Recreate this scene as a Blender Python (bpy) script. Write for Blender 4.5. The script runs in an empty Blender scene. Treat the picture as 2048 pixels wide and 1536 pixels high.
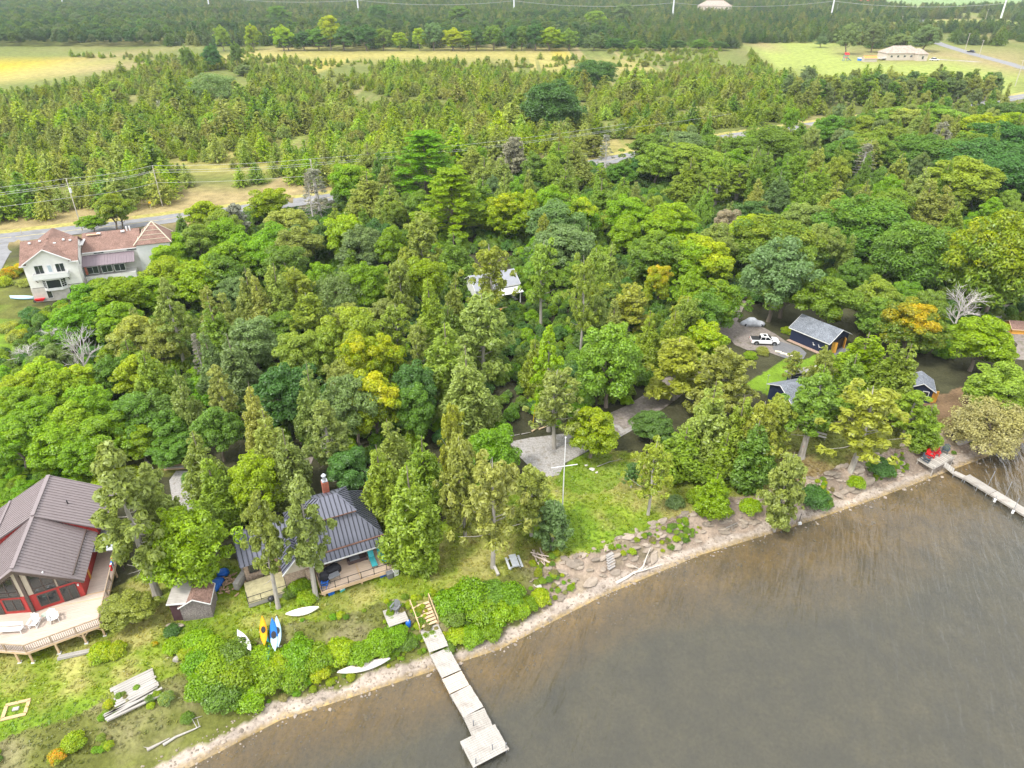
import bpy, math, random
import numpy as np
from mathutils import Vector, Matrix

random.seed(7)
rng = np.random.default_rng(11)
scene = bpy.context.scene
COL = scene.collection

# ------------------------------------------------------------------ camera
EYE = 60.0
PITCH = math.radians(30.5)
FPX = 1420.0                      # focal length in photo pixels (2048 wide)
cam_d = bpy.data.cameras.new('camera')
cam_d.sensor_width = 36.0
cam_d.lens = 36.0 * FPX / 2048.0
cam_d.clip_start = 0.5
cam_d.clip_end = 9000.0
cam = bpy.data.objects.new('camera', cam_d)
COL.objects.link(cam)
cam.location = (0, 0, EYE)
cam.rotation_euler = (math.pi / 2 - PITCH, 0, 0)
scene.camera = cam

# ------------------------------------------------------------------ sky, sun, exposure
SUN_EL, SUN_AZ = math.radians(56), math.radians(-128)     # azimuth from +Y towards +X
world = bpy.data.worlds.new('World')
scene.world = world
world.use_nodes = True
wn, wl = world.node_tree.nodes, world.node_tree.links
wn.clear()
w_out = wn.new('ShaderNodeOutputWorld')
w_bg = wn.new('ShaderNodeBackground')
w_bg.inputs['Strength'].default_value = 0.095
w_sky = wn.new('ShaderNodeTexSky')
w_sky.sky_type = 'NISHITA'
w_sky.sun_disc = False
w_sky.sun_elevation = SUN_EL
w_sky.sun_rotation = SUN_AZ
w_sky.dust_density = 2.0
w_tc = wn.new('ShaderNodeTexCoord')
w_map = wn.new('ShaderNodeMapping')
w_map.inputs['Scale'].default_value = (1.6, 1.6, 4.0)
w_noise = wn.new('ShaderNodeTexNoise')
w_noise.inputs['Scale'].default_value = 2.2
w_noise.inputs['Detail'].default_value = 6.0
w_ramp = wn.new('ShaderNodeValToRGB')
w_ramp.color_ramp.elements[0].position = 0.30
w_ramp.color_ramp.elements[0].color = (0.45, 0.45, 0.45, 1)
w_ramp.color_ramp.elements[1].position = 0.55
w_mix = wn.new('ShaderNodeMixRGB')
w_cl = wn.new('ShaderNodeRGB')
w_cl.outputs[0].default_value = (8.6, 8.7, 8.9, 1)
wl.new(w_tc.outputs['Generated'], w_map.inputs['Vector'])
wl.new(w_map.outputs[0], w_noise.inputs['Vector'])
wl.new(w_noise.outputs['Fac'], w_ramp.inputs[0])
wl.new(w_ramp.outputs[0], w_mix.inputs[0])
wl.new(w_sky.outputs[0], w_mix.inputs[1])
wl.new(w_cl.outputs[0], w_mix.inputs[2])
wl.new(w_mix.outputs[0], w_bg.inputs['Color'])
wl.new(w_bg.outputs[0], w_out.inputs['Surface'])

sun_d = bpy.data.lights.new('sun', 'SUN')
sun_d.energy = 1.5
sun_d.angle = math.radians(12)
sun_d.color = (1.0, 0.955, 0.88)
sun = bpy.data.objects.new('sun', sun_d)
COL.objects.link(sun)
_sd = Vector((math.sin(SUN_AZ) * math.cos(SUN_EL), math.cos(SUN_AZ) * math.cos(SUN_EL), math.sin(SUN_EL)))
sun.rotation_euler = _sd.to_track_quat('Z', 'Y').to_euler()

scene.view_settings.view_transform = 'Standard'
scene.view_settings.look = 'None'
scene.view_settings.exposure = 1.55
scene.view_settings.gamma = 1.0
scene.render.engine = 'CYCLES'
scene.cycles.max_bounces = 6
scene.cycles.diffuse_bounces = 3
scene.cycles.glossy_bounces = 2
scene.cycles.transmission_bounces = 3
scene.cycles.transparent_max_bounces = 8
scene.cycles.use_denoising = True
scene.cycles.caustics_reflective = False
scene.cycles.caustics_refractive = False

# ------------------------------------------------------------------ survey helpers
CT, ST = math.cos(PITCH), math.sin(PITCH)
SH_X = np.array([-900, -300, -80, -45, -28, -21.4, -8.1, -1.2, 9.7, 22.2, 35.9, 48.2, 74.8, 120, 300, 900, 2500], float)
SH_Y = np.array([-60, -40, 6, 26, 36.2, 40.7, 45.9, 48.6, 55.5, 62.0, 67.3, 72.6, 85.0, 106, 205, 560, 1600], float)

def inland(x, y):
    x = np.asarray(x, float); y = np.asarray(y, float)
    ys = np.interp(x, SH_X, SH_Y)
    s = (np.interp(x + 2, SH_X, SH_Y) - np.interp(x - 2, SH_X, SH_Y)) / 4
    return (y - ys) / np.sqrt(1 + s * s)

def sstep(a, b, t):
    u = np.clip((t - a) / (b - a), 0, 1)
    return u * u * (3 - 2 * u)

def zg(x, y):
    x = np.asarray(x, float); y = np.asarray(y, float)
    d = inland(x, y)
    bw = np.interp(x, [-60, -15, 0, 8], [9, 8, 6.5, 5.0])
    z = np.where(d < 0, np.maximum(0.13 * d, -3.0), 0.13 * d)
    z = np.where(d > 0, 0.10 * np.minimum(d, 2.5) + 1.75 * sstep(1.6, bw, d), z)
    z = z + 0.0
    wob = 0.10 * np.sin(x * .21 + 1.3) * np.cos(y * .17) + 0.05 * np.sin(x * .63 + y * .41)
    return z + wob * sstep(3, 9, d) * (1 - sstep(200, 400, d))

def at(px, py, z=0.0):
    dx = (px - 1024) / FPX; dy = (768 - py) / FPX
    t = (z - EYE) / (-ST + dy * CT)
    return dx * t, (CT + dy * ST) * t

def gd(px, py, dz=0.0):
    z = 2.0
    for _ in range(6):
        x, y = at(px, py, z + dz)
        z = float(zg(x, y))
    return x, y, z

def proj(x, y, z):
    d = y * CT - (z - EYE) * ST
    return 1024 + FPX * x / d, 768 - FPX * (y * ST + (z - EYE) * CT) / d, d

# ------------------------------------------------------------------ noise + polygon tools
def vnoise(x, y, s, seed=0):
    r = np.random.default_rng(1000 + seed).random((64, 64))
    u, v = np.asarray(x) / s + 1000.37, np.asarray(y) / s + 1000.71
    i, j = np.floor(u).astype(int), np.floor(v).astype(int)
    fu, fv = u - i, v - j
    fu = fu * fu * (3 - 2 * fu); fv = fv * fv * (3 - 2 * fv)
    g = lambda a, b: r[a % 64, b % 64]
    return (g(i, j) * (1 - fu) + g(i + 1, j) * fu) * (1 - fv) + (g(i, j + 1) * (1 - fu) + g(i + 1, j + 1) * fu) * fv

def fnoise(x, y, s, seed=0, oct=4):
    t = 0; a = 1; n = 0
    for o in range(oct):
        t = t + a * vnoise(x, y, s / 2 ** o, seed + o); n += a; a *= .55
    return t / n

def inpoly(x, y, P):
    x = np.asarray(x); y = np.asarray(y)
    c = np.zeros(x.shape, bool)
    n = len(P); j = n - 1
    for i in range(n):
        xi, yi = P[i]; xj, yj = P[j]
        if yi != yj:
            c ^= ((yi > y) != (yj > y)) & (x < (xj - xi) * (y - yi) / (yj - yi) + xi)
        j = i
    return c

def wpoly(pts, z=2.0):
    return [at(px, py, z) for px, py in pts]

# ------------------------------------------------------------------ object helpers
def tag(o, label=None, cat=None, group=None, kind=None):
    if label: o['label'] = label
    if cat: o['category'] = cat
    if group: o['group'] = group
    if kind: o['kind'] = kind
    return o

def empty(name, loc=(0, 0, 0), rz=0.0, label=None, cat=None, group=None):
    o = bpy.data.objects.new(name, None)
    o.empty_display_size = 0.3
    COL.objects.link(o)
    o.location = loc; o.rotation_euler = (0, 0, rz)
    return tag(o, label, cat, group)

def link(name, me, parent=None, loc=None, rz=None):
    o = bpy.data.objects.new(name, me)
    COL.objects.link(o)
    if parent: o.parent = parent
    if loc is not None: o.location = loc
    if rz is not None: o.rotation_euler = (0, 0, rz)
    return o

def copy_tree(o, parent=None):
    c = o.copy(); COL.objects.link(c)
    if parent: c.parent = parent
    for ch in list(o.children):
        copy_tree(ch, c)
    return c

class MB:
    """collects shapes, then builds them as one mesh object"""
    def __init__(s): s.v = []; s.f = []; s.m = []; s.mi = 0
    def add(s, vs, fs):
        b = len(s.v); s.v += [tuple(p) for p in vs]
        s.f += [[b + i for i in f] for f in fs]; s.m += [s.mi] * len(fs); return s
    def box(s, c, d, rz=0.0, M=None):
        hx, hy, hz = d[0] / 2, d[1] / 2, d[2] / 2
        P = [Vector((sx * hx, sy * hy, sz * hz)) for sz in (-1, 1) for sy in (-1, 1) for sx in (-1, 1)]
        R = M if M is not None else Matrix.Rotation(rz, 3, 'Z')
        P = [R @ p + Vector(c) for p in P]
        return s.add(P, [(0, 2, 3, 1), (4, 5, 7, 6), (0, 1, 5, 4), (2, 6, 7, 3), (0, 4, 6, 2), (1, 3, 7, 5)])
    def slab(s, pts, th):
        """a flat polygon in 3D given thickness downward along its normal"""
        P = [Vector(p) for p in pts]
        n = (P[1] - P[0]).cross(P[2] - P[0]).normalized()
        if n.z < 0 or (abs(n.z) < 1e-6 and False): n = -n; P.reverse()
        k = len(P); Q = [p - n * th for p in P]
        return s.add(P + Q, [list(range(k)), list(range(2 * k - 1, k - 1, -1))] + [[i, k + i, k + (i + 1) % k, (i + 1) % k] for i in range(k)])
    def prism(s, pts, z0, z1):
        P = list(pts)
        a = sum(P[i][0] * P[(i + 1) % len(P)][1] - P[(i + 1) % len(P)][0] * P[i][1] for i in range(len(P)))
        if a < 0: P.reverse()
        k = len(P)
        return s.add([(x, y, z0) for x, y in P] + [(x, y, z1) for x, y in P],
                     [list(range(k - 1, -1, -1)), list(range(k, 2 * k))] + [[i, (i + 1) % k, k + (i + 1) % k, k + i] for i in range(k)])
    def tube(s, p0, p1, r0, r1=None, n=6):
        r1 = r0 if r1 is None else r1
        p0, p1 = Vector(p0), Vector(p1); d = (p1 - p0)
        if d.length < 1e-6: return s
        d.normalize()
        a = d.orthogonal().normalized(); b = d.cross(a)
        V = []
        for p, r in ((p0, r0), (p1, r1)):
            for i in range(n):
                t = 2 * math.pi * i / n
                V.append(p + a * (r * math.cos(t)) + b * (r * math.sin(t)))
        return s.add(V, [[i, (i + 1) % n, n + (i + 1) % n, n + i] for i in range(n)] + [list(range(n - 1, -1, -1)), list(range(n, 2 * n))])
    def path(s, pts, rs, n=6):
        for i in range(len(pts) - 1): s.tube(pts[i], pts[i + 1], rs[i], rs[i + 1], n)
        return s
    def loft(s, rings, close=True):
        n = len(rings[0]); b = len(s.v)
        s.v += [tuple(p) for r in rings for p in r]
        F = [[b + k * n + i, b + k * n + (i + 1) % n, b + (k + 1) * n + (i + 1) % n, b + (k + 1) * n + i] for k in range(len(rings) - 1) for i in range(n)]
        if close: F += [[b + i for i in range(n - 1, -1, -1)], [b + (len(rings) - 1) * n + i for i in range(n)]]
        s.f += F; s.m += [s.mi] * len(F); return s
    def mesh(s, name, mat, smooth=False):
        me = bpy.data.meshes.new(name)
        me.from_pydata(s.v, [], s.f)
        for m in (mat if isinstance(mat, (list, tuple)) else [mat]): me.materials.append(m)
        if max(s.m, default=0) > 0: me.polygons.foreach_set('material_index', s.m)
        if smooth: me.polygons.foreach_set('use_smooth', [True] * len(me.polygons))
        me.update()
        return me
    def build(s, name, mat, parent=None, loc=None, rz=None, smooth=False):
        return link(name, s.mesh(name, mat, smooth), parent, loc, rz)

# ------------------------------------------------------------------ materials
MATS = {}
def new_mat(name):
    m = bpy.data.materials.new(name); m.use_nodes = True
    nt = m.node_tree; nt.nodes.clear()
    return m, nt.nodes, nt.links

def N(nodes, t, **kw):
    n = nodes.new(t)
    for k, v in kw.items():
        if k in n.inputs.keys(): n.inputs[k].default_value = v
        else: setattr(n, k, v)
    return n

def pbr(name, col, rough=0.7, var=0.25, scale=4.0, metal=0.0, bump=0.0, stretch=(1, 1, 1), dirt=None, spec=0.3, objvar=0.0):
    """painted or natural surface: base colour with two scales of mottling, optional stains"""
    if name in MATS: return MATS[name]
    m, n, l = new_mat(name)
    out = N(n, 'ShaderNodeOutputMaterial'); b = N(n, 'ShaderNodeBsdfPrincipled')
    b.inputs['Roughness'].default_value = rough; b.inputs['Metallic'].default_value = metal
    b.inputs['Specular IOR Level'].default_value = spec
    tc = N(n, 'ShaderNodeTexCoord'); mp = N(n, 'ShaderNodeMapping'); mp.inputs['Scale'].default_value = stretch
    nz = N(n, 'ShaderNodeTexNoise'); nz.inputs['Scale'].default_value = scale; nz.inputs['Detail'].default_value = 5
    l.new(tc.outputs['Object'], mp.inputs[0]); l.new(mp.outputs[0], nz.inputs['Vector'])
    mr = N(n, 'ShaderNodeMapRange'); mr.inputs[1].default_value = .25; mr.inputs[2].default_value = .75
    mr.inputs[3].default_value = 1 - var; mr.inputs[4].default_value = 1 + var
    l.new(nz.outputs['Fac'], mr.inputs[0])
    mul = N(n, 'ShaderNodeMixRGB', blend_type='MULTIPLY'); mul.inputs[0].default_value = 1
    mul.inputs[1].default_value = (*col, 1); l.new(mr.outputs[0], mul.inputs[2])
    last = mul
    if objvar:
        oi = N(n, 'ShaderNodeObjectInfo'); m2 = N(n, 'ShaderNodeMapRange')
        m2.inputs[3].default_value = 1 - objvar; m2.inputs[4].default_value = 1 + objvar
        l.new(oi.outputs['Random'], m2.inputs[0])
        mu = N(n, 'ShaderNodeMixRGB', blend_type='MULTIPLY'); mu.inputs[0].default_value = 1
        l.new(last.outputs[0], mu.inputs[1]); l.new(m2.outputs[0], mu.inputs[2]); last = mu
    if dirt:
        n2 = N(n, 'ShaderNodeTexNoise'); n2.inputs['Scale'].default_value = scale * .35; n2.inputs['Detail'].default_value = 6
        l.new(tc.outputs['Object'], n2.inputs['Vector'])
        r2 = N(n, 'ShaderNodeMapRange'); r2.inputs[1].default_value = .52; r2.inputs[2].default_value = .72
        r2.inputs[4].default_value = dirt[3]
        l.new(n2.outputs['Fac'], r2.inputs[0])
        mx = N(n, 'ShaderNodeMixRGB'); l.new(r2.outputs[0], mx.inputs[0]); l.new(last.outputs[0], mx.inputs[1])
        mx.inputs[2].default_value = (*dirt[:3], 1); last = mx
    l.new(last.outputs[0], b.inputs['Base Color'])
    if bump:
        bp = N(n, 'ShaderNodeBump'); bp.inputs['Strength'].default_value = bump; bp.inputs['Distance'].default_value = .05
        l.new(nz.outputs['Fac'], bp.inputs['Height']); l.new(bp.outputs[0], b.inputs['Normal'])
    l.new(b.outputs[0], out.inputs[0])
    MATS[name] = m
    return m

def foliage_mat(name, trans=0.9, var=0.35, scattered=False):
    m, n, l = new_mat(name)
    out = N(n, 'ShaderNodeOutputMaterial')
    oi = N(n, 'ShaderNodeObjectInfo'); geo = N(n, 'ShaderNodeNewGeometry')
    tint = oi
    if scattered: tint = N(n, 'ShaderNodeAttribute', attribute_name='tint', attribute_type='INSTANCER')
    at_ = N(n, 'ShaderNodeAttribute', attribute_name='tone')
    # autumn tone: obj.color alpha < 1 means more yellow
    inv = N(n, 'ShaderNodeMath', operation='SUBTRACT'); inv.inputs[0].default_value = 1.0
    l.new(tint.outputs['Alpha'], inv.inputs[1])
    mu = N(n, 'ShaderNodeMath', operation='MULTIPLY'); l.new(inv.outputs[0], mu.inputs[0]); l.new(at_.outputs['Fac'], mu.inputs[1])
    mu.use_clamp = True
    aut = N(n, 'ShaderNodeMixRGB'); l.new(mu.outputs[0], aut.inputs[0]); l.new(tint.outputs['Color'], aut.inputs[1])
    ora = N(n, 'ShaderNodeMixRGB'); ora.inputs[1].default_value = (0.36, 0.34, 0.02, 1); ora.inputs[2].default_value = (0.42, 0.21, 0.03, 1)
    om = N(n, 'ShaderNodeMapRange'); om.inputs[1].default_value = .35; om.inputs[2].default_value = .1
    l.new(tint.outputs['Alpha'], om.inputs[0]); l.new(om.outputs[0], ora.inputs[0]); l.new(ora.outputs[0], aut.inputs[2])
    hsv = N(n, 'ShaderNodeHueSaturation')
    l.new(aut.outputs[0], hsv.inputs['Color']); hsv.inputs['Saturation'].default_value = 1.13
    h = N(n, 'ShaderNodeMapRange'); h.inputs[3].default_value = .485; h.inputs[4].default_value = .515
    l.new(oi.outputs['Random'], h.inputs[0]); l.new(h.outputs[0], hsv.inputs['Hue'])
    v = N(n, 'ShaderNodeMapRange'); v.inputs[3].default_value = 1.15 - var; v.inputs[4].default_value = 1.15 + var
    l.new(geo.outputs['Random Per Island'], v.inputs[0]); l.new(v.outputs[0], hsv.inputs['Value'])
    d = N(n, 'ShaderNodeBsdfDiffuse'); t = N(n, 'ShaderNodeBsdfTranslucent'); g = N(n, 'ShaderNodeBsdfGlossy')
    g.inputs['Roughness'].default_value = .45; g.inputs['Color'].default_value = (.9, .95, 1, 1)
    l.new(hsv.outputs[0], d.inputs['Color'])
    br = N(n, 'ShaderNodeHueSaturation'); br.inputs['Value'].default_value = trans; br.inputs['Hue'].default_value = .49
    l.new(hsv.outputs[0], br.inputs['Color']); l.new(br.outputs[0], t.inputs['Color'])
    mx = N(n, 'ShaderNodeAddShader')
    l.new(d.outputs[0], mx.inputs[0]); l.new(t.outputs[0], mx.inputs[1])
    m2 = N(n, 'ShaderNodeMixShader'); m2.inputs[0].default_value = .03
    l.new(mx.outputs[0], m2.inputs[1]); l.new(g.outputs[0], m2.inputs[2])
    l.new(m2.outputs[0], out.inputs[0])
    return m

LEAF = foliage_mat('leaf')
LEAF_S = foliage_mat('leaf_scattered', scattered=True)
BARK = pbr('bark', (0.20, 0.165, 0.13), .9, .35, 3.0, stretch=(2, 2, .4), bump=.4)
BARK_PALE = pbr('bark_pale', (0.36, 0.33, 0.29), .9, .3, 3.0, stretch=(2, 2, .4))
DEADWOOD = pbr('dead_wood', (0.50, 0.465, 0.44), .9, .25, 3.0)
# ------------------------------------------------------------------ ground sheet
P = {}
P['lawn'] = wpoly([(-400, 1760), (-200, 1240), (0, 1180), (200, 1190), (330, 1120), (420, 1110), (640, 1150), (850, 1060), (960, 1010), (1010, 960), (1090, 975), (1125, 935), (1190, 905),
                   (1270, 900), (1330, 930), (1450, 960), (1540, 900), (1600, 860), (1850, 840), (1920, 830), (2060, 780), (2060, 850), (1930, 875), (1830, 905), (1740, 950), (1650, 990), (1560, 1015),
                   (1440, 1045), (1260, 1112), (1090, 1165), (960, 1190), (870, 1215), (760, 1260), (640, 1295), (560, 1300), (480, 1330), (400, 1350), (330, 1440), (240, 1560), (100, 1760)])
P_LAWN = P['lawn']
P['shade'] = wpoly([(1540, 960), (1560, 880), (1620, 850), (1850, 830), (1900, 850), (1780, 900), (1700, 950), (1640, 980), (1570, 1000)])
P['yard'] = wpoly([(1830, 800), (1880, 790), (1930, 775), (1980, 790), (1945, 850), (1900, 850), (1840, 850)])
P['green'] = wpoly([(1120, 930), (1200, 905), (1260, 920), (1240, 970), (1180, 1000), (1120, 985)])
P['truck_lawn'] = wpoly([(1490, 770), (1535, 740), (1575, 712), (1600, 722), (1632, 708), (1668, 690), (1720, 720), (1690, 770), (1550, 800)])
P['side_lawn'] = wpoly([(-60, 560), (60, 575), (66, 600), (60, 650), (50, 700), (60, 730), (20, 800), (-200, 860)])
P['weeds'] = wpoly([(-60, 500), (40, 505), (66, 560), (80, 612), (140, 612), (160, 640), (90, 690), (40, 660), (-40, 640)])
P['ivy'] = wpoly([(-60, 860), (60, 850), (180, 900), (220, 950), (160, 980), (0, 1040), (-80, 1060)])
P['glade'] = wpoly([(210, 850), (300, 860), (420, 880), (400, 930), (320, 950), (250, 950), (190, 900)])
P['plain'] = [(-2500, 160), (-128, 176), (-57, 207), (40, 262), (236, 374), (300, 420), (2600, 600), (2600, 2600), (-2600, 2600)]
P['verge'] = wpoly([(-300, 445), (0, 400), (140, 402), (420, 375), (620, 350), (760, 330), (830, 330), (640, 396), (600, 408), (400, 440), (200, 470), (0, 497), (-300, 540)])
P['sandy'] = wpoly([(330, 330), (430, 290), (520, 290), (560, 330), (480, 350), (340, 352)])
P['track'] = wpoly([(1195, 300), (1240, 280), (1290, 285), (1290, 310), (1200, 330)])
P['meadow_l'] = wpoly([(-300, 118), (0, 112), (150, 120), (250, 124), (240, 140), (140, 165), (60, 180), (-300, 190)])
P['meadow_c'] = wpoly([(500, 100), (700, 98), (1180, 102), (1200, 112), (900, 116), (520, 112)])
P['meadow_s'] = wpoly([(590, 134), (720, 134), (770, 146), (650, 150)])
P['meadow_t'] = wpoly([(1020, 134), (1160, 132), (1310, 134), (1310, 144), (1180, 150), (1040, 152)])
P['gold'] = wpoly([(1605, 192), (1650, 192), (1662, 208), (1612, 212)])
P['mown'] = wpoly([(1495, 106), (1600, 104), (1780, 118), (1860, 112), (1960, 130), (2060, 160), (2060, 185), (1990, 190), (1900, 165), (1640, 160), (1560, 150)])
P['mown2'] = wpoly([(1480, 92), (1690, 84), (1730, 100), (1600, 103), (1490, 102)])
P['field_r'] = wpoly([(1780, 4), (1900, 1), (2100, 0), (2100, 10), (1870, 14), (1800, 10)])
P['field_r2'] = wpoly([(1830, 36), (1980, 36), (2100, 44), (2100, 52), (1960, 46), (1830, 46)])
P['field_far'] = wpoly([(1750, 4), (2300, 3.6), (2300, -6), (1740, -6)])
P['verge_r'] = wpoly([(1970, 95), (2100, 100), (2100, 130), (2040, 118)])
P['patch_g'] = wpoly([(588, 268), (620, 266), (626, 290), (600, 296)])

SHEET_TINT = {
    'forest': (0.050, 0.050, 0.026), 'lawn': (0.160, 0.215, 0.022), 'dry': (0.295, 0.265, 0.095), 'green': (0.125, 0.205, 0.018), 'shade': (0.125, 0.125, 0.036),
    'rock': (0.28, 0.22, 0.17), 'beach': (0.36, 0.305, 0.255), 'plain': (0.125, 0.145, 0.036), 'verge': (0.27, 0.215, 0.10), 'mead': (0.30, 0.265, 0.08),
    'goldenrod': (0.38, 0.29, 0.010), 'mown': (0.23, 0.27, 0.062), 'farm': (0.17, 0.25, 0.09), 'weeds': (0.115, 0.125, 0.03), 'ivy': (0.055, 0.135, 0.014),
    'bed_edge': (0.30, 0.215, 0.09), 'bed_mid': (0.25, 0.165, 0.022), 'bed_deep': (0.085, 0.083, 0.062), 'leaf_litter': (0.20, 0.13, 0.075)}
T = {k: np.array(v) for k, v in SHEET_TINT.items()}

def ground_colour(x, y):
    d = inland(x, y)
    jx = x + (fnoise(x, y, 5, 1) - .5) * 5; jy = y + (fnoise(x, y, 5, 9) - .5) * 5
    n1 = fnoise(x, y, 9, 20); n2 = fnoise(x, y, 3.2, 30); n3 = fnoise(x, y, 40, 40)
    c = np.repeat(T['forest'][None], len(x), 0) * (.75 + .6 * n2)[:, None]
    def put(mask, col, w=1.0):
        w = (mask * w)[:, None] if np.ndim(w) else mask[:, None] * w
        c[:] = c * (1 - w) + col * w
    pl = inpoly(jx, jy, P['plain'])
    put(pl, T['plain'][None] * (.7 + .7 * n2)[:, None])
    put(pl & (n1 > .56), T['verge'][None], np.clip((n1 - .56) * 6, 0, .8))
    for k in ('meadow_l', 'meadow_c', 'meadow_s', 'meadow_t'):
        far = fnoise(x / 3.5, y, 16, 60)
        jx2 = x + (fnoise(x, y, 40, 71) - .5) * 60; jy2 = y + (fnoise(x, y, 30, 72) - .5) * 40
        mk = inpoly(jx2, jy2, P[k])
        put(mk, T['mead'][None] * (.85 + .3 * far)[:, None])
        put(mk & (far > .5), T['goldenrod'][None], np.clip((far - .5) * 9, 0, .9))
    put(inpoly(jx, jy, P['gold']), T['goldenrod'][None])
    for k in ('mown', 'mown2', 'verge_r', 'patch_g'):
        mk = inpoly(jx, jy, P[k]); put(mk, T['mown'][None] * (.8 + .4 * n3)[:, None])
    for k in ('field_r', 'field_r2', 'field_far'):
        put(inpoly(x, y, P[k]), T['farm' if k != 'field_r2' else 'mown'][None])
    mk = inpoly(jx, jy, P['verge']); put(mk, T['verge'][None] * (.75 + .5 * n2)[:, None])
    for k in ('sandy', 'track'):
        put(inpoly(jx, jy, P[k]), T['mead'][None] * (.75 + .4 * n2)[:, None], .8)
    lawn = inpoly(jx * .5 + x * .5, jy * .5 + y * .5, P['lawn'])
    put(lawn, T['lawn'][None] * (.82 + .36 * n2)[:, None])
    dryw = np.clip((n1 * .6 + fnoise(x, y, 2.0, 33) * .4 - .45) * 5, 0, .8)
    put(lawn, T['dry'][None] * (.8 + .4 * n2)[:, None], dryw)
    put(lawn & (n1 < .42), T['green'][None], np.clip((.45 - n1) * 8, 0, .8))
    lit = np.clip(1 - np.abs(x - 3) / 5, 0, 1) * np.clip(1 - np.abs(y - 58) / 5, 0, 1)
    put(lawn, T['leaf_litter'][None], lit * .7)
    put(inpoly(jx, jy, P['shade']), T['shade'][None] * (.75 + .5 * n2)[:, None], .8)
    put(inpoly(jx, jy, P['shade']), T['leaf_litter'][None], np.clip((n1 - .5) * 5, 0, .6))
    put(inpoly(jx, jy, P['yard']), T['leaf_litter'][None] * (.6 + .5 * n2)[:, None], .9)
    put(inpoly(jx, jy, P['green']), T['green'][None] * (.8 + .4 * n2)[:, None], .75)
    for k in ('truck_lawn', 'side_lawn'):
        put(inpoly(jx * .4 + x * .6, jy * .4 + y * .6, P[k]), T['green'][None] * (.85 + .4 * n2)[:, None])
    for k in ('weeds', 'glade'):
        mk = inpoly(jx, jy, P[k]); put(mk, T['weeds'][None] * (.6 + .8 * n2)[:, None])
    put(inpoly(jx, jy, P['ivy']), T['ivy'][None] * (.6 + .8 * n2)[:, None])
    # bank, beach and lake bed follow the shoreline
    bw = np.interp(x, [-60, -15, 0, 8], [9, 8, 6.5, 5.0]) * (.85 + .35 * fnoise(x, y, 4, 51))
    right = sstep(0, 6, x)
    bank = (d > 0) & (d < bw)
    rk = T['rock'][None] * (.65 + .6 * fnoise(x, y, 1.6, 52))[:, None]
    gr = T['weeds'][None] * (.7 + .8 * n2)[:, None]
    mixw = np.clip(right * 1.05 + (n2 - .5) * 1.4 + .05, 0, 1)[:, None]
    put(bank, rk * mixw + gr * (1 - mixw))
    bs = 1.6 + (fnoise(x, y, 3, 53) - .5) * 1.6
    put((d > -.4) & (d < bs), T['beach'][None] * (.72 + .5 * fnoise(x, y, 1.3, 54))[:, None])
    put((d > 0) & (d < .55 + .5 * (fnoise(x, y, 2, 58) - .5)), T['bed_edge'][None] * .75, .6)
    wet = (d <= .12)
    t = np.clip(-d / 3, 0, 1)[:, None]; t2 = np.clip((-d - 2.5) / (4 + 7 * sstep(10, 40, x)), 0, 1)[:, None]
    bed = T['bed_edge'] * (1 - t) + T['bed_mid'] * t
    bed = bed * (1 - t2) + T['bed_deep'] * t2
    put(wet, bed * (.55 + .85 * fnoise(x, y, 2.4, 55))[:, None])
    return c

def graded(a, b, fine, lo, hi, g=1.18):
    v = list(np.arange(a, b + fine, fine)); s = fine
    while v[-1] < hi: s = min(s * g, 90); v.append(v[-1] + s)
    s = fine; w = []
    cur = a
    while cur > lo: s = min(s * g, 90); cur -= s; w.append(cur)
    return np.array(w[::-1] + v)

gx = graded(-62, 92, .42, -2600, 2600); gy = graded(28, 122, .42, -160, 2700)
X, Y = np.meshgrid(gx, gy); x, y = X.ravel(), Y.ravel()
z = zg(x, y)
me = bpy.data.meshes.new('ground')
nx, ny = len(gx), len(gy)
ii = np.arange(nx * ny).reshape(ny, nx)
q = np.stack([ii[:-1, :-1], ii[:-1, 1:], ii[1:, 1:], ii[1:, :-1]], -1).reshape(-1, 4)
me.vertices.add(nx * ny); me.vertices.foreach_set('co', np.stack([x, y, z], 1).ravel())
me.loops.add(q.size); me.loops.foreach_set('vertex_index', q.ravel())
me.polygons.add(len(q)); me.polygons.foreach_set('loop_start', np.arange(0, q.size, 4)); me.polygons.foreach_set('loop_total', np.full(len(q), 4))
me.polygons.foreach_set('use_smooth', np.ones(len(q), bool))
me.update()
ca = me.color_attributes.new('soil', 'FLOAT_COLOR', 'POINT')
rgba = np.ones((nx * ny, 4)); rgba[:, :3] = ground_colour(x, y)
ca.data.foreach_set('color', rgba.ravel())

m, n, l = new_mat('ground_cover')
out = N(n, 'ShaderNodeOutputMaterial'); b = N(n, 'ShaderNodeBsdfPrincipled'); b.inputs['Roughness'].default_value = .95; b.inputs['Specular IOR Level'].default_value = .1
va = N(n, 'ShaderNodeVertexColor'); va.layer_name = 'soil'
tc = N(n, 'ShaderNodeTexCoord')
na = N(n, 'ShaderNodeTexNoise'); na.inputs['Scale'].default_value = 2.6; na.inputs['Detail'].default_value = 8; na.inputs['Roughness'].default_value = .7
nb = N(n, 'ShaderNodeTexNoise'); nb.inputs['Scale'].default_value = .35; nb.inputs['Detail'].default_value = 6
l.new(tc.outputs['Object'], na.inputs['Vector']); l.new(tc.outputs['Object'], nb.inputs['Vector'])
r1 = N(n, 'ShaderNodeMapRange'); r1.inputs[1].default_value = .3; r1.inputs[2].default_value = .7; r1.inputs[3].default_value = .68; r1.inputs[4].default_value = 1.32
r2 = N(n, 'ShaderNodeMapRange'); r2.inputs[1].default_value = .3; r2.inputs[2].default_value = .7; r2.inputs[3].default_value = .75; r2.inputs[4].default_value = 1.25
l.new(na.outputs['Fac'], r1.inputs[0]); l.new(nb.outputs['Fac'], r2.inputs[0])
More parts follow.
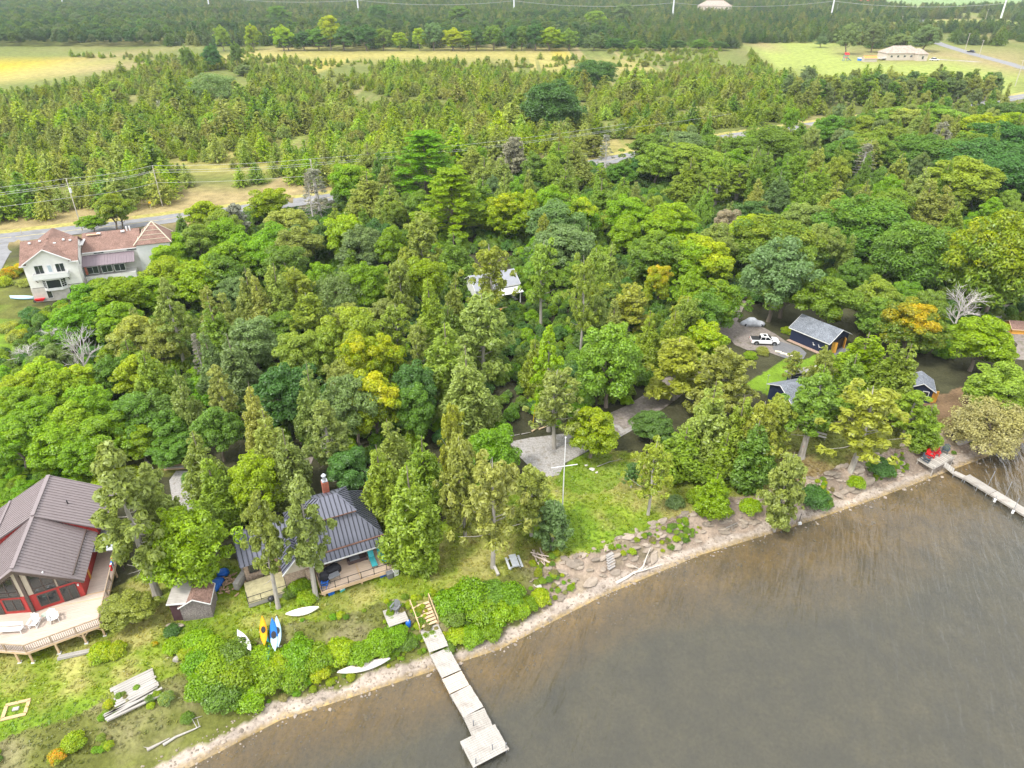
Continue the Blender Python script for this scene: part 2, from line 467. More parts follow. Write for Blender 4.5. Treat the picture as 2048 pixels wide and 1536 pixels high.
mm = N(n, 'ShaderNodeMath', operation='MULTIPLY'); l.new(r1.outputs[0], mm.inputs[0]); l.new(r2.outputs[0], mm.inputs[1])
mu = N(n, 'ShaderNodeMixRGB', blend_type='MULTIPLY'); mu.inputs[0].default_value = 1
l.new(va.outputs['Color'], mu.inputs[1]); l.new(mm.outputs[0], mu.inputs[2])
l.new(mu.outputs[0], b.inputs['Base Color'])
bp = N(n, 'ShaderNodeBump'); bp.inputs['Strength'].default_value = .9; bp.inputs['Distance'].default_value = .12
l.new(na.outputs['Fac'], bp.inputs['Height']); l.new(bp.outputs[0], b.inputs['Normal'])
l.new(b.outputs[0], out.inputs[0])
me.materials.append(m)
tag(link('ground', me), 'lawns, wood floor, meadows and lake bed', kind='structure')

# ------------------------------------------------------------------ water
mw, n, l = new_mat('lake_water')
out = N(n, 'ShaderNodeOutputMaterial')
tr = N(n, 'ShaderNodeBsdfTransparent'); tr.inputs[0].default_value = (.86, .77, .52, 1)
df = N(n, 'ShaderNodeBsdfDiffuse'); df.inputs[0].default_value = (.125, .128, .112, 1)
gl = N(n, 'ShaderNodeBsdfGlossy'); gl.inputs['Roughness'].default_value = .06; gl.inputs['Color'].default_value = (1, 1, 1, 1)
tc = N(n, 'ShaderNodeTexCoord')
mp = N(n, 'ShaderNodeMapping'); mp.vector_type = 'TEXTURE'; mp.inputs['Rotation'].default_value = (0, 0, math.radians(66)); mp.inputs['Scale'].default_value = (2.4, .5, 1)
w1 = N(n, 'ShaderNodeTexNoise'); w1.inputs['Scale'].default_value = .8; w1.inputs['Detail'].default_value = 3; w1.inputs['Distortion'].default_value = .6
w2 = N(n, 'ShaderNodeTexNoise'); w2.inputs['Scale'].default_value = .22; w2.inputs['Detail'].default_value = 3
l.new(tc.outputs['Object'], mp.inputs[0]); l.new(mp.outputs[0], w1.inputs['Vector']); l.new(mp.outputs[0], w2.inputs['Vector'])
ad = N(n, 'ShaderNodeMath', operation='MULTIPLY_ADD'); ad.inputs[1].default_value = 2.2
l.new(w2.outputs['Fac'], ad.inputs[0]); l.new(w1.outputs['Fac'], ad.inputs[2])
bp = N(n, 'ShaderNodeBump'); bp.inputs['Strength'].default_value = .55; bp.inputs['Distance'].default_value = .45
l.new(ad.outputs[0], bp.inputs['Height']); l.new(bp.outputs[0], gl.inputs['Normal'])
fr = N(n, 'ShaderNodeFresnel'); fr.inputs['IOR'].default_value = 1.33; l.new(bp.outputs[0], fr.inputs['Normal'])
m1 = N(n, 'ShaderNodeMixShader'); m1.inputs[0].default_value = .34
l.new(tr.outputs[0], m1.inputs[1]); l.new(df.outputs[0], m1.inputs[2])
m2 = N(n, 'ShaderNodeMixShader'); l.new(fr.outputs[0], m2.inputs[0]); l.new(m1.outputs[0], m2.inputs[1]); l.new(gl.outputs[0], m2.inputs[2])
l.new(m2.outputs[0], out.inputs[0])
wx = [-900, -300, -80, -45, -28, -21.4, -8.1, -1.2, 9.7, 22.2, 35.9, 48.2, 74.8, 120, 300, 900, 2500]
vs = [(a, float(np.interp(a, SH_X, SH_Y)) + 3.0, 0.0) for a in wx] + [(a, -160.0, 0.0) for a in wx]
k = len(wx)
me = bpy.data.meshes.new('lake'); me.from_pydata(vs, [], [(k + i, k + i + 1, i + 1, i) for i in range(k - 1)]); me.materials.append(mw)
tag(link('lake', me), 'brown-grey lake water with small ripples', kind='structure')

# ------------------------------------------------------------------ roads and drives (draped sheets)
def drape(name, poly, mat, lift=.05, step=1.2, label=None):
    """a sheet that follows the ground inside a polygon (fan of strips, kept simple)"""
    import bmesh
    bm = bmesh.new()
    vs = [bm.verts.new((px, py, 0)) for px, py in poly]
    bm.faces.new(vs)
    bmesh.ops.triangulate(bm, faces=bm.faces[:])
    for _ in range(6):
        es = [e for e in bm.edges if e.calc_length() > step]
        if not es: break
        bmesh.ops.subdivide_edges(bm, edges=es, cuts=1, use_grid_fill=False)
        bmesh.ops.triangulate(bm, faces=bm.faces[:])
    co = np.array([v.co[:] for v in bm.verts])
    zz = zg(co[:, 0], co[:, 1]) + lift
    for v, h in zip(bm.verts, zz): v.co.z = h
    for f in bm.faces:
        if f.normal.z < 0: f.normal_flip()
    me = bpy.data.meshes.new(name); bm.to_mesh(me); bm.free(); me.materials.append(mat)
    return tag(link(name, me), label, kind='structure')

def strip(name, line, w, mat, lift, label=None, seg=3.0):
    pts = []
    for (a, b) in zip(line[:-1], line[1:]):
        L = math.dist(a, b); k = max(1, int(L / seg))
        pts += [(a[0] + (b[0] - a[0]) * i / k, a[1] + (b[1] - a[1]) * i / k) for i in range(k)]
    pts.append(line[-1])
    pts = np.array(pts)
    for _ in range(4): pts[1:-1] = (pts[:-2] + 2 * pts[1:-1] + pts[2:]) / 4
    t = np.gradient(pts, axis=0); t /= np.linalg.norm(t, axis=1)[:, None]; nn = np.stack([-t[:, 1], t[:, 0]], 1)
    A = pts + nn * w / 2; B = pts - nn * w / 2
    k = len(pts)
    vs = np.concatenate([A, B]); zz = np.maximum(zg(vs[:, 0], vs[:, 1]), 0) + lift
    me = bpy.data.meshes.new(name)
    me.from_pydata([(a, b, c) for (a, b), c in zip(vs, zz)], [], [(k + i, k + i + 1, i + 1, i) for i in range(k - 1)])
    me.materials.append(mat)
    o = link(name, me)
    return tag(o, label, kind='structure')

ASPHALT = pbr('asphalt', (0.20, 0.20, 0.205), .9, .18, .8, dirt=(.12, .12, .12, .4))
GRAVEL = pbr('gravel', (0.30, 0.285, 0.27), .95, .35, 5.0, bump=.5, dirt=(.17, .14, .10, .7))
GRAVEL_B = pbr('gravel_brown', (0.215, 0.185, 0.165), .95, .35, 3.0, bump=.5, dirt=(.10, .10, .045, .75))
PAVED = pbr('fresh_asphalt', (0.145, 0.145, 0.15), .9, .15, 3.0, dirt=(.20, .19, .17, .4))
SHOULDER = pbr('shoulder', (0.30, 0.27, 0.075), .95, .4, 1.2)
LINE_Y = pbr('road_line', (0.42, 0.36, 0.16), .8, .3, 2.0)
ROAD = [(-330, 66), (-180, 140), (-128, 168.5), (-108.4, 176.5), (-84, 188), (-57, 203), (-20, 222), (29, 247), (72, 282), (140, 322), (236, 372), (290, 408), (380, 470)]
strip('road', ROAD, 8.0, ASPHALT, .08, 'two lane asphalt road behind the wood')
strip('road_shoulder', [(a - 2.6, b + 5.0) for a, b in ROAD], 3.2, SHOULDER, .06, 'yellowish grass shoulder along the far side of the road')
strip('road_line', ROAD, .3, LINE_Y, .10, 'worn centre line of the road')
R2 = [(640, 1350), (520, 1010), (430, 830), (371.1, 688.8), (352, 600), (338.8, 511.1), (318, 450), (290, 408)]
strip('side_road', R2, 9, ASPHALT, .08, 'asphalt side road running past the bungalow', 12)
strip('side_driveway', [at(1860, 118, 2), at(1930, 122, 2), at(2005, 128, 2)], 5, GRAVEL, .06, 'gravel drive from the side road to the bungalow')
drape('parking_area', wpoly([(1018, 884), (1060, 874), (1120, 868), (1175, 862), (1215, 846), (1262, 826), (1285, 820), (1300, 828), (1288, 846), (1262, 862), (1240, 874), (1200, 885), (1170, 905), (1130, 925), (1118, 950), (1096, 956), (1070, 945), (1040, 915)], 2.1), GRAVEL, label='pale gravel parking area by the flagpole')
strip('driveway', [at(1165, 872, 2.1), at(1230, 846, 2.1), at(1285, 824, 2.1), at(1330, 790, 2.1), at(1400, 720, 2.1), at(1440, 660, 2.1), at(1470, 600, 2.1), at(1520, 500, 2.1), at(1560, 400, 2.1)], 4.4, GRAVEL_B, .075, 'gravel driveway curving down through the wood')
drape('truck_drive', wpoly([(1425, 640), (1440, 628), (1478, 645), (1528, 655), (1552, 668), (1575, 684), (1600, 694), (1613, 706), (1608, 716), (1588, 720), (1562, 712), (1530, 700), (1495, 700), (1470, 690), (1450, 665)], 2.1), GRAVEL_B, .085, label='gravel drive under the white truck')
drape('paved_patch', wpoly([(1545, 695), (1552, 680), (1572, 686), (1600, 694), (1613, 706), (1607, 717), (1588, 721), (1562, 712)], 2.1), PAVED, .11, label='rounded dark asphalt end of the drive')
drape('shed_apron', wpoly([(1664, 700), (1690, 690), (1722, 706), (1712, 722), (1676, 722)], 2.1), PAVED, .06, label='dark asphalt apron by the navy garage')
drape('cottage_drive', wpoly([(338, 960), (352, 940), (392, 940), (396, 965), (392, 1010), (372, 1030), (345, 1005)], 2.1), GRAVEL, .06, label='pale gravel clearing behind the cottage trees')
drape('wood_path', wpoly([(560, 926), (590, 918), (628, 914), (622, 930), (585, 938)], 2.1), GRAVEL_B, .06, label='brown track in the trees behind the cottage')
drape('side_yard', wpoly([(1990, 640), (2010, 605), (2045, 570), (2120, 560), (2120, 700), (2048, 720), (2020, 716), (2035, 690)], 2.1), GRAVEL_B, .06, label='brown gravel yard at the right edge')
drape('house_drive', wpoly([(-40, 560), (0, 545), (20, 505), (60, 480), (40, 478), (-60, 500)], 2.1), ASPHALT, .06, label='asphalt drive beside the white house')
# ------------------------------------------------------------------ foliage generators (canonical sizes in metres)
def leaf_mesh(name, C, NRM, S, TONE, mat=LEAF, seed=0, elong=1.5):
    r = np.random.default_rng(seed)
    C = np.asarray(C, float); NRM = np.asarray(NRM, float); k = len(C)
    S = np.asarray(S, float); TONE = np.asarray(TONE, float)
    NRM = NRM / (np.linalg.norm(NRM, axis=1)[:, None] + 1e-9)
    R = r.normal(size=(k, 3))
    U = np.cross(NRM, R); U /= np.linalg.norm(U, axis=1)[:, None] + 1e-9
    V = np.cross(NRM, U)
    a = (S * .5)[:, None]
    bend = NRM * (S * .18)[:, None]
    e = elong
    p0 = C - U * a * e - bend; p1 = C - V * a * .75 + bend * .3; p2 = C + U * a * e - bend; p3 = C + V * a * .75 + bend * .3
    co = np.stack([p0, p1, p2, p3], 1).reshape(-1, 3)
    me = bpy.data.meshes.new(name)
    me.vertices.add(4 * k); me.vertices.foreach_set('co', co.ravel())
    me.loops.add(4 * k); me.loops.foreach_set('vertex_index', np.arange(4 * k))
    me.polygons.add(k); me.polygons.foreach_set('loop_start', np.arange(0, 4 * k, 4)); me.polygons.foreach_set('loop_total', np.full(k, 4))
    me.update()
    a_ = me.attributes.new('tone', 'FLOAT', 'FACE'); a_.data.foreach_set('value', TONE)
    me.materials.append(mat)
    return me

def sph(r, k, zmin=-1.0):
    z = r.uniform(zmin, 1, k); t = r.uniform(0, 2 * math.pi, k); s = np.sqrt(1 - z * z)
    return np.stack([s * np.cos(t), s * np.sin(t), z], 1)

def lobes(r, L, RAD, per, flat=.85, up=.5, size=(.26, .46), zmin=-.45, tone=None):
    """leaf positions on clumps L (k,3) with radii RAD"""
    k = len(L)
    cnt = np.maximum((per * (RAD / RAD.mean()) ** 2).astype(int), 8)
    idx = np.repeat(np.arange(k), cnt); m = len(idx)
    d = sph(r, m, zmin)
    rr = RAD[idx] * r.uniform(.55, 1.08, m) ** .6
    P_ = L[idx] + d * rr[:, None] * np.array([1, 1, flat])
    nr = d * .8 + np.array([0, 0, up]) + r.normal(size=(m, 3)) * .38
    S = r.uniform(*size, m)
    t = (tone[idx] if tone is not None else np.zeros(m)) + r.normal(size=m) * .12
    return P_, nr, S, np.clip(t, 0, 1)

def broadleaf(seed, W=8.0, H=12.0, z0=2.2, k=125, per=150, spread=1.0, size=(.16, .31)):
    r = np.random.default_rng(seed)
    cz = (z0 + H) / 2; hz = (H - z0) / 2
    d = sph(r, k, -.75)
    d[:, 2] = np.clip(d[:, 2], -.9, .97)
    rad = r.uniform(.45, .92, k)
    ang = np.arctan2(d[:, 1], d[:, 0]); ph = r.uniform(0, 6, 3)
    lump = 1 + .18 * np.sin(2 * ang + ph[0] + d[:, 2]) + .14 * np.sin(3 * ang + ph[1] + d[:, 2] * 3)
    L = d * rad[:, None] * np.array([W / 2, W / 2, hz])
    L[:, :2] *= (lump * (1 - .12 * (d[:, 2] > .5)))[:, None]
    L[:, 2] += cz - .3
    RAD = (.45 + .75 * r.random(k) ** 1.6) * W / 8
    tone = np.clip((L[:, 2] - cz) / hz * .75 + r.normal(size=k) * .28 + .12, 0, 1)
    A = lobes(r, L, RAD, per, tone=tone, size=size)
    f = sph(r, 260) * (r.random(260) ** .5)[:, None] * np.array([W * .26, W * .26, hz * .55]) + np.array([0, 0, cz])      # inner leaves
    B = (f, r.normal(size=(260, 3)) + [0, 0, .6], r.uniform(.3, .5, 260) * size[1] / .31, np.zeros(260))
    me = leaf_mesh('broadleaf_crown', *[np.concatenate([p, q]) for p, q in zip(A, B)], seed=seed)
    t = MB(); n = 7
    bend = [Vector((r.normal() * .12 * i, r.normal() * .12 * i, H * .1 * i)) for i in range(7)]
    bend[0] = Vector((0, 0, -.4))
    t.path(bend, [.30, .24, .20, .16, .12, .08, .04], n)
    for i in r.choice(k, 10, replace=False):
        a = bend[int(r.integers(2, 5))]; e = Vector(L[i]); mid = (a + e) / 2 - Vector((0, 0, .5))
        t.path([a, mid, e], [.10, .07, .025], 4)
    return me, t.mesh('trunk', BARK)

def cedar(seed, W=5.0, H=14.0, twin=False, k=210, per=52, base=.04, open_=0.0):
    r = np.random.default_rng(seed)
    Ls, Rs = [], []
    tops = [(0, 0, 1.0)] + ([(r.uniform(.7, 1.1), r.uniform(-.6, .6), r.uniform(.78, .9))] if twin else [])
    for ox, oy, hh in tops:
        kk = int(k * (1 if len(tops) == 1 else .62))
        t = base + (1 - base) * (1 - np.sqrt(1 - r.uniform(0, .985, kk)))
        t = np.clip(t + r.normal(size=kk) * .02, base, .985)
        f = np.where(t < .26, .66 + .34 * (t - base) / (.26 - base), np.clip(1 - ((t - .26) / .74) ** 1.02, 0, 1) * .97 + .03)
        a = r.uniform(0, 2 * math.pi, kk); ph = r.uniform(0, 6, 2)
        f = f * (1 + .16 * np.sin(3 * a + ph[0] + 7 * t) + .10 * np.sin(5 * a + ph[1] - 9 * t))
        R_ = W / 2 * f * r.uniform(.66, 1.0, kk) * (.78 if len(tops) > 1 else 1)
        Ls.append(np.stack([ox + R_ * np.cos(a), oy + R_ * np.sin(a), t * H * hh], 1))
        Rs.append(r.uniform(.30, .62, kk) * (.45 + .75 * f))
    L = np.concatenate(Ls); RAD = np.concatenate(Rs) * W / 5
    if open_: keep = r.random(len(L)) > open_; L = L[keep]; RAD = RAD[keep]
    tone = np.clip((L[:, 2] / H - .55) * 1.5 + r.normal(size=len(L)) * .25, 0, 1)
    A = lobes(r, L, RAD, per, flat=1.4, up=.35, size=(.15, .30), zmin=-.7, tone=tone)
    m = 520
    t = 1 - np.sqrt(1 - r.uniform(0.02, .9, m)); a = r.uniform(0, 6.283, m); R_ = W / 2 * (1 - t) * r.uniform(.15, .7, m)
    B = (np.stack([R_ * np.cos(a), R_ * np.sin(a), (base + (1 - base) * t) * H], 1), r.normal(size=(m, 3)), r.uniform(.45, .8, m), np.zeros(m))
    me = leaf_mesh('cedar_crown', *[np.concatenate([p, q]) for p, q in zip(A, B)], seed=seed, elong=1.7)
    T_ = MB(); T_.path([(0, 0, -.4), (0, 0, H * .3), (0.05, 0, H * .6), (0, 0, H * .93)], [.26, .18, .11, .03], 7)
    for _ in range(10):
        zz = r.uniform(.08, .6) * H; an = r.uniform(0, 6.28); ln = W * .42 * (1 - zz / H)
        T_.tube((0, 0, zz), (ln * math.cos(an), ln * math.sin(an), zz + ln * .35), .05, .015, 4)
    return me, T_.mesh('trunk', BARK)

def bare_stem_cedar(seed, W=6.0, H=15.0, z0=.30):
    """old shoreline cedar: long pale bare stem, ragged crown above"""
    r = np.random.default_rng(seed)
    k = 120
    t = z0 + (1 - z0) * r.beta(1.1, 1.25, k)
    u = (t - z0) / (1 - z0)
    f = np.where(u < .3, .55 + 1.5 * u, 1 - ((u - .3) / .7) ** 1.5 * .93)
    a = r.uniform(0, 6.283, k)
    R_ = W / 2 * f * r.uniform(.3, 1.0, k) * (1 + .25 * np.sin(2 * a + 8 * u))
    L = np.stack([R_ * np.cos(a), R_ * np.sin(a), t * H], 1)
    RAD = r.uniform(.28, .6, k)
    tone = np.clip(u - .5 + r.normal(size=k) * .3, 0, 1)
    A = lobes(r, L, RAD, 62, flat=1.0, up=.4, size=(.18, .36), zmin=-.6, tone=tone)
    me = leaf_mesh('cedar_crown', *A, seed=seed, elong=1.7)
    T_ = MB(); T_.path([(0, 0, -.4), (.02, 0, .6), (.05, .05, H * .3), (0, .1, H * .6), (0, 0, H * .95)], [.48, .34, .27, .16, .03], 9)
    for i in range(46):
        zz = r.uniform(z0 * .75, .92) * H; an = r.uniform(0, 6.28); ln = W * .42 * r.uniform(.4, 1) * (1.15 - zz / H)
        p0 = Vector((.04, .05, zz)); p1 = p0 + Vector((ln * .5 * math.cos(an), ln * .5 * math.sin(an), -.05 * ln)); p2 = p0 + Vector((ln * math.cos(an + .2), ln * math.sin(an + .2), ln * .15))
        T_.path([p0, p1, p2], [.05, .035, .012], 4)
    return me, T_.mesh('trunk', BARK_PALE)

def juniper(seed, W=6.0, H=11.0, z0=.10, nb=34, dens=1.0):
    """ragged red cedar: plumes on visible grey limbs"""
    r = np.random.default_rng(seed)
    T_ = MB(); T_.path([(0, 0, -.4), (r.normal() * .15, r.normal() * .15, H * .35), (r.normal() * .25, r.normal() * .25, H * .7), (0, 0, H * .97)], [.24, .18, .10, .02], 7)
    L, RAD, tn = [], [], []
    for i in range(nb):
        t = z0 + (.95 - z0) * (i + r.uniform(0, 1)) / nb
        an = i * 2.4 + r.normal() * .4
        ln = W * .5 * (1.0 - ((t - .25) / .8) ** 2 if t > .25 else .8 + .8 * (t - .05)) * r.uniform(.65, 1.12) + .3
        el = .15 + .75 * t + r.normal() * .12
        dirn = np.array([math.cos(an) * math.cos(el), math.sin(an) * math.cos(el), math.sin(el)])
        p0 = np.array([0, 0, t * H * .9]); p1 = p0 + dirn * ln
        T_.path([p0, p0 + dirn * ln * .5 - [0, 0, .12], p1], [.055, .035, .01], 4)
        ns = int(5 * dens * (1 if ln > 1.2 else .6)) + 1
        for s in np.linspace(.38, 1.02, ns):
            L.append(p0 + dirn * ln * s + r.normal(size=3) * .28); RAD.append(r.uniform(.26, .52) * (1.25 - .35 * s)); tn.append(np.clip(s - .4 + r.normal() * .25, 0, 1))
            if r.random() < .55:
                side = np.cross(dirn, [0, 0, 1]); side /= np.linalg.norm(side) + 1e-6
                L.append(L[-1] + side * r.choice([-1, 1]) * r.uniform(.35, .8)); RAD.append(r.uniform(.22, .4)); tn.append(tn[-1])
    L = np.array(L); RAD = np.array(RAD)
    A = lobes(r, L, RAD, 40, flat=1.1, up=.5, size=(.14, .32), zmin=-.6, tone=np.array(tn))
    return leaf_mesh('juniper_crown', *A, seed=seed, elong=1.9), T_.mesh('trunk', BARK_PALE)

def white_pine(seed, W=10.0, H=18.0):
    r = np.random.default_rng(seed)
    T_ = MB(); T_.path([(0, 0, -.4), (0, 0, H * .5), (0, 0, H * .96)], [.34, .22, .03], 8)
    L, RAD, tn = [], [], []
    for w in range(13):
        t = .18 + .80 * w / 12.0
        for b in range(6):
            an = w * 1.1 + b * 1.047 + r.normal() * .2
            ln = W * .5 * (1.02 - t) ** .62 * 1.15 * r.uniform(.7, 1.1) + .4
            z_ = t * H + r.normal() * .3
            e = np.array([ln * math.cos(an), ln * math.sin(an), z_ + ln * .16])
            T_.path([(0, 0, z_), (ln * .5 * math.cos(an), ln * .5 * math.sin(an), z_), e], [.07, .05, .015], 4)
            for s in np.linspace(.3, 1, 5):
                L.append(np.array([0, 0, z_]) * (1 - s) + e * s + r.normal(size=3) * [.35, .35, .12]); RAD.append(r.uniform(.5, .85) * (.6 + .5 * s)); tn.append(r.uniform(0, .4))
    A = lobes(r, np.array(L), np.array(RAD), 34, flat=.42, up=.9, size=(.16, .36), zmin=-.5, tone=np.array(tn))
    return leaf_mesh('pine_crown', *A, seed=seed, elong=2.2), T_.mesh('trunk', BARK)

def dead_tree(seed, W=5.0, H=9.0, fine=3):
    r = np.random.default_rng(seed)
    b = MB(); t = MB()
    def grow(p, d, ln, rad, lev):
        q_ = p + d * ln
        (t if lev == 0 else b).tube(p, q_, rad, rad * .55, 6 if lev == 0 else 3)
        if lev >= fine: return
        for i in range(7 if lev == 0 else 5):
            s = r.uniform(.3, 1.0)
            a = Vector(r.normal(size=3)); a = (a - d * a.dot(d)).normalized()
            nd = (d * r.uniform(.5, .95) + a * r.uniform(.5, .9) + Vector((0, 0, .15))).normalized()
            grow(p + d * ln * s, nd, ln * r.uniform(.45, .7), rad * .5, lev + 1)
    grow(Vector((0, 0, -.3)), Vector((.03, .02, 1)).normalized(), H * .5, .16, 0)
    for i in range(4):
        a = i * 1.6
        grow(Vector((0, 0, H * .44)), Vector((math.cos(a) * .45, math.sin(a) * .45, 1)).normalized(), H * .34, .08, 1)
    return b.mesh('branches', DEADWOOD), t.mesh('trunk', DEADWOOD)

def twiggy_conifer(seed, W=5.0, H=13.0):
    """half-dead conifer: bare grey limbs with thin foliage near the top"""
    r = np.random.default_rng(seed)
    T_ = MB(); T_.path([(0, 0, -.4), (0, 0, H * .5), (0, 0, H * .98)], [.22, .14, .02], 7)
    L, RAD = [], []
    for i in range(90):
        t = .12 + .86 * i / 90; an = i * 2.4; ln = W * .5 * (1.08 - t) ** .8 * r.uniform(.6, 1.1)
        e = Vector((ln * math.cos(an), ln * math.sin(an), t * H - .12 * ln))
        T_.tube((0, 0, t * H), e, .03, .008, 3)
        for _ in range(3):
            s = r.uniform(.4, .95); p_ = Vector((0, 0, t * H)).lerp(e, s)
            T_.tube(p_, p_ + Vector(r.normal(size=3) * .35), .012, .004, 3)
        if r.random() < .25 + .6 * t: L.append(np.array(e) * .8 + np.array([0, 0, t * H]) * .2); RAD.append(r.uniform(.2, .4))
    A = lobes(r, np.array(L), np.array(RAD), 26, flat=.8, up=.4, size=(.12, .28), zmin=-.6)
    return leaf_mesh('thin_crown', *A, seed=seed, elong=2.0), T_.mesh('trunk', DEADWOOD)

def sapling(seed, W=4.4, H=5.0, whorls=13):
    """young plantation conifer, one mesh: leaf clumps on whorled limbs"""
    r = np.random.default_rng(seed)
    C, NR, S, TN = [], [], [], []
    for w in range(whorls):
        t = .04 + .93 * w / (whorls - 1)
        ln = W * .5 * (1 - t) ** .7 * 1.02 + .10
        nb = 9 if t < .7 else 6
        for b in range(nb):
            an = w * .9 + b * 6.283 / nb + r.normal() * .2; l2 = ln * r.uniform(.75, 1.12)
            ns = max(2, int(l2 / .28))
            for s in np.linspace(.25, 1, ns):
                p = np.array([l2 * s * math.cos(an), l2 * s * math.sin(an), t * H + l2 * s * (.30 - .2 * s)])
                for _ in range(2):
                    C.append(p + r.normal(size=3) * .09); NR.append(np.array([math.cos(an) * .35, math.sin(an) * .35, 1]) + r.normal(size=3) * .4)
                    S.append(r.uniform(.26, .46) * (1.1 - .3 * s)); TN.append(np.clip(s - .5 + r.normal() * .2, 0, 1))
    for i in range(8): C.append([0, 0, H * (.9 + .012 * i)]); NR.append(r.normal(size=3) + [1, 0, 0]); S.append(.2); TN.append(.4)
    return leaf_mesh('young_conifer', C, NR, S, TN, seed=seed, elong=1.5)

def shrub_mesh(seed, W=3.0, H=2.0, k=26, per=80, size=(.16, .3), rough=.5):
    r = np.random.default_rng(seed)
    d = sph(r, k, -.1)
    L = d * np.array([W * .36, W * .36, H * .55]) * r.uniform(.6, 1.05, k)[:, None]; L[:, 2] += H * .25
    tone = np.clip(d[:, 2] * .5 + r.normal(size=k) * .35 + .2, 0, 1)
    A = lobes(r, L, r.uniform(.3, .62, k) * W / 3, per, tone=tone, size=size, zmin=-.5)
    keep = A[0][:, 2] > -.05
    return leaf_mesh('shrub', *[a[keep] for a in A], seed=seed)

LIB = {
    'B': [broadleaf(100 + i) for i in range(5)] + [broadleaf(110 + i, z0=1.0, k=145, per=135) for i in range(3)],
    'M': [broadleaf(130 + i, W=11, H=14, z0=1.2, k=230, per=115, size=(.20, .36)) for i in range(2)],
    'C': [cedar(200 + i) for i in range(4)] + [cedar(210 + i, twin=True) for i in range(3)],
    'L': [bare_stem_cedar(230), bare_stem_cedar(231, z0=.36), bare_stem_cedar(232, z0=.25)],
    'J': [juniper(300 + i) for i in range(4)] + [juniper(320, z0=.3, dens=.45, nb=26)],
    'P': [white_pine(400), white_pine(401)],
    'D': [dead_tree(500), dead_tree(501)],
    'T': [twiggy_conifer(520), twiggy_conifer(521)],
    'Y': [(sapling(600 + i), None) for i in range(3)] + [(sapling(610, W=5.4), None), (sapling(611, W=5.0, H=4.2), None)],
    'W': [broadleaf(700, W=8, H=8, z0=.5, k=120, per=150, size=(.09, .2))],
}
SIZE0 = {'B': (8, 12), 'M': (11, 14), 'C': (5, 14), 'L': (6, 15), 'J': (6, 11), 'P': (10, 18), 'D': (5, 9), 'T': (5, 13), 'Y': (4.4, 5), 'W': (8, 8)}
KIND = {'B': ('broadleaf_tree', 'broadleaf tree'), 'M': ('broadleaf_tree', 'broadleaf tree'), 'C': ('cedar_tree', 'cedar'), 'L': ('cedar_tree', 'cedar'),
        'J': ('juniper_tree', 'juniper'), 'P': ('pine_tree', 'pine'), 'D': ('dead_tree', 'dead tree'), 'T': ('dying_conifer', 'conifer'), 'W': ('willow_tree', 'willow'), 'Y': ('young_conifer', 'conifer')}
HUE = {  # albedo of the leaves, and the word for it
    'ol': ((.152, .180, .048), 'olive'), 'lg': ((.128, .180, .032), 'light green'), 'mg': ((.085, .138, .024), 'mid-green'), 'dg': ((.055, .105, .025), 'dark green'),
    'gg': ((.098, .138, .048), 'grey-green'), 'yg': ((.140, .200, .018), 'yellow-green'), 'br': ((.112, .188, .015), 'bright green'), 'tn': ((.185, .18, .085), 'tan'), 'gy': ((.17, .165, .12), 'greyish')}
RS = random.Random(5)
TREES = []      # (root, kind, hue, photo x, zone)

def plant_tree(kind, x, y, h, w, hue='mg', aut=0.0, label=None, cat=None, group=None, lean=None, zone=None, variant=None, low=False):
    lib = LIB[kind]; me, tr = lib[RS.randrange(len(lib)) if variant is None else variant]
    W0, H0 = SIZE0[kind]
    z = float(zg(x, y))
    name, c0 = KIND[kind]
    col = (.150, .182, .036) if kind == 'J' and hue == 'yg' else HUE[hue][0]; aut = aut * (.35 if kind in 'JCL' else .6 if aut < .75 else .8); j = RS.uniform(.88, 1.12)
    s = (w / W0, w / W0, h / H0)
    rz = RS.uniform(0, 6.283)
    if tr is None:
        o = link(name, me); root = o
    else:
        root = empty(name)
        o = link('crown' if kind != 'D' else 'branches', me, root)
        link('trunk', tr, root)
    root.location = (x, y, z); root.scale = s
    root.rotation_euler = (lean[0], lean[1], rz) if lean else (RS.uniform(-.03, .03), RS.uniform(-.03, .03), rz)
    o.color = (col[0] * j * RS.uniform(.93, 1.07), col[1] * j, col[2] * j * RS.uniform(.9, 1.1), 1 - aut)
    tag(root, label, cat or c0 if cat or c0 else None, group)
    root['category'] = cat or c0
    TREES.append([root, kind, ('low ' if low else '') + HUE[hue][1], proj(x, y, z + h * .8)[0], zone, label])
    return root

def tree_px(kind, px, py, wpx, h, hue='mg', aut=0.0, base=None, **kw):
    """crown tip at photo pixel px,py; crown width in photo pixels; base pixel when the foot shows"""
    if base:
        x, y, z = gd(*base)
        for _ in range(30):                              # height that brings the tip to py
            f = proj(x, y, z + h)[1] - py
            if abs(f) < .5: break
            h = max(2.0, h + f * (y * CT + 50 * ST) / FPX / CT * .8)
        k = abs(px - proj(x, y, z + h)[0])
    else:
        x, y, z = gd(px, py, h)
    d = proj(x, y, z + h * .5)[2]
    return plant_tree(kind, x, y, h, (1.0 if kind in 'CJL' else 1.1) * wpx * d / FPX, hue, aut, **kw)
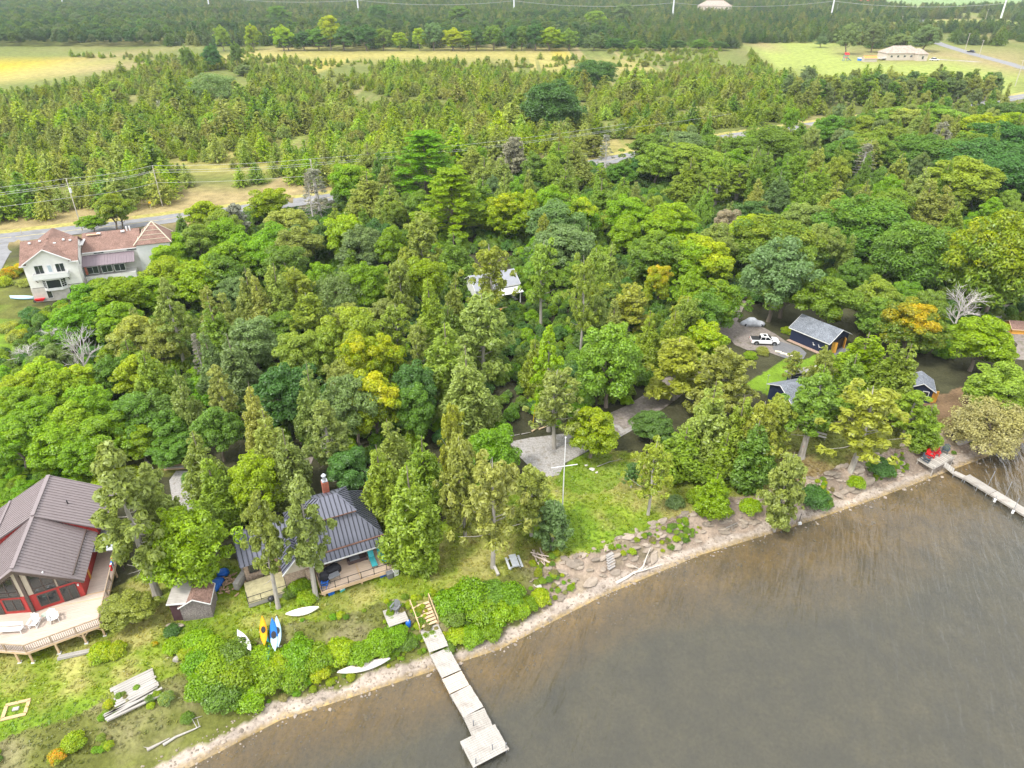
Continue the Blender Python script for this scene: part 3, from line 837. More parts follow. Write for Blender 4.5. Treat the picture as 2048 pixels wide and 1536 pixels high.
# ------------------------------------------------------------------ the wood: crown tip x, tip y, crown width (photo px), height m, hue, autumn tint, [foot px], label
CAT = """
L 225 895 150 16 ol .1 315,1190|tall olive cedar beside the red house with its pale leaning stem showing
B 425 1005 150 9 br .1 405,1165|bright yellow-green broadleaf tree over the brown roofed shed
L 305 925 90 11 ol .1 345,1120|thin olive cedar behind the tall cedar by the red house
L 487 985 84 15 ol .15 557,1215|pale stemmed cedar in front of the cottage's left wing
L 562 958 100 15 ol .1 632,1197|pale stemmed cedar leaning over the cottage roof left of the deck
B 210 1195 90 4.5 ol .1 265,1245|small leaning olive tree at the corner of the red house deck
C 385 851 85 12 ol .1 -|slim olive cedar rising behind the gravel clearing
C 410 905 100 11 lg .1 -|broad light green cedar right of the gravel clearing
B 500 900 105 10 yg .1 -|yellow-green broadleaf tree left behind the cottage
L 426 732 62 14 ol .2 464,866|pale olive cedar with a bare grey stem in the left wood
C 487 752 66 14 ol .15 -|
C 520 800 90 14 ol .05 -|
C 560 845 85 13 ol .05 -|
C 606 706 70 15 ol .05 -|
L 660 805 95 14 ol .2 668,960|ragged olive cedar with twiggy foot behind the cottage chimney
B 565 715 110 12 dg 0 -|
B 700 745 100 12 gg 0 -|
C 776 822 95 13 ol .05 -|olive cedar behind the tall light cedar beside the cottage roof
C 750 876 88 13 lg 0 -|light green cedar between the chimney and the tall shore cedar
C 836 860 85 12 lg 0 -|
C 806 915 120 15 lg .05 832,1132|tall dense light green cedar at the right end of the cottage deck
B 690 900 90 7 dg 0 -|dark green tree close behind the brick chimney
J 899 803 62 12 yg .3 -|yellow tipped juniper standing above the row of junipers
J 905 865 95 12 ol .1 930,1070|
J 945 905 140 13 ol .1 985,1135|broad olive juniper with grey limbs near the picnic table
J 1040 925 95 10 ol .1 1062,1072|
J 1100 1000 72 6.5 gg 0 1102,1098|small dense grey-green juniper right beside the log pile
B 980 848 110 9 br .05 -|glossy bright green tree left of the gravel parking area
J 1290 880 90 10 yg .45 1296,1030|yellowing ragged juniper with a bare trunk alone on the lawn
B 1165 815 100 7 yg .3 1180,915|gnarled old fruit tree with yellowing leaves behind the flagpole
C 1395 745 100 14 ol .5 1400,930|cedar with orange tinted top in the clump right of the lawn
C 1345 848 105 10 lg 0 1360,950|
C 1440 775 75 13 lg 0 1460,945|
C 1480 830 95 12 mg 0 1492,975|
C 1435 860 80 10 lg 0 1440,960|
J 1520 895 90 11 ol .15 1548,1062|ragged olive juniper at the bank edge right of the cedar clump
C 1425 940 68 6 yg .1 1420,1028|small yellow-green cedar in front of the clump on the lawn edge
J 1262 925 50 4 dg 0 1262,975|
B 1310 825 80 5 dg 0 -|
J 1530 795 100 12 yg .1 -|
J 1462 690 130 13 ol .05 -|
J 1352 670 130 13 yg .1 1345,800|yellow-green juniper leaning over the driveway bend
B 1205 633 125 16 lg .1 1212,815|large light green broadleaf tree above the start of the driveway
C 1248 634 60 14 lg .1 -|
L 1085 655 70 14 yg .3 1097,862|thin yellow-green cedar with a long bare grey stem beside the parking area
J 1115 735 120 13 ol .15 -|
J 1156 502 75 18 yg .1 1160,712|tall feathery juniper on a bare pinkish stem above the driveway
J 1066 474 85 17 lg .05 1082,655|tall feathery juniper right of the half hidden grey house
J 972 483 100 16 yg .15 985,650|flat topped yellow-green juniper in front of the half hidden grey house
J 962 580 120 16 ol .1 -|
C 933 678 105 16 ol .1 -|big pale olive cedar standing alone in front of the middle wood
C 890 630 110 15 lg .1 -|
C 855 545 75 15 lg .1 -|
C 905 532 50 14 ol .1 -|
J 795 510 60 14 ol .1 -|
J 790 605 85 12 yg .1 -|
J 832 640 60 12 ol 0 -|
B 826 722 90 11 dg 0 -|
B 728 515 85 12 br 0 -|
B 706 606 110 13 lg .3 -|
B 760 664 70 11 yg .7 -|
B 707 662 80 12 yg .8 -|vivid yellow-green broadleaf tree in the middle of the left wood
B 740 735 105 12 yg .8 -|yellow topped broadleaf tree just below the vivid yellow-green one
B 823 762 80 10 mg 0 -|
W 662 532 105 11 gg 0 -|soft grey-green willow-like tree in the middle of the left wood
B 636 513 62 12 br 0 -|
J 592 532 80 12 yg .3 -|
J 612 580 100 12 yg .3 -|
C 541 514 72 15 ol .1 -|tall pointed olive cedar in the centre of the left wood
C 483 524 62 14 ol .1 -|
C 505 540 60 13 ol .1 -|
C 407 558 70 14 ol .15 -|
C 440 566 55 13 ol .1 -|
C 415 590 90 14 lg 0 -|
B 495 627 95 11 gg 0 -|
C 407 652 70 13 gg .1 -|
C 456 655 80 13 gg 0 -|
B 592 654 90 11 lg .1 -|
B 643 646 70 11 lg .2 -|
B 675 712 65 10 ol .2 -|
L 320 560 70 15 ol .1 372,742|leaning cedar with a long straight grey stem below the white house
T 388 665 40 9 gy 0 -|
D 178 645 60 7 gy 0 185,770|pale dead tree with upright twigs in the thicket below the white house
D 103 652 45 4 gy 0 -|
D 43 688 45 4 gy 0 -|
D 222 1000 60 5 gy 0 -|
B 150 596 95 9 br .1 -|bright green tree close in front of the white house
B 225 604 95 9 br 0 -|
B 225 552 110 10 br .1 -|
B 165 560 60 8 br 0 -|
B 262 626 90 10 ol .5 -|
B 305 632 75 10 ol .1 -|
B 88 690 85 7 gg .1 -|
B 74 716 90 8 yg .6 -|
B 150 722 80 8 yg .7 -|
B 30 740 80 8 yg .2 -|
B 109 738 80 8 br .2 -|
B 20 770 90 8 br 0 -|
B 160 765 90 9 br .1 -|
B 264 704 80 9 yg .2 -|
B 215 700 70 9 mg 0 -|
B 127 806 95 8 br .2 -|
B 195 826 100 8 br .1 -|
B 60 796 100 8 br 0 -|
B 254 786 95 9 mg 0 -|
B 10 840 100 8 br .2 -|
B 100 850 100 7 br .1 -|
B 160 880 90 6 br 0 -|
B 300 780 90 8 mg 0 -|
B 330 820 100 7 mg 0 -|
B 270 850 80 6 br 0 -|
C 348 726 62 13 ol .1 -|
B 420 810 80 9 mg 0 -|
B 340 870 80 5 mg 0 -|
B 534 374 78 9 yg .3 -|yellow crowned tree beside the road left of the greyish conifer
B 405 398 70 9 yg .3 -|
C 357 422 28 7 mg 0 -|
B 437 416 60 9 lg .1 -|
J 466 404 50 9 gy 0 -|
T 640 335 90 15 gy 0 642,436|tall greyish half bare conifer at the road edge of the wood
T 613 345 40 13 gy 0 -|
B 573 414 90 10 ol .1 -|
B 545 443 80 10 br 0 -|
B 437 432 80 10 br .1 -|
B 388 446 70 10 lg .1 -|
B 340 462 70 9 br .1 -|
B 476 460 90 11 br 0 -|
B 590 450 80 11 ol .1 -|
B 644 438 60 10 dg .1 -|
B 685 424 80 12 yg .2 -|
B 325 484 70 9 yg .2 -|
B 446 480 95 11 br .1 -|
B 320 510 90 10 yg .2 -|
B 515 470 80 11 br 0 -|
B 563 486 80 11 mg 0 -|
B 388 512 90 11 br .1 -|
B 430 505 90 11 mg .1 -|
B 300 545 80 9 br .1 -|
C 732 280 62 14 ol .15 -|
C 730 333 80 14 ol .1 -|
C 767 322 60 14 ol .1 -|
C 777 358 66 13 ol .2 -|pale pointed cedar left of the tall bright pine
B 698 318 75 14 br .4 -|
P 845 264 130 19 br 0 -|very tall bright green pine rising above the middle wood
P 900 340 130 17 br .1 -|bright green pine with layered limbs right below the tallest pine
C 800 290 55 14 ol .2 -|
B 840 377 60 11 mg .1 -|
C 943 279 65 14 ol .3 -|
C 968 306 75 14 ol .3 -|
C 1000 302 55 14 ol .3 -|
J 1026 270 60 13 gy .1 -|
C 966 347 65 14 lg .1 -|
C 1008 337 50 14 ol .2 -|
B 1012 377 95 13 yg .6 -|yellow-green vine covered tree in the centre of the wood
B 1033 352 35 12 br .1 -|
B 1058 376 50 12 yg .5 -|
J 838 421 85 15 ol .3 -|spiky topped olive conifer in the centre of the wood
C 908 457 80 13 lg .1 -|
B 715 445 95 12 gg .1 -|
B 752 436 60 11 dg 0 -|
B 778 447 62 12 br .1 -|
B 845 510 80 12 yg .1 -|
J 806 490 45 12 yg .3 -|
C 1117 274 85 15 lg .1 -|
C 1148 274 85 15 ol .1 -|
C 1133 326 75 14 lg 0 -|
B 1240 322 60 8 mg 0 -|
C 1205 330 50 8 lg .1 -|
B 1425 268 70 9 mg 0 -|
B 1385 272 60 9 lg 0 -|
C 1460 258 50 10 ol .1 -|
B 1290 305 60 9 dg 0 -|
T 1211 268 45 12 gy 0 1210,350|bare poled conifer by the gap in the road trees
J 1188 266 55 8 ol .1 -|
B 1303 262 90 13 mg 0 -|
B 1316 285 80 13 lg 0 -|
B 1361 258 90 13 gg 0 -|
B 1372 281 90 13 lg .1 -|
C 1387 308 80 14 lg .1 -|
C 1057 328 28 12 ol .3 -|
B 1101 366 65 12 br .1 -|
C 1207 348 65 14 lg .1 -|
C 1250 345 55 13 lg .1 -|
B 1168 384 66 13 br .8 -|orange topped tree in the centre of the wood
B 1110 398 105 13 gg 0 -|
B 1130 445 115 13 gg 0 -|silvery grey-green broadleaf tree in the centre of the wood
J 1084 424 35 12 yg .4 -|
B 1263 386 85 12 br .1 -|
B 1254 422 70 11 br 0 -|
B 1312 384 45 11 lg .2 -|
B 1348 400 110 13 yg .3 -|
B 1322 459 100 13 mg .2 -|
C 1221 474 55 13 ol .2 -|
J 1190 490 55 14 lg .1 -|
B 1389 475 80 12 yg .3 -|
B 1320 522 55 10 yg .95 -|orange leaved tree on a forked bare trunk above the driveway
B 1205 562 95 9 dg .6 -|
J 1265 567 90 10 yg .3 -|
J 1377 590 70 12 yg .1 -|
C 1350 610 62 12 lg .2 -|
C 1305 610 55 12 lg .1 -|
B 1418 640 85 9 yg .7 -|yellow topped tree left of the white pickup truck
B 1410 580 75 11 mg 0 -|
B 1389 541 66 11 br .1 -|
B 1446 552 95 11 mg .4 -|broadleaf tree with orange right side behind the covered car
J 1370 587 60 11 yg .2 -|
M 1545 250 125 13 mg 0 -|
C 1442 264 36 13 ol .3 -|
B 1487 268 80 13 mg 0 -|
B 1475 294 55 12 br .1 -|
B 1442 300 66 12 lg .2 -|
C 1520 290 62 14 gg .1 -|
C 1537 296 60 14 lg .1 -|
C 1606 290 62 14 lg .1 -|
C 1640 284 50 14 ol .1 -|
C 1647 314 62 14 lg .1 -|
L 1438 335 65 15 lg .1 1428,420|
L 1483 330 80 15 lg .1 1470,412|
C 1522 347 45 13 ol .1 -|
C 1567 333 55 13 gg .1 -|
C 1614 335 66 13 lg .1 -|
C 1682 352 62 13 ol .1 -|
T 1721 287 65 15 gy 0 1715,370|sparse grey conifer with pale bare trunk in the right wood
J 1745 275 60 13 ol 0 -|
C 1737 351 50 13 ol .2 -|
B 1620 398 85 12 ol .1 -|
M 1745 388 165 15 mg .15 -|great round maple left of centre behind the navy garage
B 1506 394 90 11 dg 0 -|
B 1459 411 55 11 gy .1 -|
B 1502 426 80 12 yg .7 -|yellow and pinkish tree in the wood above the covered car
M 1560 430 150 13 mg .3 -|wide mid-green tree with yellow-green top above the navy garage
B 1414 469 105 12 yg .5 -|
B 1440 445 75 12 ol .1 -|
B 1545 472 125 15 gg 0 1536,643|silver-green maple with a straight bare trunk behind the covered car
B 1623 470 110 13 mg .1 1560,636|tree on a long leaning pale trunk behind the navy garage
B 1647 444 75 12 ol .1 -|
B 1675 228 75 12 mg 0 -|
B 1732 230 75 12 lg 0 -|
B 1790 208 75 12 lg .1 -|
B 1818 211 80 12 ol .5 -|
B 1872 204 95 12 lg 0 -|
B 1902 214 90 12 lg 0 -|
B 1980 220 90 13 yg .5 -|
B 2019 201 80 12 dg 0 -|
M 2019 238 120 14 dg 0 -|
B 2046 219 80 12 yg .2 -|
B 1949 258 66 12 mg .4 -|
M 2000 276 150 15 dg 0 -|
C 1892 236 62 13 gy .1 -|
C 1843 220 50 13 ol .2 -|
B 1785 244 85 12 lg 0 -|
B 1736 263 85 12 lg 0 -|
B 1697 276 80 12 mg 0 -|
B 1769 268 65 12 lg 0 -|
B 1833 258 75 12 mg 0 -|
M 1871 268 125 13 mg 0 -|
C 1810 299 50 13 ol .2 -|
C 1857 324 56 14 ol .2 -|
B 1945 314 130 14 lg .1 -|flat topped light green tree on bare trunks in the right wood
C 1904 360 58 13 ol .4 -|
C 1865 349 75 14 ol .1 -|
B 1789 344 55 11 br .1 -|
B 1794 372 75 11 lg 0 -|
M 2035 308 130 14 dg 0 -|
M 1963 420 165 18 mg .55 1965,640|huge tall tree with an orange right edge at the right of the wood
W 2030 425 110 11 gg 0 -|grey-green willow at the right edge of the picture
M 1850 436 140 15 mg .1 -|
B 1902 452 100 13 mg .4 -|
B 1664 550 105 11 mg 0 -|
B 1762 550 80 10 lg .2 -|
B 1775 590 85 9 mg .1 -|
B 1843 598 110 11 mg .95 -|round tree with orange top left of the white dead tree
B 1862 578 75 9 mg 0 -|
D 1916 567 72 10 gy 0 1905,665|bare white dead tree standing in the right wood
B 1980 632 115 10 br .1 -|
B 2022 722 130 10 lg .1 -|
B 2050 760 90 9 gg 0 -|
W 1972 790 150 9 tn .2 1960,905|tan and olive willow at the water's edge right of the red chairs
L 1610 748 125 13 lg .1 1602,915|light green cedar on twin trunks in front of the navy house
J 1705 768 170 14 yg .1 1700,942|wide yellow-green juniper with a flared trunk near the shore
C 1742 655 120 12 yg .2 -|
C 1800 668 95 13 lg .1 -|
C 1825 675 80 13 lg .1 -|
L 1822 785 95 10 lg .1 1806,875|
C 1870 800 60 8 lg .1 -|
C 1720 700 75 10 lg .1 -|
C 1655 715 80 11 lg .1 -|
J 1660 690 60 10 ol .1 -|
J 1595 700 44 7 ol .05 -|
B 2010 680 60 6 br .1 -|
J 1560 790 80 10 yg .1 -|
"""
for row in CAT.strip().splitlines():
    body, lab = row.split('|')
    f = body.split()
    if f[0] == "D" and f[1] == "222": continue
    base = None if f[-1] == "-" else tuple(float(v) for v in f[-1].split(","))
    kw = {'variant': 4} if f[1] in ('1290', '1156', '1066', '1705') and f[0] == 'J' else {}
    tree_px(f[0], float(f[1]), float(f[2]), float(f[3]), float(f[4]), f[5], float(f[6]), base=base, label=lab or None, **kw)

# lone trees of the plain and the roadside
tree_px('W', 437, 136, 95, 12, 'gg', 0, base=(430, 216), label='round grey-green tree standing alone in the young conifers')
tree_px('B', 492, 126, 34, 8, 'gg', 0, base=(490, 152), label='small round tree just right of the round grey-green field tree')
tree_px('M', 1118, 152, 120, 17, 'dg', 0, base=(1105, 272), label='large dark green tree standing in the young conifers, front of two')
tree_px('M', 1196, 118, 84, 14, 'dg', 0, base=(1190, 182), label='large dark round tree behind the front dark tree in the plain')
tree_px('B', 215, 385, 62, 9, 'mg', .3, base=(236, 462), label='gnarled roadside tree between the white house and the pole')
tree_px('B', 250, 388, 50, 7, 'mg', .5, base=(246, 458), label='orange flecked tree right beside the gnarled roadside tree')
tree_px('B', 182, 430, 46, 5, 'br', 0, base=(190, 466), label='low bright green roadside tree behind the long brown roof')
for (a, b_, w, h, hue, au, lab) in [
        (510, 44, 40, 14, 'yg', .5, 'tall yellow-green tree at the back edge of the left field'), (570, 46, 50, 13, 'yg', .6, 'broad yellow tree second from the left field corner'),
        (380, 88, 30, 9, 'mg', 0, 'small green tree at the corner of the left field'), (430, 84, 50, 10, 'dg', 0, 'dark tree in the hedge between the two fields'),
        (478, 80, 30, 10, 'mg', 0, 'slim green tree in the hedge between the two fields'), (450, 46, 34, 12, 'lg', .1, 'light green tree behind the field hedge'),
        ]:
    tree_px('B', a, b_, w * .75, 13, hue, au, base=(a - 2, b_ + 56), variant=6, label=lab)
for (a, b_, w, hue, au) in [(665, 24, 55, 'yg', .4), (640, 50, 60, 'mg', 0), (690, 46, 66, 'dg', 0), (735, 46, 66, 'dg', 0), (770, 52, 55, 'mg', .1), (803, 62, 45, 'yg', .4), (842, 52, 40, 'yg', .3), (870, 40, 55, 'gg', 0), (908, 52, 66, 'yg', .4), (955, 46, 45, 'dg', 0),
        (940, 58, 45, 'yg', .4), (990, 46, 55, 'mg', .1), (1026, 46, 45, 'dg', 0), (1045, 48, 40, 'mg', 0), (1072, 42, 55, 'dg', 0), (1100, 50, 78, 'yg', .4), (1140, 54, 50, 'lg', .1), (1190, 64, 45, 'gg', 0), (1230, 74, 50, 'dg', 0), (1270, 78, 50, 'mg', 0),
        (1310, 80, 45, 'dg', 0), (1355, 78, 50, 'dg', 0), (1400, 76, 55, 'mg', 0), (1440, 80, 45, 'dg', 0), (610, 60, 50, 'dg', 0), (580, 62, 45, 'mg', 0)]:
    tree_px('B', a, b_, w * .72, 13, hue, au, base=(a - 2, 101), variant=RS.choice([5, 6, 7]), zone='in the tree row behind the fields')
for (a, b_, hue) in [(1190, 18, 'lg'), (1245, 4, 'gg'), (920, 8, 'mg'), (560, 8, 'mg'), (760, 6, 'dg')]: tree_px('B', a, b_, 42, 14, hue, 0, base=(a, b_ + 46), variant=5, zone='between tree row and pylons')
for (a, b_, w, by, lab) in [(1690, 40, 46, 106, 'tall poplar left of the bungalow'), (1742, 36, 42, 102, 'tall poplar just left behind the bungalow roof'), (1795, 64, 56, 104, 'bushy tree behind the bungalow roof'),
                           (1846, 44, 56, 100, 'spreading grey-green tree right behind the bungalow'), (1640, 70, 28, 92, 'small round tree in the yard left of the poplars'),
                           (1608, 126, 44, 190, 'dark tree at the left end of the tall conifer block'), (1820, 34, 26, 62, 'narrow tree by the far road junction')]:
    tree_px('B', a, b_, w * .85, 12, 'gg', 0, base=(a, by + 3), variant=7, label=lab)

# ---- filler trees: understorey and hidden crowns of the wood, kept clear of everything that shows
KEEP = [(30, 440, 345, 615), (0, 480, 70, 760), (1435, 610, 1715, 800), (1015, 800, 1300, 1000), (925, 515, 1025, 600), (330, 930, 400, 1030), (440, 960, 860, 1330), (0, 880, 220, 1400),
        (560, 905, 640, 940), (1845, 735, 1930, 830), (1980, 560, 2060, 720), (1480, 660, 1640, 830), (0, 380, 610, 445), (1190, 290, 1290, 345), (1890, 580, 1945, 650), (1535, 560, 1600, 650)]
WOOD = wpoly([(60, 640), (190, 560), (330, 490), (470, 430), (640, 420), (700, 400), (900, 360), (1080, 330), (1230, 335), (1400, 300), (1560, 280), (1700, 250), (1850, 225), (2000, 215), (2200, 215), (2200, 640), (2000, 660), (1950, 700),
              (1880, 720), (1700, 660), (1560, 630), (1440, 640), (1350, 760), (1290, 800), (1180, 840), (1020, 860), (900, 900), (700, 940), (560, 900), (420, 870), (300, 880), (200, 880), (0, 860), (0, 720)], 2.0)
HULL = [(t[0].location.x, t[0].location.y) for t in TREES]
fill = []   # (x, y, height, width)
for _ in range(26000):
    fx, fy = RS.uniform(-130, 330), RS.uniform(60, 400)
    if not inpoly(np.array([fx]), np.array([fy]), WOOD)[0]: continue
    if any((fx - a) ** 2 + (fy - b_) ** 2 < 4.6 ** 2 for a, b_ in HULL): continue
    far = fy > 190
    if any((fx - a) ** 2 + (fy - b_) ** 2 < (5.4 if not far else 7.5) ** 2 for a, b_, *_r in fill): continue
    h = RS.uniform(6.5, 10) if not far else RS.uniform(9, 13)
    w = RS.uniform(5.0, 7.2)
    u, v, d = proj(fx, fy, 2 + h); u2, v2, d2 = proj(fx, fy, 2)
    ru = w * .55 * FPX / d
    if any(u + ru > k[0] and u - ru < k[2] and v2 > k[1] and v < k[3] for k in KEEP): continue
    if not (-60 < u < 2110): continue
    fill.append((fx, fy, h, w))
for fx, fy, h, w in fill[:170]:
    u = proj(fx, fy, 8)[0]
    k = RS.choice('BCCCB' if u < 1500 else 'BBBCC')
    hue = RS.choice(['mg', 'mg', 'lg', 'lg', 'br', 'ol', 'gg'] if k == 'B' else ['ol', 'lg', 'mg'])
    plant_tree(k, fx, fy, h * (1.3 if k == 'C' else 1), w * (.78 if k == 'C' else 1), hue, RS.choice([0, 0, 0, .2]), low=True)

# ---- labels for the trees that have no line of their own, by wood, look and order
ZONES = [('below the white house', lambda u, v: u < 350 and v > 570), ('past the white house', lambda u, v: u < 670 and v <= 570),
         ('in the left wood', lambda u, v: u < 520), ('behind the cottage', lambda u, v: u < 700), ('along the road edge', lambda u, v: u < 1060 and v < 400), ('by the tall bright pines', lambda u, v: u < 1060 and v < 490),
         ('round the hidden house', lambda u, v: u < 1060 and v < 780), ('before the parking area', lambda u, v: u < 1060),
         ('by the road gap', lambda u, v: u < 1300 and v < 480), ('above the curved driveway', lambda u, v: u < 1440 and v < 690 and v > 480), ('round the driveway bend', lambda u, v: u < 1560 and v > 600),
         ('in the far corner wood', lambda u, v: v < 300 and u > 1850), ('at the far road edge', lambda u, v: v < 300), ('beside the big maples', lambda u, v: v < 480 and u > 1700), ('behind the covered car', lambda u, v: u < 1600 and v < 620), ('behind the navy garage', lambda u, v: v < 620), ('about the navy house', lambda u, v: True)]
ORD = ['leftmost', 'second from left', 'third from left', 'fourth from left', 'fifth from left', 'sixth from left', 'seventh from left', 'eighth from left', 'ninth from left', 'tenth from left', 'eleventh from left', 'twelfth from left']
sets = {}
for t in TREES:
    root, kind, hue, px, zone, lab = t
    if lab: continue
    if zone is None:
        x, y, z = root.location
        u, v, _d = proj(x, y, z + 8 if kind != 'Y' else z)
        zone = next(nm for nm, fn in ZONES if fn(u, v))
    sets.setdefault((zone, kind if kind not in 'ML' else {'M': 'B', 'L': 'C'}[kind], hue), []).append(t)
for (zone, kind, hue), ts in sets.items():
    ts.sort(key=lambda t: t[3])
    base = '%s %s' % (hue, KIND[kind][1])
    for i, t in enumerate(ts):
        if len(ts) == 1: s = '%s %s, the only one there' % (base, zone)
        else:
            o_ = ORD[i] if i < len(ORD) else 'number %d from left' % (i + 1)
            if i == len(ts) - 1: o_ = 'rightmost'
            s = '%s of the %ss %s' % (o_, base, zone)
        t[0]['label'] = s; t[0]['group'] = 'trees ' + zone
    if len(ts) > 12: print('BIGSET', zone, kind, hue, len(ts))
print('TREES', len(TREES))
# ------------------------------------------------------------------ plants nobody could count: geometry-node scatter
def source_collection(name, meshes, cols, mat=None):
    c = bpy.data.collections.new(name)
    for me in {m.name: m for m in meshes}.values():
        o = bpy.data.objects.new(name + '_source', me); c.objects.link(o)
        o.material_slots[0].link = 'OBJECT'; o.material_slots[0].material = mat or LEAF_S
    return c, cols

def scatter(name, pts, scales, coll, label, zscale=None, seed=3, cat=None):
    pts = np.asarray(pts, float); k = len(pts); r = np.random.default_rng(seed)
    me = bpy.data.meshes.new(name)
    me.vertices.add(k); me.vertices.foreach_set('co', pts.ravel()); me.update()
    s = np.ones((k, 3)) * np.asarray(scales)[:, None]
    if zscale is not None: s[:, 2] = zscale
    a = me.attributes.new('size', 'FLOAT_VECTOR', 'POINT'); a.data.foreach_set('vector', s.ravel())
    a = me.attributes.new('turn', 'FLOAT_VECTOR', 'POINT')
    t = np.zeros((k, 3)); t[:, 2] = r.uniform(0, 6.283, k); t[:, :2] = r.normal(size=(k, 2)) * .04
    a.data.foreach_set('vector', t.ravel())
    a = me.attributes.new('pick', 'INT', 'POINT'); a.data.foreach_set('value', r.integers(0, 1000, k).astype(np.int32))
    coll, cols = coll
    tc_ = np.array(cols, float)[r.integers(0, len(cols), k)]; tc_[:, :3] *= r.uniform(.78, 1.22, (k, 1)) * r.uniform(.95, 1.05, (k, 3))
    a = me.attributes.new('tint', 'FLOAT_COLOR', 'POINT'); a.data.foreach_set('color', tc_.ravel())
    o = link(name, me)
    ng = bpy.data.node_groups.new(name, 'GeometryNodeTree')
    ng.interface.new_socket('Geometry', in_out='INPUT', socket_type='NodeSocketGeometry')
    ng.interface.new_socket('Geometry', in_out='OUTPUT', socket_type='NodeSocketGeometry')
    gi = ng.nodes.new('NodeGroupInput'); go = ng.nodes.new('NodeGroupOutput')
    ip = ng.nodes.new('GeometryNodeInstanceOnPoints'); ci = ng.nodes.new('GeometryNodeCollectionInfo')
    ci.inputs['Collection'].default_value = coll; ci.inputs['Separate Children'].default_value = True; ci.inputs['Reset Children'].default_value = True
    ip.inputs['Pick Instance'].default_value = True
    def named(nm, ty):
        q_ = ng.nodes.new('GeometryNodeInputNamedAttribute'); q_.data_type = ty; q_.inputs['Name'].default_value = nm; return q_.outputs['Attribute']
    L = ng.links
    L.new(gi.outputs[0], ip.inputs['Points']); L.new(ci.outputs[0], ip.inputs['Instance'])
    L.new(named('pick', 'INT'), ip.inputs['Instance Index']); L.new(named('size', 'FLOAT_VECTOR'), ip.inputs['Scale'])
    eu = ng.nodes.new('FunctionNodeEulerToRotation'); L.new(named('turn', 'FLOAT_VECTOR'), eu.inputs[0]); L.new(eu.outputs[0], ip.inputs['Rotation'])
    L.new(ip.outputs[0], go.inputs[0])
    md = o.modifiers.new('scatter', 'NODES'); md.node_group = ng
    return tag(o, label, cat, kind='stuff')

def road_y(x):
    return np.interp(x, [p[0] for p in ROAD], [p[1] for p in ROAD])

# candidate spots for the young conifers on the plain, on a jittered grid
def grid_points(x0, x1, y0, y1, st, seed):
    r = np.random.default_rng(seed)
    gx_, gy_ = np.meshgrid(np.arange(x0, x1, st), np.arange(y0, y1, st))
    p = np.stack([gx_.ravel(), gy_.ravel()], 1); p += r.uniform(-.48, .48, p.shape) * st
    return p, r
def uv(p, h=3.0):
    d = p[:, 1] * CT - (h - EYE) * ST
    return 1024 + FPX * p[:, 0] / d, 768 - FPX * (p[:, 1] * ST + (h - EYE) * CT) / d
PX = {
    'open': [[(-60, 104), (150, 112), (262, 118), (262, 138), (150, 168), (60, 184), (-60, 196)], [(520, 96), (1190, 98), (1205, 112), (900, 120), (760, 122), (520, 114)], [(590, 136), (720, 134), (770, 146), (650, 150)],
             [(1020, 134), (1160, 130), (1310, 132), (1310, 144), (1180, 150), (1040, 152)], [(1605, 190), (1650, 190), (1668, 212), (1612, 216)],
             [(1490, 86), (2060, 90), (2060, 190), (1990, 196), (1900, 160), (1640, 158), (1560, 152)], [(590, 268), (622, 268), (626, 292), (600, 296)],
             [(1240, 455), (1240, 455), (1241, 456)], [(1170, 270), (1290, 275), (1290, 345), (1170, 345)], [(1330, 262), (1400, 275), (1400, 300), (1330, 300)], [(1640, 205), (1700, 190), (1760, 220), (1650, 260)]],
    'sparse': [[(260, 330), (620, 280), (640, 400), (0, 480), (-20, 400)], [(-60, 110), (520, 96), (520, 125), (300, 130), (200, 180), (-60, 200)], [(500, 96), (1480, 96), (1480, 125), (520, 140)]]}
def mask(u, v, key): return np.any([inpoly(u, v, q_) for q_ in PX[key]], axis=0)

p, r = grid_points(-330, 420, 165, 660, 4.1, 21)
u, v = uv(p)
off = p[:, 1] - road_y(p[:, 0])
dens = fnoise(p[:, 0], p[:, 1], 26, 80)
ok = (off > 13) & (u > -70) & (u < 2120) & (v > 98) & ~mask(u, v, 'open')
sp = mask(u, v, 'sparse')
ok &= np.where(sp, (dens > .40) & (r.random(len(p)) < .42), (dens > .36) & (r.random(len(p)) < .9))
ok &= ~((u > 1440) & (v < 130) & (u < 1500))
big = [(437, 175, 60), (1118, 230, 66), (1196, 160, 50)]
for a, b_, c in big: ok &= (u - a) ** 2 + ((v - b_) * 1.6) ** 2 > c ** 2
ok &= ~((v < 110) & (u < 470))
p = p[ok]; u = u[ok]; v = v[ok]
near = np.hypot(p[:, 0], p[:, 1])
size = np.where(v > 190, 1.35, np.interp(v, [98, 130, 190], [.62, .8, 1.35])) * np.exp(r.normal(size=len(p)) * .30) * np.interp(fnoise(p[:, 0], p[:, 1], 40, 85), [.3, .7], [.8, 1.2])
order = np.argsort(near)
YC = ['ol', 'lg', 'mg', 'yg', 'ol']
for q_ in order[:280]:
    k = RS.randrange(5)
    s_ = size[q_]
    hue = RS.choice(['ol', 'ol', 'lg', 'mg', 'yg'])
    o = link('young_conifer', LIB['Y'][k][0], None, (p[q_, 0], p[q_, 1], float(zg(p[q_, 0], p[q_, 1]))), RS.uniform(0, 6.28))
    o.scale = (s_ * RS.uniform(.9, 1.25), s_ * RS.uniform(.9, 1.25), s_ * RS.uniform(.9, 1.2))
    c = HUE[hue][0]; j = RS.uniform(.85, 1.15); o.color = (c[0] * j, c[1] * j, c[2] * j, RS.uniform(.7, 1))
    where = 'left of' if u[q_] < 640 else 'right of'
    tag(o, 'bushy young conifer in the near rows of the plantation across the road', 'conifer', 'young conifers nearest the road')
rest = order[280:]
SH = [shrub_mesh(900 + i, W=4, H=3.4, k=46, per=110, size=(.15, .3)) for i in range(5)]
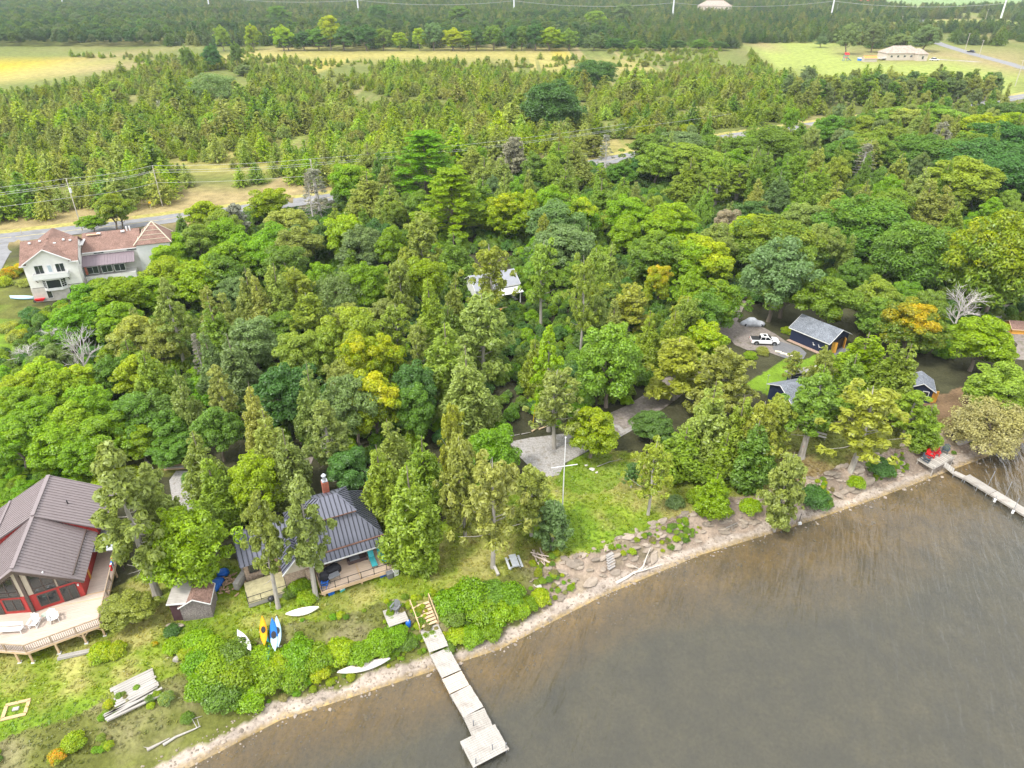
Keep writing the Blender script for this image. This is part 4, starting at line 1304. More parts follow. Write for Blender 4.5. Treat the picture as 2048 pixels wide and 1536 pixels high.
ymesh = [LIB['Y'][k][0] for k in range(5)] + SH[:2]
ycol = [(*(np.array(HUE[h][0]) * f * .86), .85) for h, f in zip(['ol', 'lg', 'mg', 'yg', 'ol', 'yg', 'ol', 'yg', 'lg', 'lg', 'ol', 'ol', 'yg', 'ol', 'mg'], [1, 1, 1.1, .8, .8, .9, 1.1, .9, 1.2, 1, .9, .8, .8, 1, 1])]
zz = zg(p[rest, 0], p[rest, 1])
scatter('young_conifers', np.stack([p[rest, 0], p[rest, 1], zz], 1), size[rest] * .98, source_collection('plantation', ymesh, ycol), 'mass of young conifers filling the plain behind the near rows', zscale=size[rest] * r.uniform(.6, 1.05, len(rest)), cat='conifers')
print('young conifers', len(p))

# far woods beyond the fields: conifer plantation and broadleaf belts
p, r = grid_points(-1300, 1300, 520, 1750, 9.0, 22)
u, v = uv(p, 4)
ok = (u > -60) & (u < 2110)
openpx = [[(-60, 92), (520, 92), (520, 120), (-60, 200)], [(500, 92), (1480, 96), (1500, 130), (500, 130)], [(1480, 82), (1700, 80), (1760, 100), (1860, 84), (2060, 88), (2060, 200), (1480, 160)], [(1750, -5), (2060, -5), (2060, 10), (1900, 17), (1780, 14)],
          [(1835, 36), (1985, 34), (2060, 44), (2060, 56), (1960, 48), (1835, 46)], [(1860, 78), (1900, 78), (2060, 122), (2060, 150), (1880, 96)], [(1390, 8), (1470, 8), (1470, 30), (1390, 28)]]
for q_ in openpx: ok &= ~inpoly(u, v, q_)
lim = np.where(u < 560, 88, 92)
ok &= v < lim
p = p[ok]; u = u[ok]; v = v[ok]
broad = (u < 330) & (v > 14) | (fnoise(p[:, 0] / 2, p[:, 1], 60, 91) > .56) & (v > 30) & (u < 1250)
openg = (u > 1500) & (fnoise(p[:, 0], p[:, 1], 50, 92) < .42)
broad &= ~openg
cn = ~broad & ~openg
s = r.uniform(.75, 1.25, len(p))
z3 = lambda q_: np.stack([q_[:, 0], q_[:, 1], zg(q_[:, 0], q_[:, 1])], 1)
bm_ = [b_[0] for b_ in LIB['B'][:5]]
scatter('far_broadleaf_wood', z3(p[broad]), s[broad], source_collection('far_wood', bm_, [(*(np.array(HUE[h][0]) * .75), 1) for h in ('mg', 'dg', 'gg', 'mg', 'dg')]), 'belt of broadleaf wood beyond the left field', zscale=s[broad] * .95, cat='wood')
scatter('far_conifer_wood', z3(p[cn]), s[cn] * 2.1, source_collection('far_conifers', ymesh[:5], [(*(np.array(HUE[h][0]) * .62), 1) for h in ('mg', 'gg', 'ol', 'mg', 'dg')]), 'distant conifer plantation reaching to the pylon line', zscale=s[cn] * 1.9, cat='wood')
# tall conifer block by the bungalow field, one by one
bl = 0
for i in range(46):
    a = 1578 + (i % 23) * 18.3 + RS.uniform(-7, 7); b_ = (198 if i < 23 else 214) - (i % 23) * .55 + RS.uniform(-4, 4)
    if a > 1985: continue
    if a < 1640: b_ += 6
    x, y, z = gd(a, b_)
    o = plant_tree('J', x, y, RS.uniform(10.5, 13.5), RS.uniform(7, 9), RS.choice(['ol', 'mg', 'ol', 'gg']), .05, zone='in the tall conifer block', label='conifer in the tall dark block in front of the bungalow field', cat='conifer', group='tall conifer block before the bungalow', variant=RS.randrange(4))
    bl += 1

# undergrowth under the wood, bank vegetation and creepers: ground cover
shc = lambda hs: source_collection('undergrowth_plants', SH, [(*HUE[h][0], a_) for h, a_ in hs])
p, r = grid_points(-135, 330, 70, 400, 2.3, 31)
u, v = uv(p, 1)
ok = inpoly(p[:, 0], p[:, 1], WOOD) & (u > -40) & (u < 2090)
for k in [(925, 515, 1025, 600), (1440, 625, 1715, 790), (1025, 850, 1300, 965), (1530, 560, 1600, 645)]: ok &= ~((u > k[0]) & (u < k[2]) & (v > k[1]) & (v < k[3]))
ok &= ~((u > 1280) & (u < 1480) & (v > 620) & (v < 840) & (np.abs((u - 1285) / 190 + (v - 825) / 190) < .16))
p = p[ok]; s = r.uniform(.4, .95, len(p))
scatter('undergrowth', z3(p), s, shc([('dg', 1), ('mg', 1), ('dg', .9), ('mg', .95), ('br', 1)]), 'dark leafy undergrowth below the trees of the wood', cat='undergrowth')
p, r = grid_points(-75, -25, 60, 95, 1.15, 32)
u, v = uv(p, 1)
ok = inpoly(p[:, 0], p[:, 1], P['ivy']); p = p[ok]
scatter('creeper', z3(p), r.uniform(.3, .48, len(p)), source_collection('creeper_plants', SH, [(*(np.array(HUE['br'][0]) * f), 1) for f in (1, .8, .9, 1.1, .7)]), 'bright green creeper carpet behind the red house', zscale=r.uniform(.15, .32, len(p)), cat='creeper')
# ------------------------------------------------------------------ building materials
SEAM_SHADE = pbr('seam_painted_shade', (0.03, 0.032, 0.04), .5, .05, 1.2)  # near-black colour paints the shadow line along each cottage roof seam
SEAM_DARK = pbr('charcoal_metal', (0.115, 0.12, 0.155), .42, .08, 1.2, spec=.6)
SEAM_BROWN = pbr('brown_metal', (0.20, 0.165, 0.165), .5, .07, 1.2, spec=.5)
SILVER = pbr('silver_metal', (0.5, 0.52, 0.55), .35, .1, 2, metal=.6)
REDSIDE = pbr('red_siding', (0.40, 0.045, 0.04), .6, .08, 2.0)
BEIGE = pbr('beige_trim', (0.50, 0.43, 0.33), .6, .1, 2)
BROWNP = pbr('brown_frame', (0.095, 0.07, 0.06), .5, .15, 3)
WHITEP = pbr('white_paint', (0.66, 0.66, 0.65), .5, .05, 2)
CREAM = pbr('cream_siding', (0.72, 0.705, 0.66), .7, .06, 1.5, dirt=(.5, .47, .40, .5))
CONC = pbr('concrete', (0.52, 0.49, 0.44), .9, .15, 1.5, dirt=(.36, .33, .28, .7))
CEDARW = pbr('new_timber', (0.56, 0.40, 0.25), .7, .16, 3.0, stretch=(.4, 4, 4), objvar=.12)
DECKW = pbr('deck_boards', (0.55, 0.42, 0.31), .75, .16, 2.2, stretch=(.3, 5, 5), objvar=.1)
GREYW = pbr('weathered_wood', (0.36, 0.335, 0.30), .9, .22, 2.5, stretch=(.5, 5, 5), objvar=.14, dirt=(.22, .19, .165, .6))
GREYW2 = pbr('bleached_wood', (0.35, 0.33, 0.30), .9, .2, 2.5, stretch=(.5, 5, 5), objvar=.12, dirt=(.27, .24, .21, .6))
BLACKM = pbr('black_metal', (0.02, 0.02, 0.022), .4, .1, 3, spec=.5)
NAVY = pbr('navy_siding', (0.016, 0.024, 0.055), .6, .12, 2.0)
BRICKM = pbr('brick', (0.36, 0.12, 0.075), .85, .25, 9, objvar=.1)
STONEW = pbr('stone_veneer', (0.36, 0.27, 0.20), .9, .45, 5.0, bump=.5)
ORANGEW = pbr('orange_stained_wood', (0.58, 0.29, 0.05), .6, .15, 3, objvar=.08)
DARKRED = pbr('maroon_wall', (0.062, 0.030, 0.034), .8, .12, 3)
TURQ = pbr('turquoise_fabric', (0.06, 0.42, 0.45), .7, .08, 4)
BLUET = pbr('blue_plastic', (0.012, 0.11, 0.45), .5, .2, 4)
GREYP = pbr('grey_plastic', (0.16, 0.165, 0.175), .5, .1, 4)
BLACKF = pbr('black_cover_fabric', (0.022, 0.022, 0.027), .75, .25, 3)
GLASS, n, l = new_mat('window_glass')
o_ = N(n, 'ShaderNodeOutputMaterial'); b_ = N(n, 'ShaderNodeBsdfPrincipled')
b_.inputs['Base Color'].default_value = (.022, .028, .03, 1); b_.inputs['Roughness'].default_value = .06; b_.inputs['Specular IOR Level'].default_value = .9
l.new(b_.outputs[0], o_.inputs[0])

def shingle(name, col, scale=1.0):
    m, n, l = new_mat(name)
    out = N(n, 'ShaderNodeOutputMaterial'); b = N(n, 'ShaderNodeBsdfPrincipled'); b.inputs['Roughness'].default_value = .92; b.inputs['Specular IOR Level'].default_value = .15
    tc = N(n, 'ShaderNodeTexCoord'); nz = N(n, 'ShaderNodeTexNoise'); nz.inputs['Scale'].default_value = 6.5; nz.inputs['Detail'].default_value = 4
    n2 = N(n, 'ShaderNodeTexNoise'); n2.inputs['Scale'].default_value = .7; n2.inputs['Detail'].default_value = 5
    l.new(tc.outputs['Object'], nz.inputs['Vector']); l.new(tc.outputs['Object'], n2.inputs['Vector'])
    r = N(n, 'ShaderNodeMapRange'); r.inputs[1].default_value = .3; r.inputs[2].default_value = .7; r.inputs[3].default_value = .55; r.inputs[4].default_value = 1.45
    r2 = N(n, 'ShaderNodeMapRange'); r2.inputs[1].default_value = .3; r2.inputs[2].default_value = .7; r2.inputs[3].default_value = .8; r2.inputs[4].default_value = 1.2
    l.new(nz.outputs['Fac'], r.inputs[0]); l.new(n2.outputs['Fac'], r2.inputs[0])
    mm = N(n, 'ShaderNodeMath', operation='MULTIPLY'); l.new(r.outputs[0], mm.inputs[0]); l.new(r2.outputs[0], mm.inputs[1])
    mu = N(n, 'ShaderNodeMixRGB', blend_type='MULTIPLY'); mu.inputs[0].default_value = 1; mu.inputs[1].default_value = (*col, 1); l.new(mm.outputs[0], mu.inputs[2])
    l.new(mu.outputs[0], b.inputs['Base Color']); l.new(b.outputs[0], out.inputs[0])
    return m
SH_BROWN = shingle('brown_shingles', (.20, .125, .10)); SH_GREY = shingle('grey_shingles', (.165, .18, .205)); SH_TAN = shingle('tan_shingles', (.34, .28, .235))
SH_WOOD = shingle('shingle_siding', (.19, .165, .155))

def win(parent, c, ang, w, h, cols=2, rows=1, mat=WHITEP, name='window', t=.07, deep=.08, glass=GLASS, sill=False):
    """framed window standing proud of a wall whose outward normal points along ang"""
    R = Matrix.Rotation(ang, 3, 'Z'); c = Vector(c)
    f = MB()
    def bar(y, z, sy, sz, x=0.0, sx=deep): f.box(c + R @ Vector((x, y, z)), (sx, sy, sz), M=R)
    bar(-w / 2, 0, t, h + t); bar(w / 2, 0, t, h + t); bar(0, h / 2, w - t, t); bar(0, -h / 2, w - t, t)
    for i in range(1, cols): bar(-w / 2 + w * i / cols, 0, t * .6, h - t, -.006, deep - .02)
    for i in range(1, rows): bar(0, -h / 2 + h * i / rows, w - t, t * .45, -.009, deep - .03)
    o = f.build(name, mat, parent)
    MB().box(c + R @ Vector((-.012, 0, 0)), (.03, w - t * .5, h - t * .5), M=R).build('pane', glass, o)
    if sill: MB().box(c + R @ Vector((.05, 0, -h / 2 - t)), (.16, w + .2, .06), M=R).build('sill', mat, o)
    return o

def seams(mb, a0, a1, b0, b1, k, hgt=.05, wd=.05):
    """raised seams running from edge a (a0->a1, low) to edge b (b0->b1, high)"""
    a0, a1, b0, b1 = map(Vector, (a0, a1, b0, b1))
    nrm = (a1 - a0).cross(b0 - a0).normalized()
    if nrm.z < 0: nrm = -nrm
    for i in range(k + 1):
        t = i / k
        p, q = a0.lerp(a1, t), b0.lerp(b1, t)
        d = (q - p)
        if d.length < .05: continue
        dd = d.normalized(); s_ = dd.cross(nrm)
        M = Matrix((dd, s_, nrm)).transposed()
        mb.box((p + q) / 2 + nrm * (hgt / 2), (d.length, wd, hgt), M=M)

def eave_seams(mb, lo0, lo1, hi0, hi1, step, par=None):
    """parallel seams up a trapezoid roof plane, cut off by its hips"""
    lo0, lo1, hi0, hi1 = map(Vector, (lo0, lo1, hi0, hi1))
    e = (lo1 - lo0); L = e.length; e = e / L
    up = hi0 - lo0; h0 = up.dot(e); slope = up - e * h0
    h1 = (hi1 - lo0).dot(e)
    nrm = e.cross(slope).normalized()
    if nrm.z < 0: nrm = -nrm
    M = Matrix((slope.normalized(), slope.normalized().cross(nrm), nrm)).transposed()
    k = int(L / step)
    for i in range(k + 1):
        x = i * L / k
        f = 1.0
        if x < h0: f = x / h0
        elif x > h1: f = (L - x) / (L - h1)
        if f < .06: continue
        p = lo0 + e * x; q = p + slope * min(f, 1)
        mb.box((p + q) / 2 + nrm * .03, ((q - p).length, .09, .07), M=M)

def rail(parent, pts, h=.95, mat=BLACKM, posts=True, balusters=0, gap=1.6, pw=.07, bmat=None):
    """railing along a polyline of deck edge points: posts, top and bottom rail, optional balusters"""
    tr = MB(); bl = MB()
    for p, q in zip(pts[:-1], pts[1:]):
        p, q = Vector(p), Vector(q); L = (q - p).length; ang = math.atan2(q.y - p.y, q.x - p.x); k = max(1, round(L / gap))
        up = Vector((0, 0, 1))
        tr.tube(p + up * h, q + up * h, pw * .6, n=4); tr.tube(p + up * .12, q + up * .12, pw * .4, n=4)
        if posts:
            for i in range(k + 1):
                if i == k and q != Vector(pts[-1]): continue
                MB().box(p.lerp(q, i / k) + up * (h / 2), (pw, pw, h), rz=ang).build('rail_post', mat, parent)
        if balusters:
            nb = int(L / balusters)
            for i in range(1, nb): bl.box(p.lerp(q, i / nb) + up * (h / 2 + .03), (.03, .03, h - .15), rz=ang)
    o = tr.build('handrail', mat, parent)
    if balusters:
        b2 = bl.build('balusters', bmat or mat, parent); b2['kind'] = 'stuff'
    return o

def boards(parent, name, u0, u1, v0, v1, z, along, mat, wd=.14, gap=.012, th=.04, stuff=True):
    """deck boards over a rectangle; narrow ones are joined, wide ones are single planks"""
    mb = MB(); k = max(1, round(((v1 - v0) if along == 'u' else (u1 - u0)) / wd))
    for i in range(k):
        if along == 'u':
            w_ = (v1 - v0) / k; c = ((u0 + u1) / 2, v0 + w_ * (i + .5), z + RS.uniform(-.006, .006)); d = (u1 - u0 - RS.uniform(0, .02), w_ - gap, th)
        else:
            w_ = (u1 - u0) / k; c = (u0 + w_ * (i + .5), (v0 + v1) / 2, z + RS.uniform(-.006, .006)); d = (w_ - gap, v1 - v0 - RS.uniform(0, .02), th)
        if stuff: mb.box(c, d)
        else: MB().box(c, d).build(name, mat, parent)
    if stuff: o = mb.build(name + 's', mat, parent); o['kind'] = 'stuff'; return o

# ------------------------------------------------------------------ red house at the left edge
H = empty('red_house', (-48.3, 50.2, 2.0), math.radians(17.5), 'red lakeside house with brown metal roof and prow window front', 'house')
w = MB()
w.prism([(-4.5, .9), (0, 0), (4.5, .9), (4.5, 8), (-4.5, 8)], .0, 3.9)
w.prism([(-5.2, 8), (5.2, 8), (5.2, 14.2), (-5.2, 14.2)], 0, 4.6)
w.build('wall', REDSIDE, H)
def gz(u): return 7.75 - abs(u) * .74               # front roof underside
for sgn in (-1, 1):
    g = MB()                                         # upper front wall and rear gable, sloped tops
    g.add([(0, 0, 3.9), (sgn * 4.5, .9, 3.9), (sgn * 4.5, .9, gz(4.5) - .12), (0, 0, gz(0) - .12), (0, .2, 3.9), (sgn * 4.5, 1.1, 3.9), (sgn * 4.5, 1.1, gz(4.5) - .12), (0, .2, gz(0) - .12)],
          [(0, 1, 2, 3), (7, 6, 5, 4), (0, 4, 5, 1), (3, 2, 6, 7), (1, 5, 6, 2)])
    g.build('front_wall', BEIGE, H)
    MB().add([(0, 7.9, 4), (sgn * 5.2, 7.9, 4), (sgn * 5.2, 7.9, 4.9), (0, 7.9, 7.8), (0, 8.1, 4), (sgn * 5.2, 8.1, 4), (sgn * 5.2, 8.1, 4.9), (0, 8.1, 7.8)],
             [(0, 1, 2, 3), (7, 6, 5, 4), (3, 2, 6, 7), (1, 5, 6, 2)]).build('gable_wall', REDSIDE, H)
    r_ = MB()
    A = [(0, -.65, 7.9), (sgn * 5.15, .35, 4.08), (sgn * 5.15, 8, 4.08), (0, 8, 7.9)]
    r_.slab(A, .12); eave_seams(r_, A[1], A[2], (0, .35, 7.9), A[3], .42)
    r_.build('roof', SEAM_BROWN, H)
    r_ = MB(); B_ = [(0, 7.6, 8.02), (sgn * 6.4, 7.6, 4.35), (sgn * 6.4, 14.8, 4.35), (0, 14.8, 8.02)]
    r_.slab(B_, .14); eave_seams(r_, B_[1], B_[2], B_[0], B_[3], .45)
    r_.build('rear_roof', SEAM_BROWN, H)
    fb = MB(); fb.slab([(0, -.70, 7.93), (sgn * 5.2, .30, 4.10), (sgn * 5.2, .38, 4.10), (0, -.60, 7.93)], .3); fb.build('fascia', BROWNP, H)
    # wall plane of the prow: s runs from the middle post outwards
    L = math.hypot(4.5, .9); ang = math.atan2(-4.5, sgn * -.9) if sgn < 0 else math.atan2(-4.5, .9)
    e = Vector((sgn * 4.5 / L, .9 / L, 0)); nn = Vector((e.y, -e.x, 0)) * (1 if sgn > 0 else -1)
    def P3(s, z, out=.05): return e * s + Vector((0, 0, z)) + nn * out
    def poly_win(pts, name, mull=()):
        fr = MB()
        for a, b2 in zip(pts, pts[1:] + pts[:1]):
            fr.tube(P3(*a, .06), P3(*b2, .06), .055, n=4)
        for a, b2 in mull: fr.tube(P3(*a, .06), P3(*b2, .06), .05, n=4)
        o = fr.build(name, BROWNP, H)
        pn = MB(); pn.add([P3(*a, .05) for a in pts] + [P3(*a, .015) for a in pts], [list(range(len(pts))), list(range(2 * len(pts) - 1, len(pts) - 1, -1))]); pn.build('pane', GLASS, o)
        return o
    def top(s): return gz(s * 4.5 / L) - .62
    poly_win([(.65, 3.95), (2.55, 3.95), (2.55, top(2.55)), (.65, top(.65))], 'upper_window', [((1.6, 3.95), (1.6, top(1.6))), ((.65, 4.55), (2.55, 4.55))])
    poly_win([(2.8, 3.95), (4.3, 3.95), (4.3, top(4.3) + .1), (2.8, top(2.8))], 'upper_window', [((3.55, 3.95), (3.55, top(3.55)))])
    poly_win([(.75, 2.15), (2.4, 2.15), (2.4, 3.6), (.75, 3.6)], 'window', [((1.55, 2.15), (1.55, 3.6))])
    poly_win([(2.75, 1.78), (4.1, 1.78), (4.1, 3.6), (2.75, 3.6)], 'patio_door', [((3.42, 1.78), (3.42, 3.6))])
    for s0, s1, z0, z1 in [(.3, .72, 1.75, 3.82), (2.42, 2.72, 1.75, 3.82), (4.15, L + .02, 1.75, 3.9), (.72, 2.42, 1.75, 2.1), (.72, 4.15, 3.64, 3.88)]:
        q_ = [P3(s0, z0, .03), P3(s1, z0, .03), P3(s1, z1, .03), P3(s0, z1, .03)]
        MB().add(q_ + [p - nn * .08 for p in q_], [(0, 1, 2, 3), (7, 6, 5, 4), (0, 4, 5, 1), (2, 6, 7, 3), (0, 3, 7, 4), (1, 5, 6, 2)]).build('siding_panel', REDSIDE, H)
    MB().box(P3(4.35, 3.4, .12), (.14, .14, .22)).build('wall_lamp', WHITEP, H)
MB().box((0, -.06, 4.7), (.28, .3, 5.8)).build('centre_post', BROWNP, H)
MB().box((1.9, .15, 6.35), (.45, .25, .12), rz=.2).build('flood_light', WHITEP, H)
MB().tube((2.4, 10.6, 6.4), (2.4, 10.6, 7.15), .07).build('vent_pipe', BLACKM, H)
MB().box((0, 11.2, 8.1), (.4, 7.2, .08)).build('ridge_cap', SEAM_BROWN, H)
MB().box((0, 3.6, 7.98), (.36, 7.8, .08)).build('ridge_cap', SEAM_BROWN, H)
MB().box((-4.6, 11.2, 5.55), (.22, 7.0, .10)).build('snow_bar', SEAM_BROWN, H)
MB().box((4.25, 4.2, 4.88), (.10, 7.0, .14)).build('snow_bar', BROWNP, H)
MB().slab([(4.6, 5.2, 3.75), (7.3, 5.2, 3.35), (7.3, 9.5, 3.35), (4.6, 9.5, 3.75)], .08).build('porch_roof', SILVER, H)
MB().box((4.56, 3.4, 2.7), (.08, .35, 2.1)).build('timber_post', ORANGEW, H)
for u, v in ((7.15, 5.4), (7.15, 9.3)): MB().box((u, v, 1.7), (.15, .15, 3.3)).build('porch_post', BROWNP, H)
dk = [(-7.2, -2.2), (.5, -5.4), (6.8, -3.9), (6.8, 8.8), (4.55, 8.8), (4.55, .9), (0, 0), (-4.55, .9), (-7.2, .9)]
d_ = MB(); d_.prism(dk, 1.42, 1.66); d_.build('deck_frame', CEDARW, H)
bmx = MB()                                            # deck boards running along the front
for i in range(60):
    v0 = -5.3 + i * .235; v1 = v0 + .22
    def span(v):
        xs = []
        for (a, b2), (c, d2) in zip(dk, dk[1:] + dk[:1]):
            if (b2 > v) != (d2 > v): xs.append(a + (v - b2) * (c - a) / (d2 - b2))
        return sorted(xs)
    A, B2 = span(v0 + .01), span(v1 - .01)
    for j in range(0, min(len(A), len(B2)) - 1, 2):
        bmx.add([(A[j], v0, 1.68), (A[j + 1], v0, 1.68), (B2[j + 1], v1, 1.68), (B2[j], v1, 1.68), (A[j], v0, 1.64), (A[j + 1], v0, 1.64), (B2[j + 1], v1, 1.64), (B2[j], v1, 1.64)],
                [(0, 1, 2, 3), (0, 4, 5, 1), (2, 6, 7, 3)])
o = bmx.build('deck_boards', pbr('pale_deck', (.50, .415, .345), .8, .16, 2.2, stretch=(.3, 5, 5), dirt=(.36, .29, .23, .4)), H); o['kind'] = 'stuff'
rail(H, [(-7.1, -2.2, 1.68), (.5, -5.3, 1.68), (6.7, -3.85, 1.68), (6.7, 2.2, 1.68)], .95, pbr('rail_timber', (.36, .27, .19), .7, .15, 3), True, .17, 1.9, .11, BROWNP)
rail(H, [(6.7, 2.2, 1.68), (6.7, 8.6, 1.68)], .95, MATS['rail_timber'], True, 0, 1.9, .11)
for u, v in [(-6.9, -2.1), (-3.3, -3.7), (-.7, -4.75), (.55, -5.15), (2.7, -4.7), (5.0, -4.15), (6.6, -3.7), (6.6, .2), (6.6, 4.4)]:
    p_ = MB(); p_.box((u, v, .62), (.17, .17, 1.7)).build('deck_post', CEDARW, H)
    MB().box((u, v, -.1), (.34, .34, .35)).build('footing', WHITEP, H)
for u, v in [(5.0, -4.15), (6.6, -3.7)]:
    MB().tube((u - .6, v - .12, 1.42), (u, v, .85), .06, n=4).tube((u + .55, v + .12, 1.42), (u, v, .85), .06, n=4).build('brace', CEDARW, H)

# ------------------------------------------------------------------ black roofed cottage
K = empty('cottage', (-20.1, 53.5, 2.0), math.radians(25.4), 'stone cottage with black standing seam metal roof and brick chimney', 'cottage')
w = MB(); w.box((3.1, 7.6, 1.6), (8.2, 7.6, 3.4)); w.box((-3.9, 8.3, 1.2), (6.2, 4.6, 2.8)); w.box((-2.1, 4.6, 1.2), (2.2, 3.6, 2.8))
w.build('wall', STONEW, K)
w = MB(); w.box((3.1, 7.25, 4.65), (4.0, 3.3, 3.2)); w.build('upper_wall', BROWNP, K)
def hip(name, u0, u1, v0, v1, ze, a0, a1, b0, b1, zt, mat=SEAM_DARK, th=.1, step=.46):
    lo = [(u0, v0, ze), (u1, v0, ze), (u1, v1, ze), (u0, v1, ze)]; hi = [(a0, b0, zt), (a1, b0, zt), (a1, b1, zt), (a0, b1, zt)]
    for i in range(4):
        j = (i + 1) % 4; mb = MB()
        pts = [lo[i], lo[j], hi[j], hi[i]]
        if (Vector(hi[i]) - Vector(hi[j])).length < .05: pts = [lo[i], lo[j], hi[i]]
        mb.slab(pts, th); mb.tube(lo[i], hi[i], .09, n=4)
        o = mb.build(name, mat, K); sm = MB(); eave_seams(sm, lo[i], lo[j], hi[i], hi[j], step); sm.build('roof_seams', SEAM_SHADE, o)['kind'] = 'stuff'
hip('main_roof', -1.6, 7.9, 3.2, 11.6, 3.3, 1.1, 5.2, 5.5, 9.1, 6.0)
hip('upper_roof', .75, 5.6, 4.95, 9.6, 6.25, 2.2, 4.1, 7.25, 7.27, 7.5)
MB().box((3.15, 7.25, 6.05), (4.3, 4.0, .35)).build('upper_wall', BROWNP, K)
MB().box((3.15, 4.98, 6.2), (4.9, .06, .14)).build('gutter', pbr('copper_gutter', (.22, .12, .09), .5, .2, 3), K)
MB().box((3.15, 3.1, 3.34), (9.5, .12, .14)).build('gutter', MATS['copper_gutter'], K)
pr = MB(); A = [(-.6, 2.2, 2.75), (8.1, 2.2, 2.75), (7.95, 3.16, 3.28), (-.6, 3.16, 3.28)]; pr.slab(A, .08); o = pr.build('porch_roof', SEAM_DARK, K); sm = MB(); eave_seams(sm, *A[:2], A[3], A[2], .46); sm.build('roof_seams', SEAM_SHADE, o)['kind'] = 'stuff'
MB().box((3.75, 2.17, 2.68), (8.7, .06, .16)).build('porch_fascia', WHITEP, K)
for sgn, v0, v1 in ((-1, 8.6, 5.4), (1, 8.6, 11.6)):          # left wing gable, ridge along u
    mb = MB(); A = [(-7.3, v1, 2.65), (-.9, v1, 2.65), (-.9, v0, 4.75), (-7.3, v0, 4.75)]; mb.slab(A, .1); o = mb.build('wing_roof', SEAM_DARK, K); sm = MB(); eave_seams(sm, A[0], A[1], A[3], A[2], .46); sm.build('roof_seams', SEAM_SHADE, o)['kind'] = 'stuff'
for sgn, u1 in ((-1, -3.35), (1, -.35)):                        # small front gable
    mb = MB(); A = [(u1, 2.3, 2.65), (u1, 6.8, 2.65), (-1.85, 7.2, 4.2), (-1.85, 2.5, 4.2)]; mb.slab(A, .1); o = mb.build('gable_roof', SEAM_DARK, K); sm = MB(); eave_seams(sm, A[0], A[1], A[3], A[2], .46); sm.build('roof_seams', SEAM_SHADE, o)['kind'] = 'stuff'
MB().add([(-3.2, 2.75, 2.3), (-.5, 2.75, 2.3), (-1.85, 2.75, 4.0), (-3.2, 2.9, 2.3), (-.5, 2.9, 2.3), (-1.85, 2.9, 4.0)], [(0, 1, 2), (5, 4, 3), (0, 2, 5, 3), (1, 4, 5, 2)]).build('gable_wall', BEIGE, K)
MB().tube((-3.4, 2.32, 2.6), (-1.85, 2.42, 4.15), .07, n=4).tube((-.3, 2.32, 2.6), (-1.85, 2.42, 4.15), .07, n=4).build('fascia', WHITEP, K)
MB().box((-.75, 2.75, 1.0), (.55, .55, 2.6)).build('stone_pier', STONEW, K)
MB().box((-4.6, 5.95, 1.2), (1.3, .1, 2.0)).build('door', BLACKM, K)
win(K, (-6.0, 5.94, 1.6), -math.pi / 2, 1.0, 1.1, 1, 1, BROWNP)
o = MB().box((2.55, 3.76, 1.95), (1.0, .1, 2.05)).build('door', GREYP, K)
MB().box((2.2, 3.69, 1.95), (.05, .05, .16)).build('handle', BLACKM, o)
win(K, (4.75, 3.77, 2.2), -math.pi / 2, 2.2, 1.15, 2, 1, BROWNP)
win(K, (.9, 3.77, 2.2), -math.pi / 2, 1.2, 1.15, 1, 1, BROWNP)
ch = empty('chimney', (0, 0, 0)); ch.parent = K
for i in range(15):                                              # brick courses
    z0 = 5.0 + i * .2
    for j in range(2):
        for q_ in range(2):
            MB().box((3.3 + (j - .5) * .36, 9.4 + (q_ - .5) * .36, z0), (.345, .345, .185), rz=RS.uniform(-.02, .02)).build('brick', BRICKM, ch)
MB().tube((3.3, 9.4, 8.0), (3.3, 9.4, 8.7), .2, n=10).tube((3.3, 9.4, 8.75), (3.3, 9.4, 8.95), .3, .12, n=10).box((3.3, 9.4, 8.02), (.62, .62, .08)).build('flue', SILVER, ch)
dk = empty('cottage_deck', (-20.1, 53.5, 2.0), math.radians(25.4), 'pale timber deck with black railing in front of the cottage', 'deck')
MB().box((4.3, 1.85, .78), (8.6, 3.7, .24)).build('deck_frame', CEDARW, dk)
boards(dk, 'deck_board', .02, 4.2, .02, 3.7, .93, 'u', DECKW); boards(dk, 'deck_board', 4.4, 8.58, .02, 3.7, .93, 'u', DECKW)
MB().box((4.3, 1.86, .935), (.16, 3.68, .045)).build('border_board', CEDARW, dk)
MB().box((4.3, -.03, .74), (8.7, .05, .36)).build('fascia_board', CEDARW, dk)
MB().box((-.03, 1.8, .74), (.05, 3.6, .36)).build('fascia_board', CEDARW, dk)
for u in (.25, 4.3, 8.3):
    MB().box((u, .22, .28), (.16, .16, .8)).build('deck_post', CEDARW, dk)
    MB().tube((u - .5, .2, .64), (u, .2, .2), .05, n=4).tube((u + .5, .2, .64), (u, .2, .2), .05, n=4).build('brace', CEDARW, dk)
rail(dk, [(.06, 3.2, .95), (.06, .06, .95), (8.54, .06, .95)], .95, BLACKM, True, 0, 1.45, .06)
st = empty('side_steps', (-20.1, 53.5, 2.0), math.radians(25.4), 'timber steps with black handrail at the right end of the deck', 'steps')
for i in range(4): MB().box((8.85 + i * .36, .75, .82 - i * .22), (.34, 1.35, .06)).build('tread', CEDARW, st)
for v in (.08, 1.42): MB().tube((8.65, v, .82), (10.2, v, -.02), .07, n=4).build('stringer', CEDARW, st)
rail(st, [(8.66, .1, .85), (10.15, .1, .02)], .9, BLACKM, True, 0, 1.5, .06)
rail(st, [(8.66, 1.4, .85), (10.15, 1.4, .02)], .9, BLACKM, True, 0, 1.5, .06)
sd = empty('side_deck', (-20.1, 53.5, 2.0), math.radians(25.4), 'low mossy deck with railing at the cottage left wing', 'deck')
boards(sd, 'deck_board', -7.3, -3.2, 2.0, 5.3, .55, 'u', pbr('mossy_wood', (.34, .31, .18), .9, .25, 2))
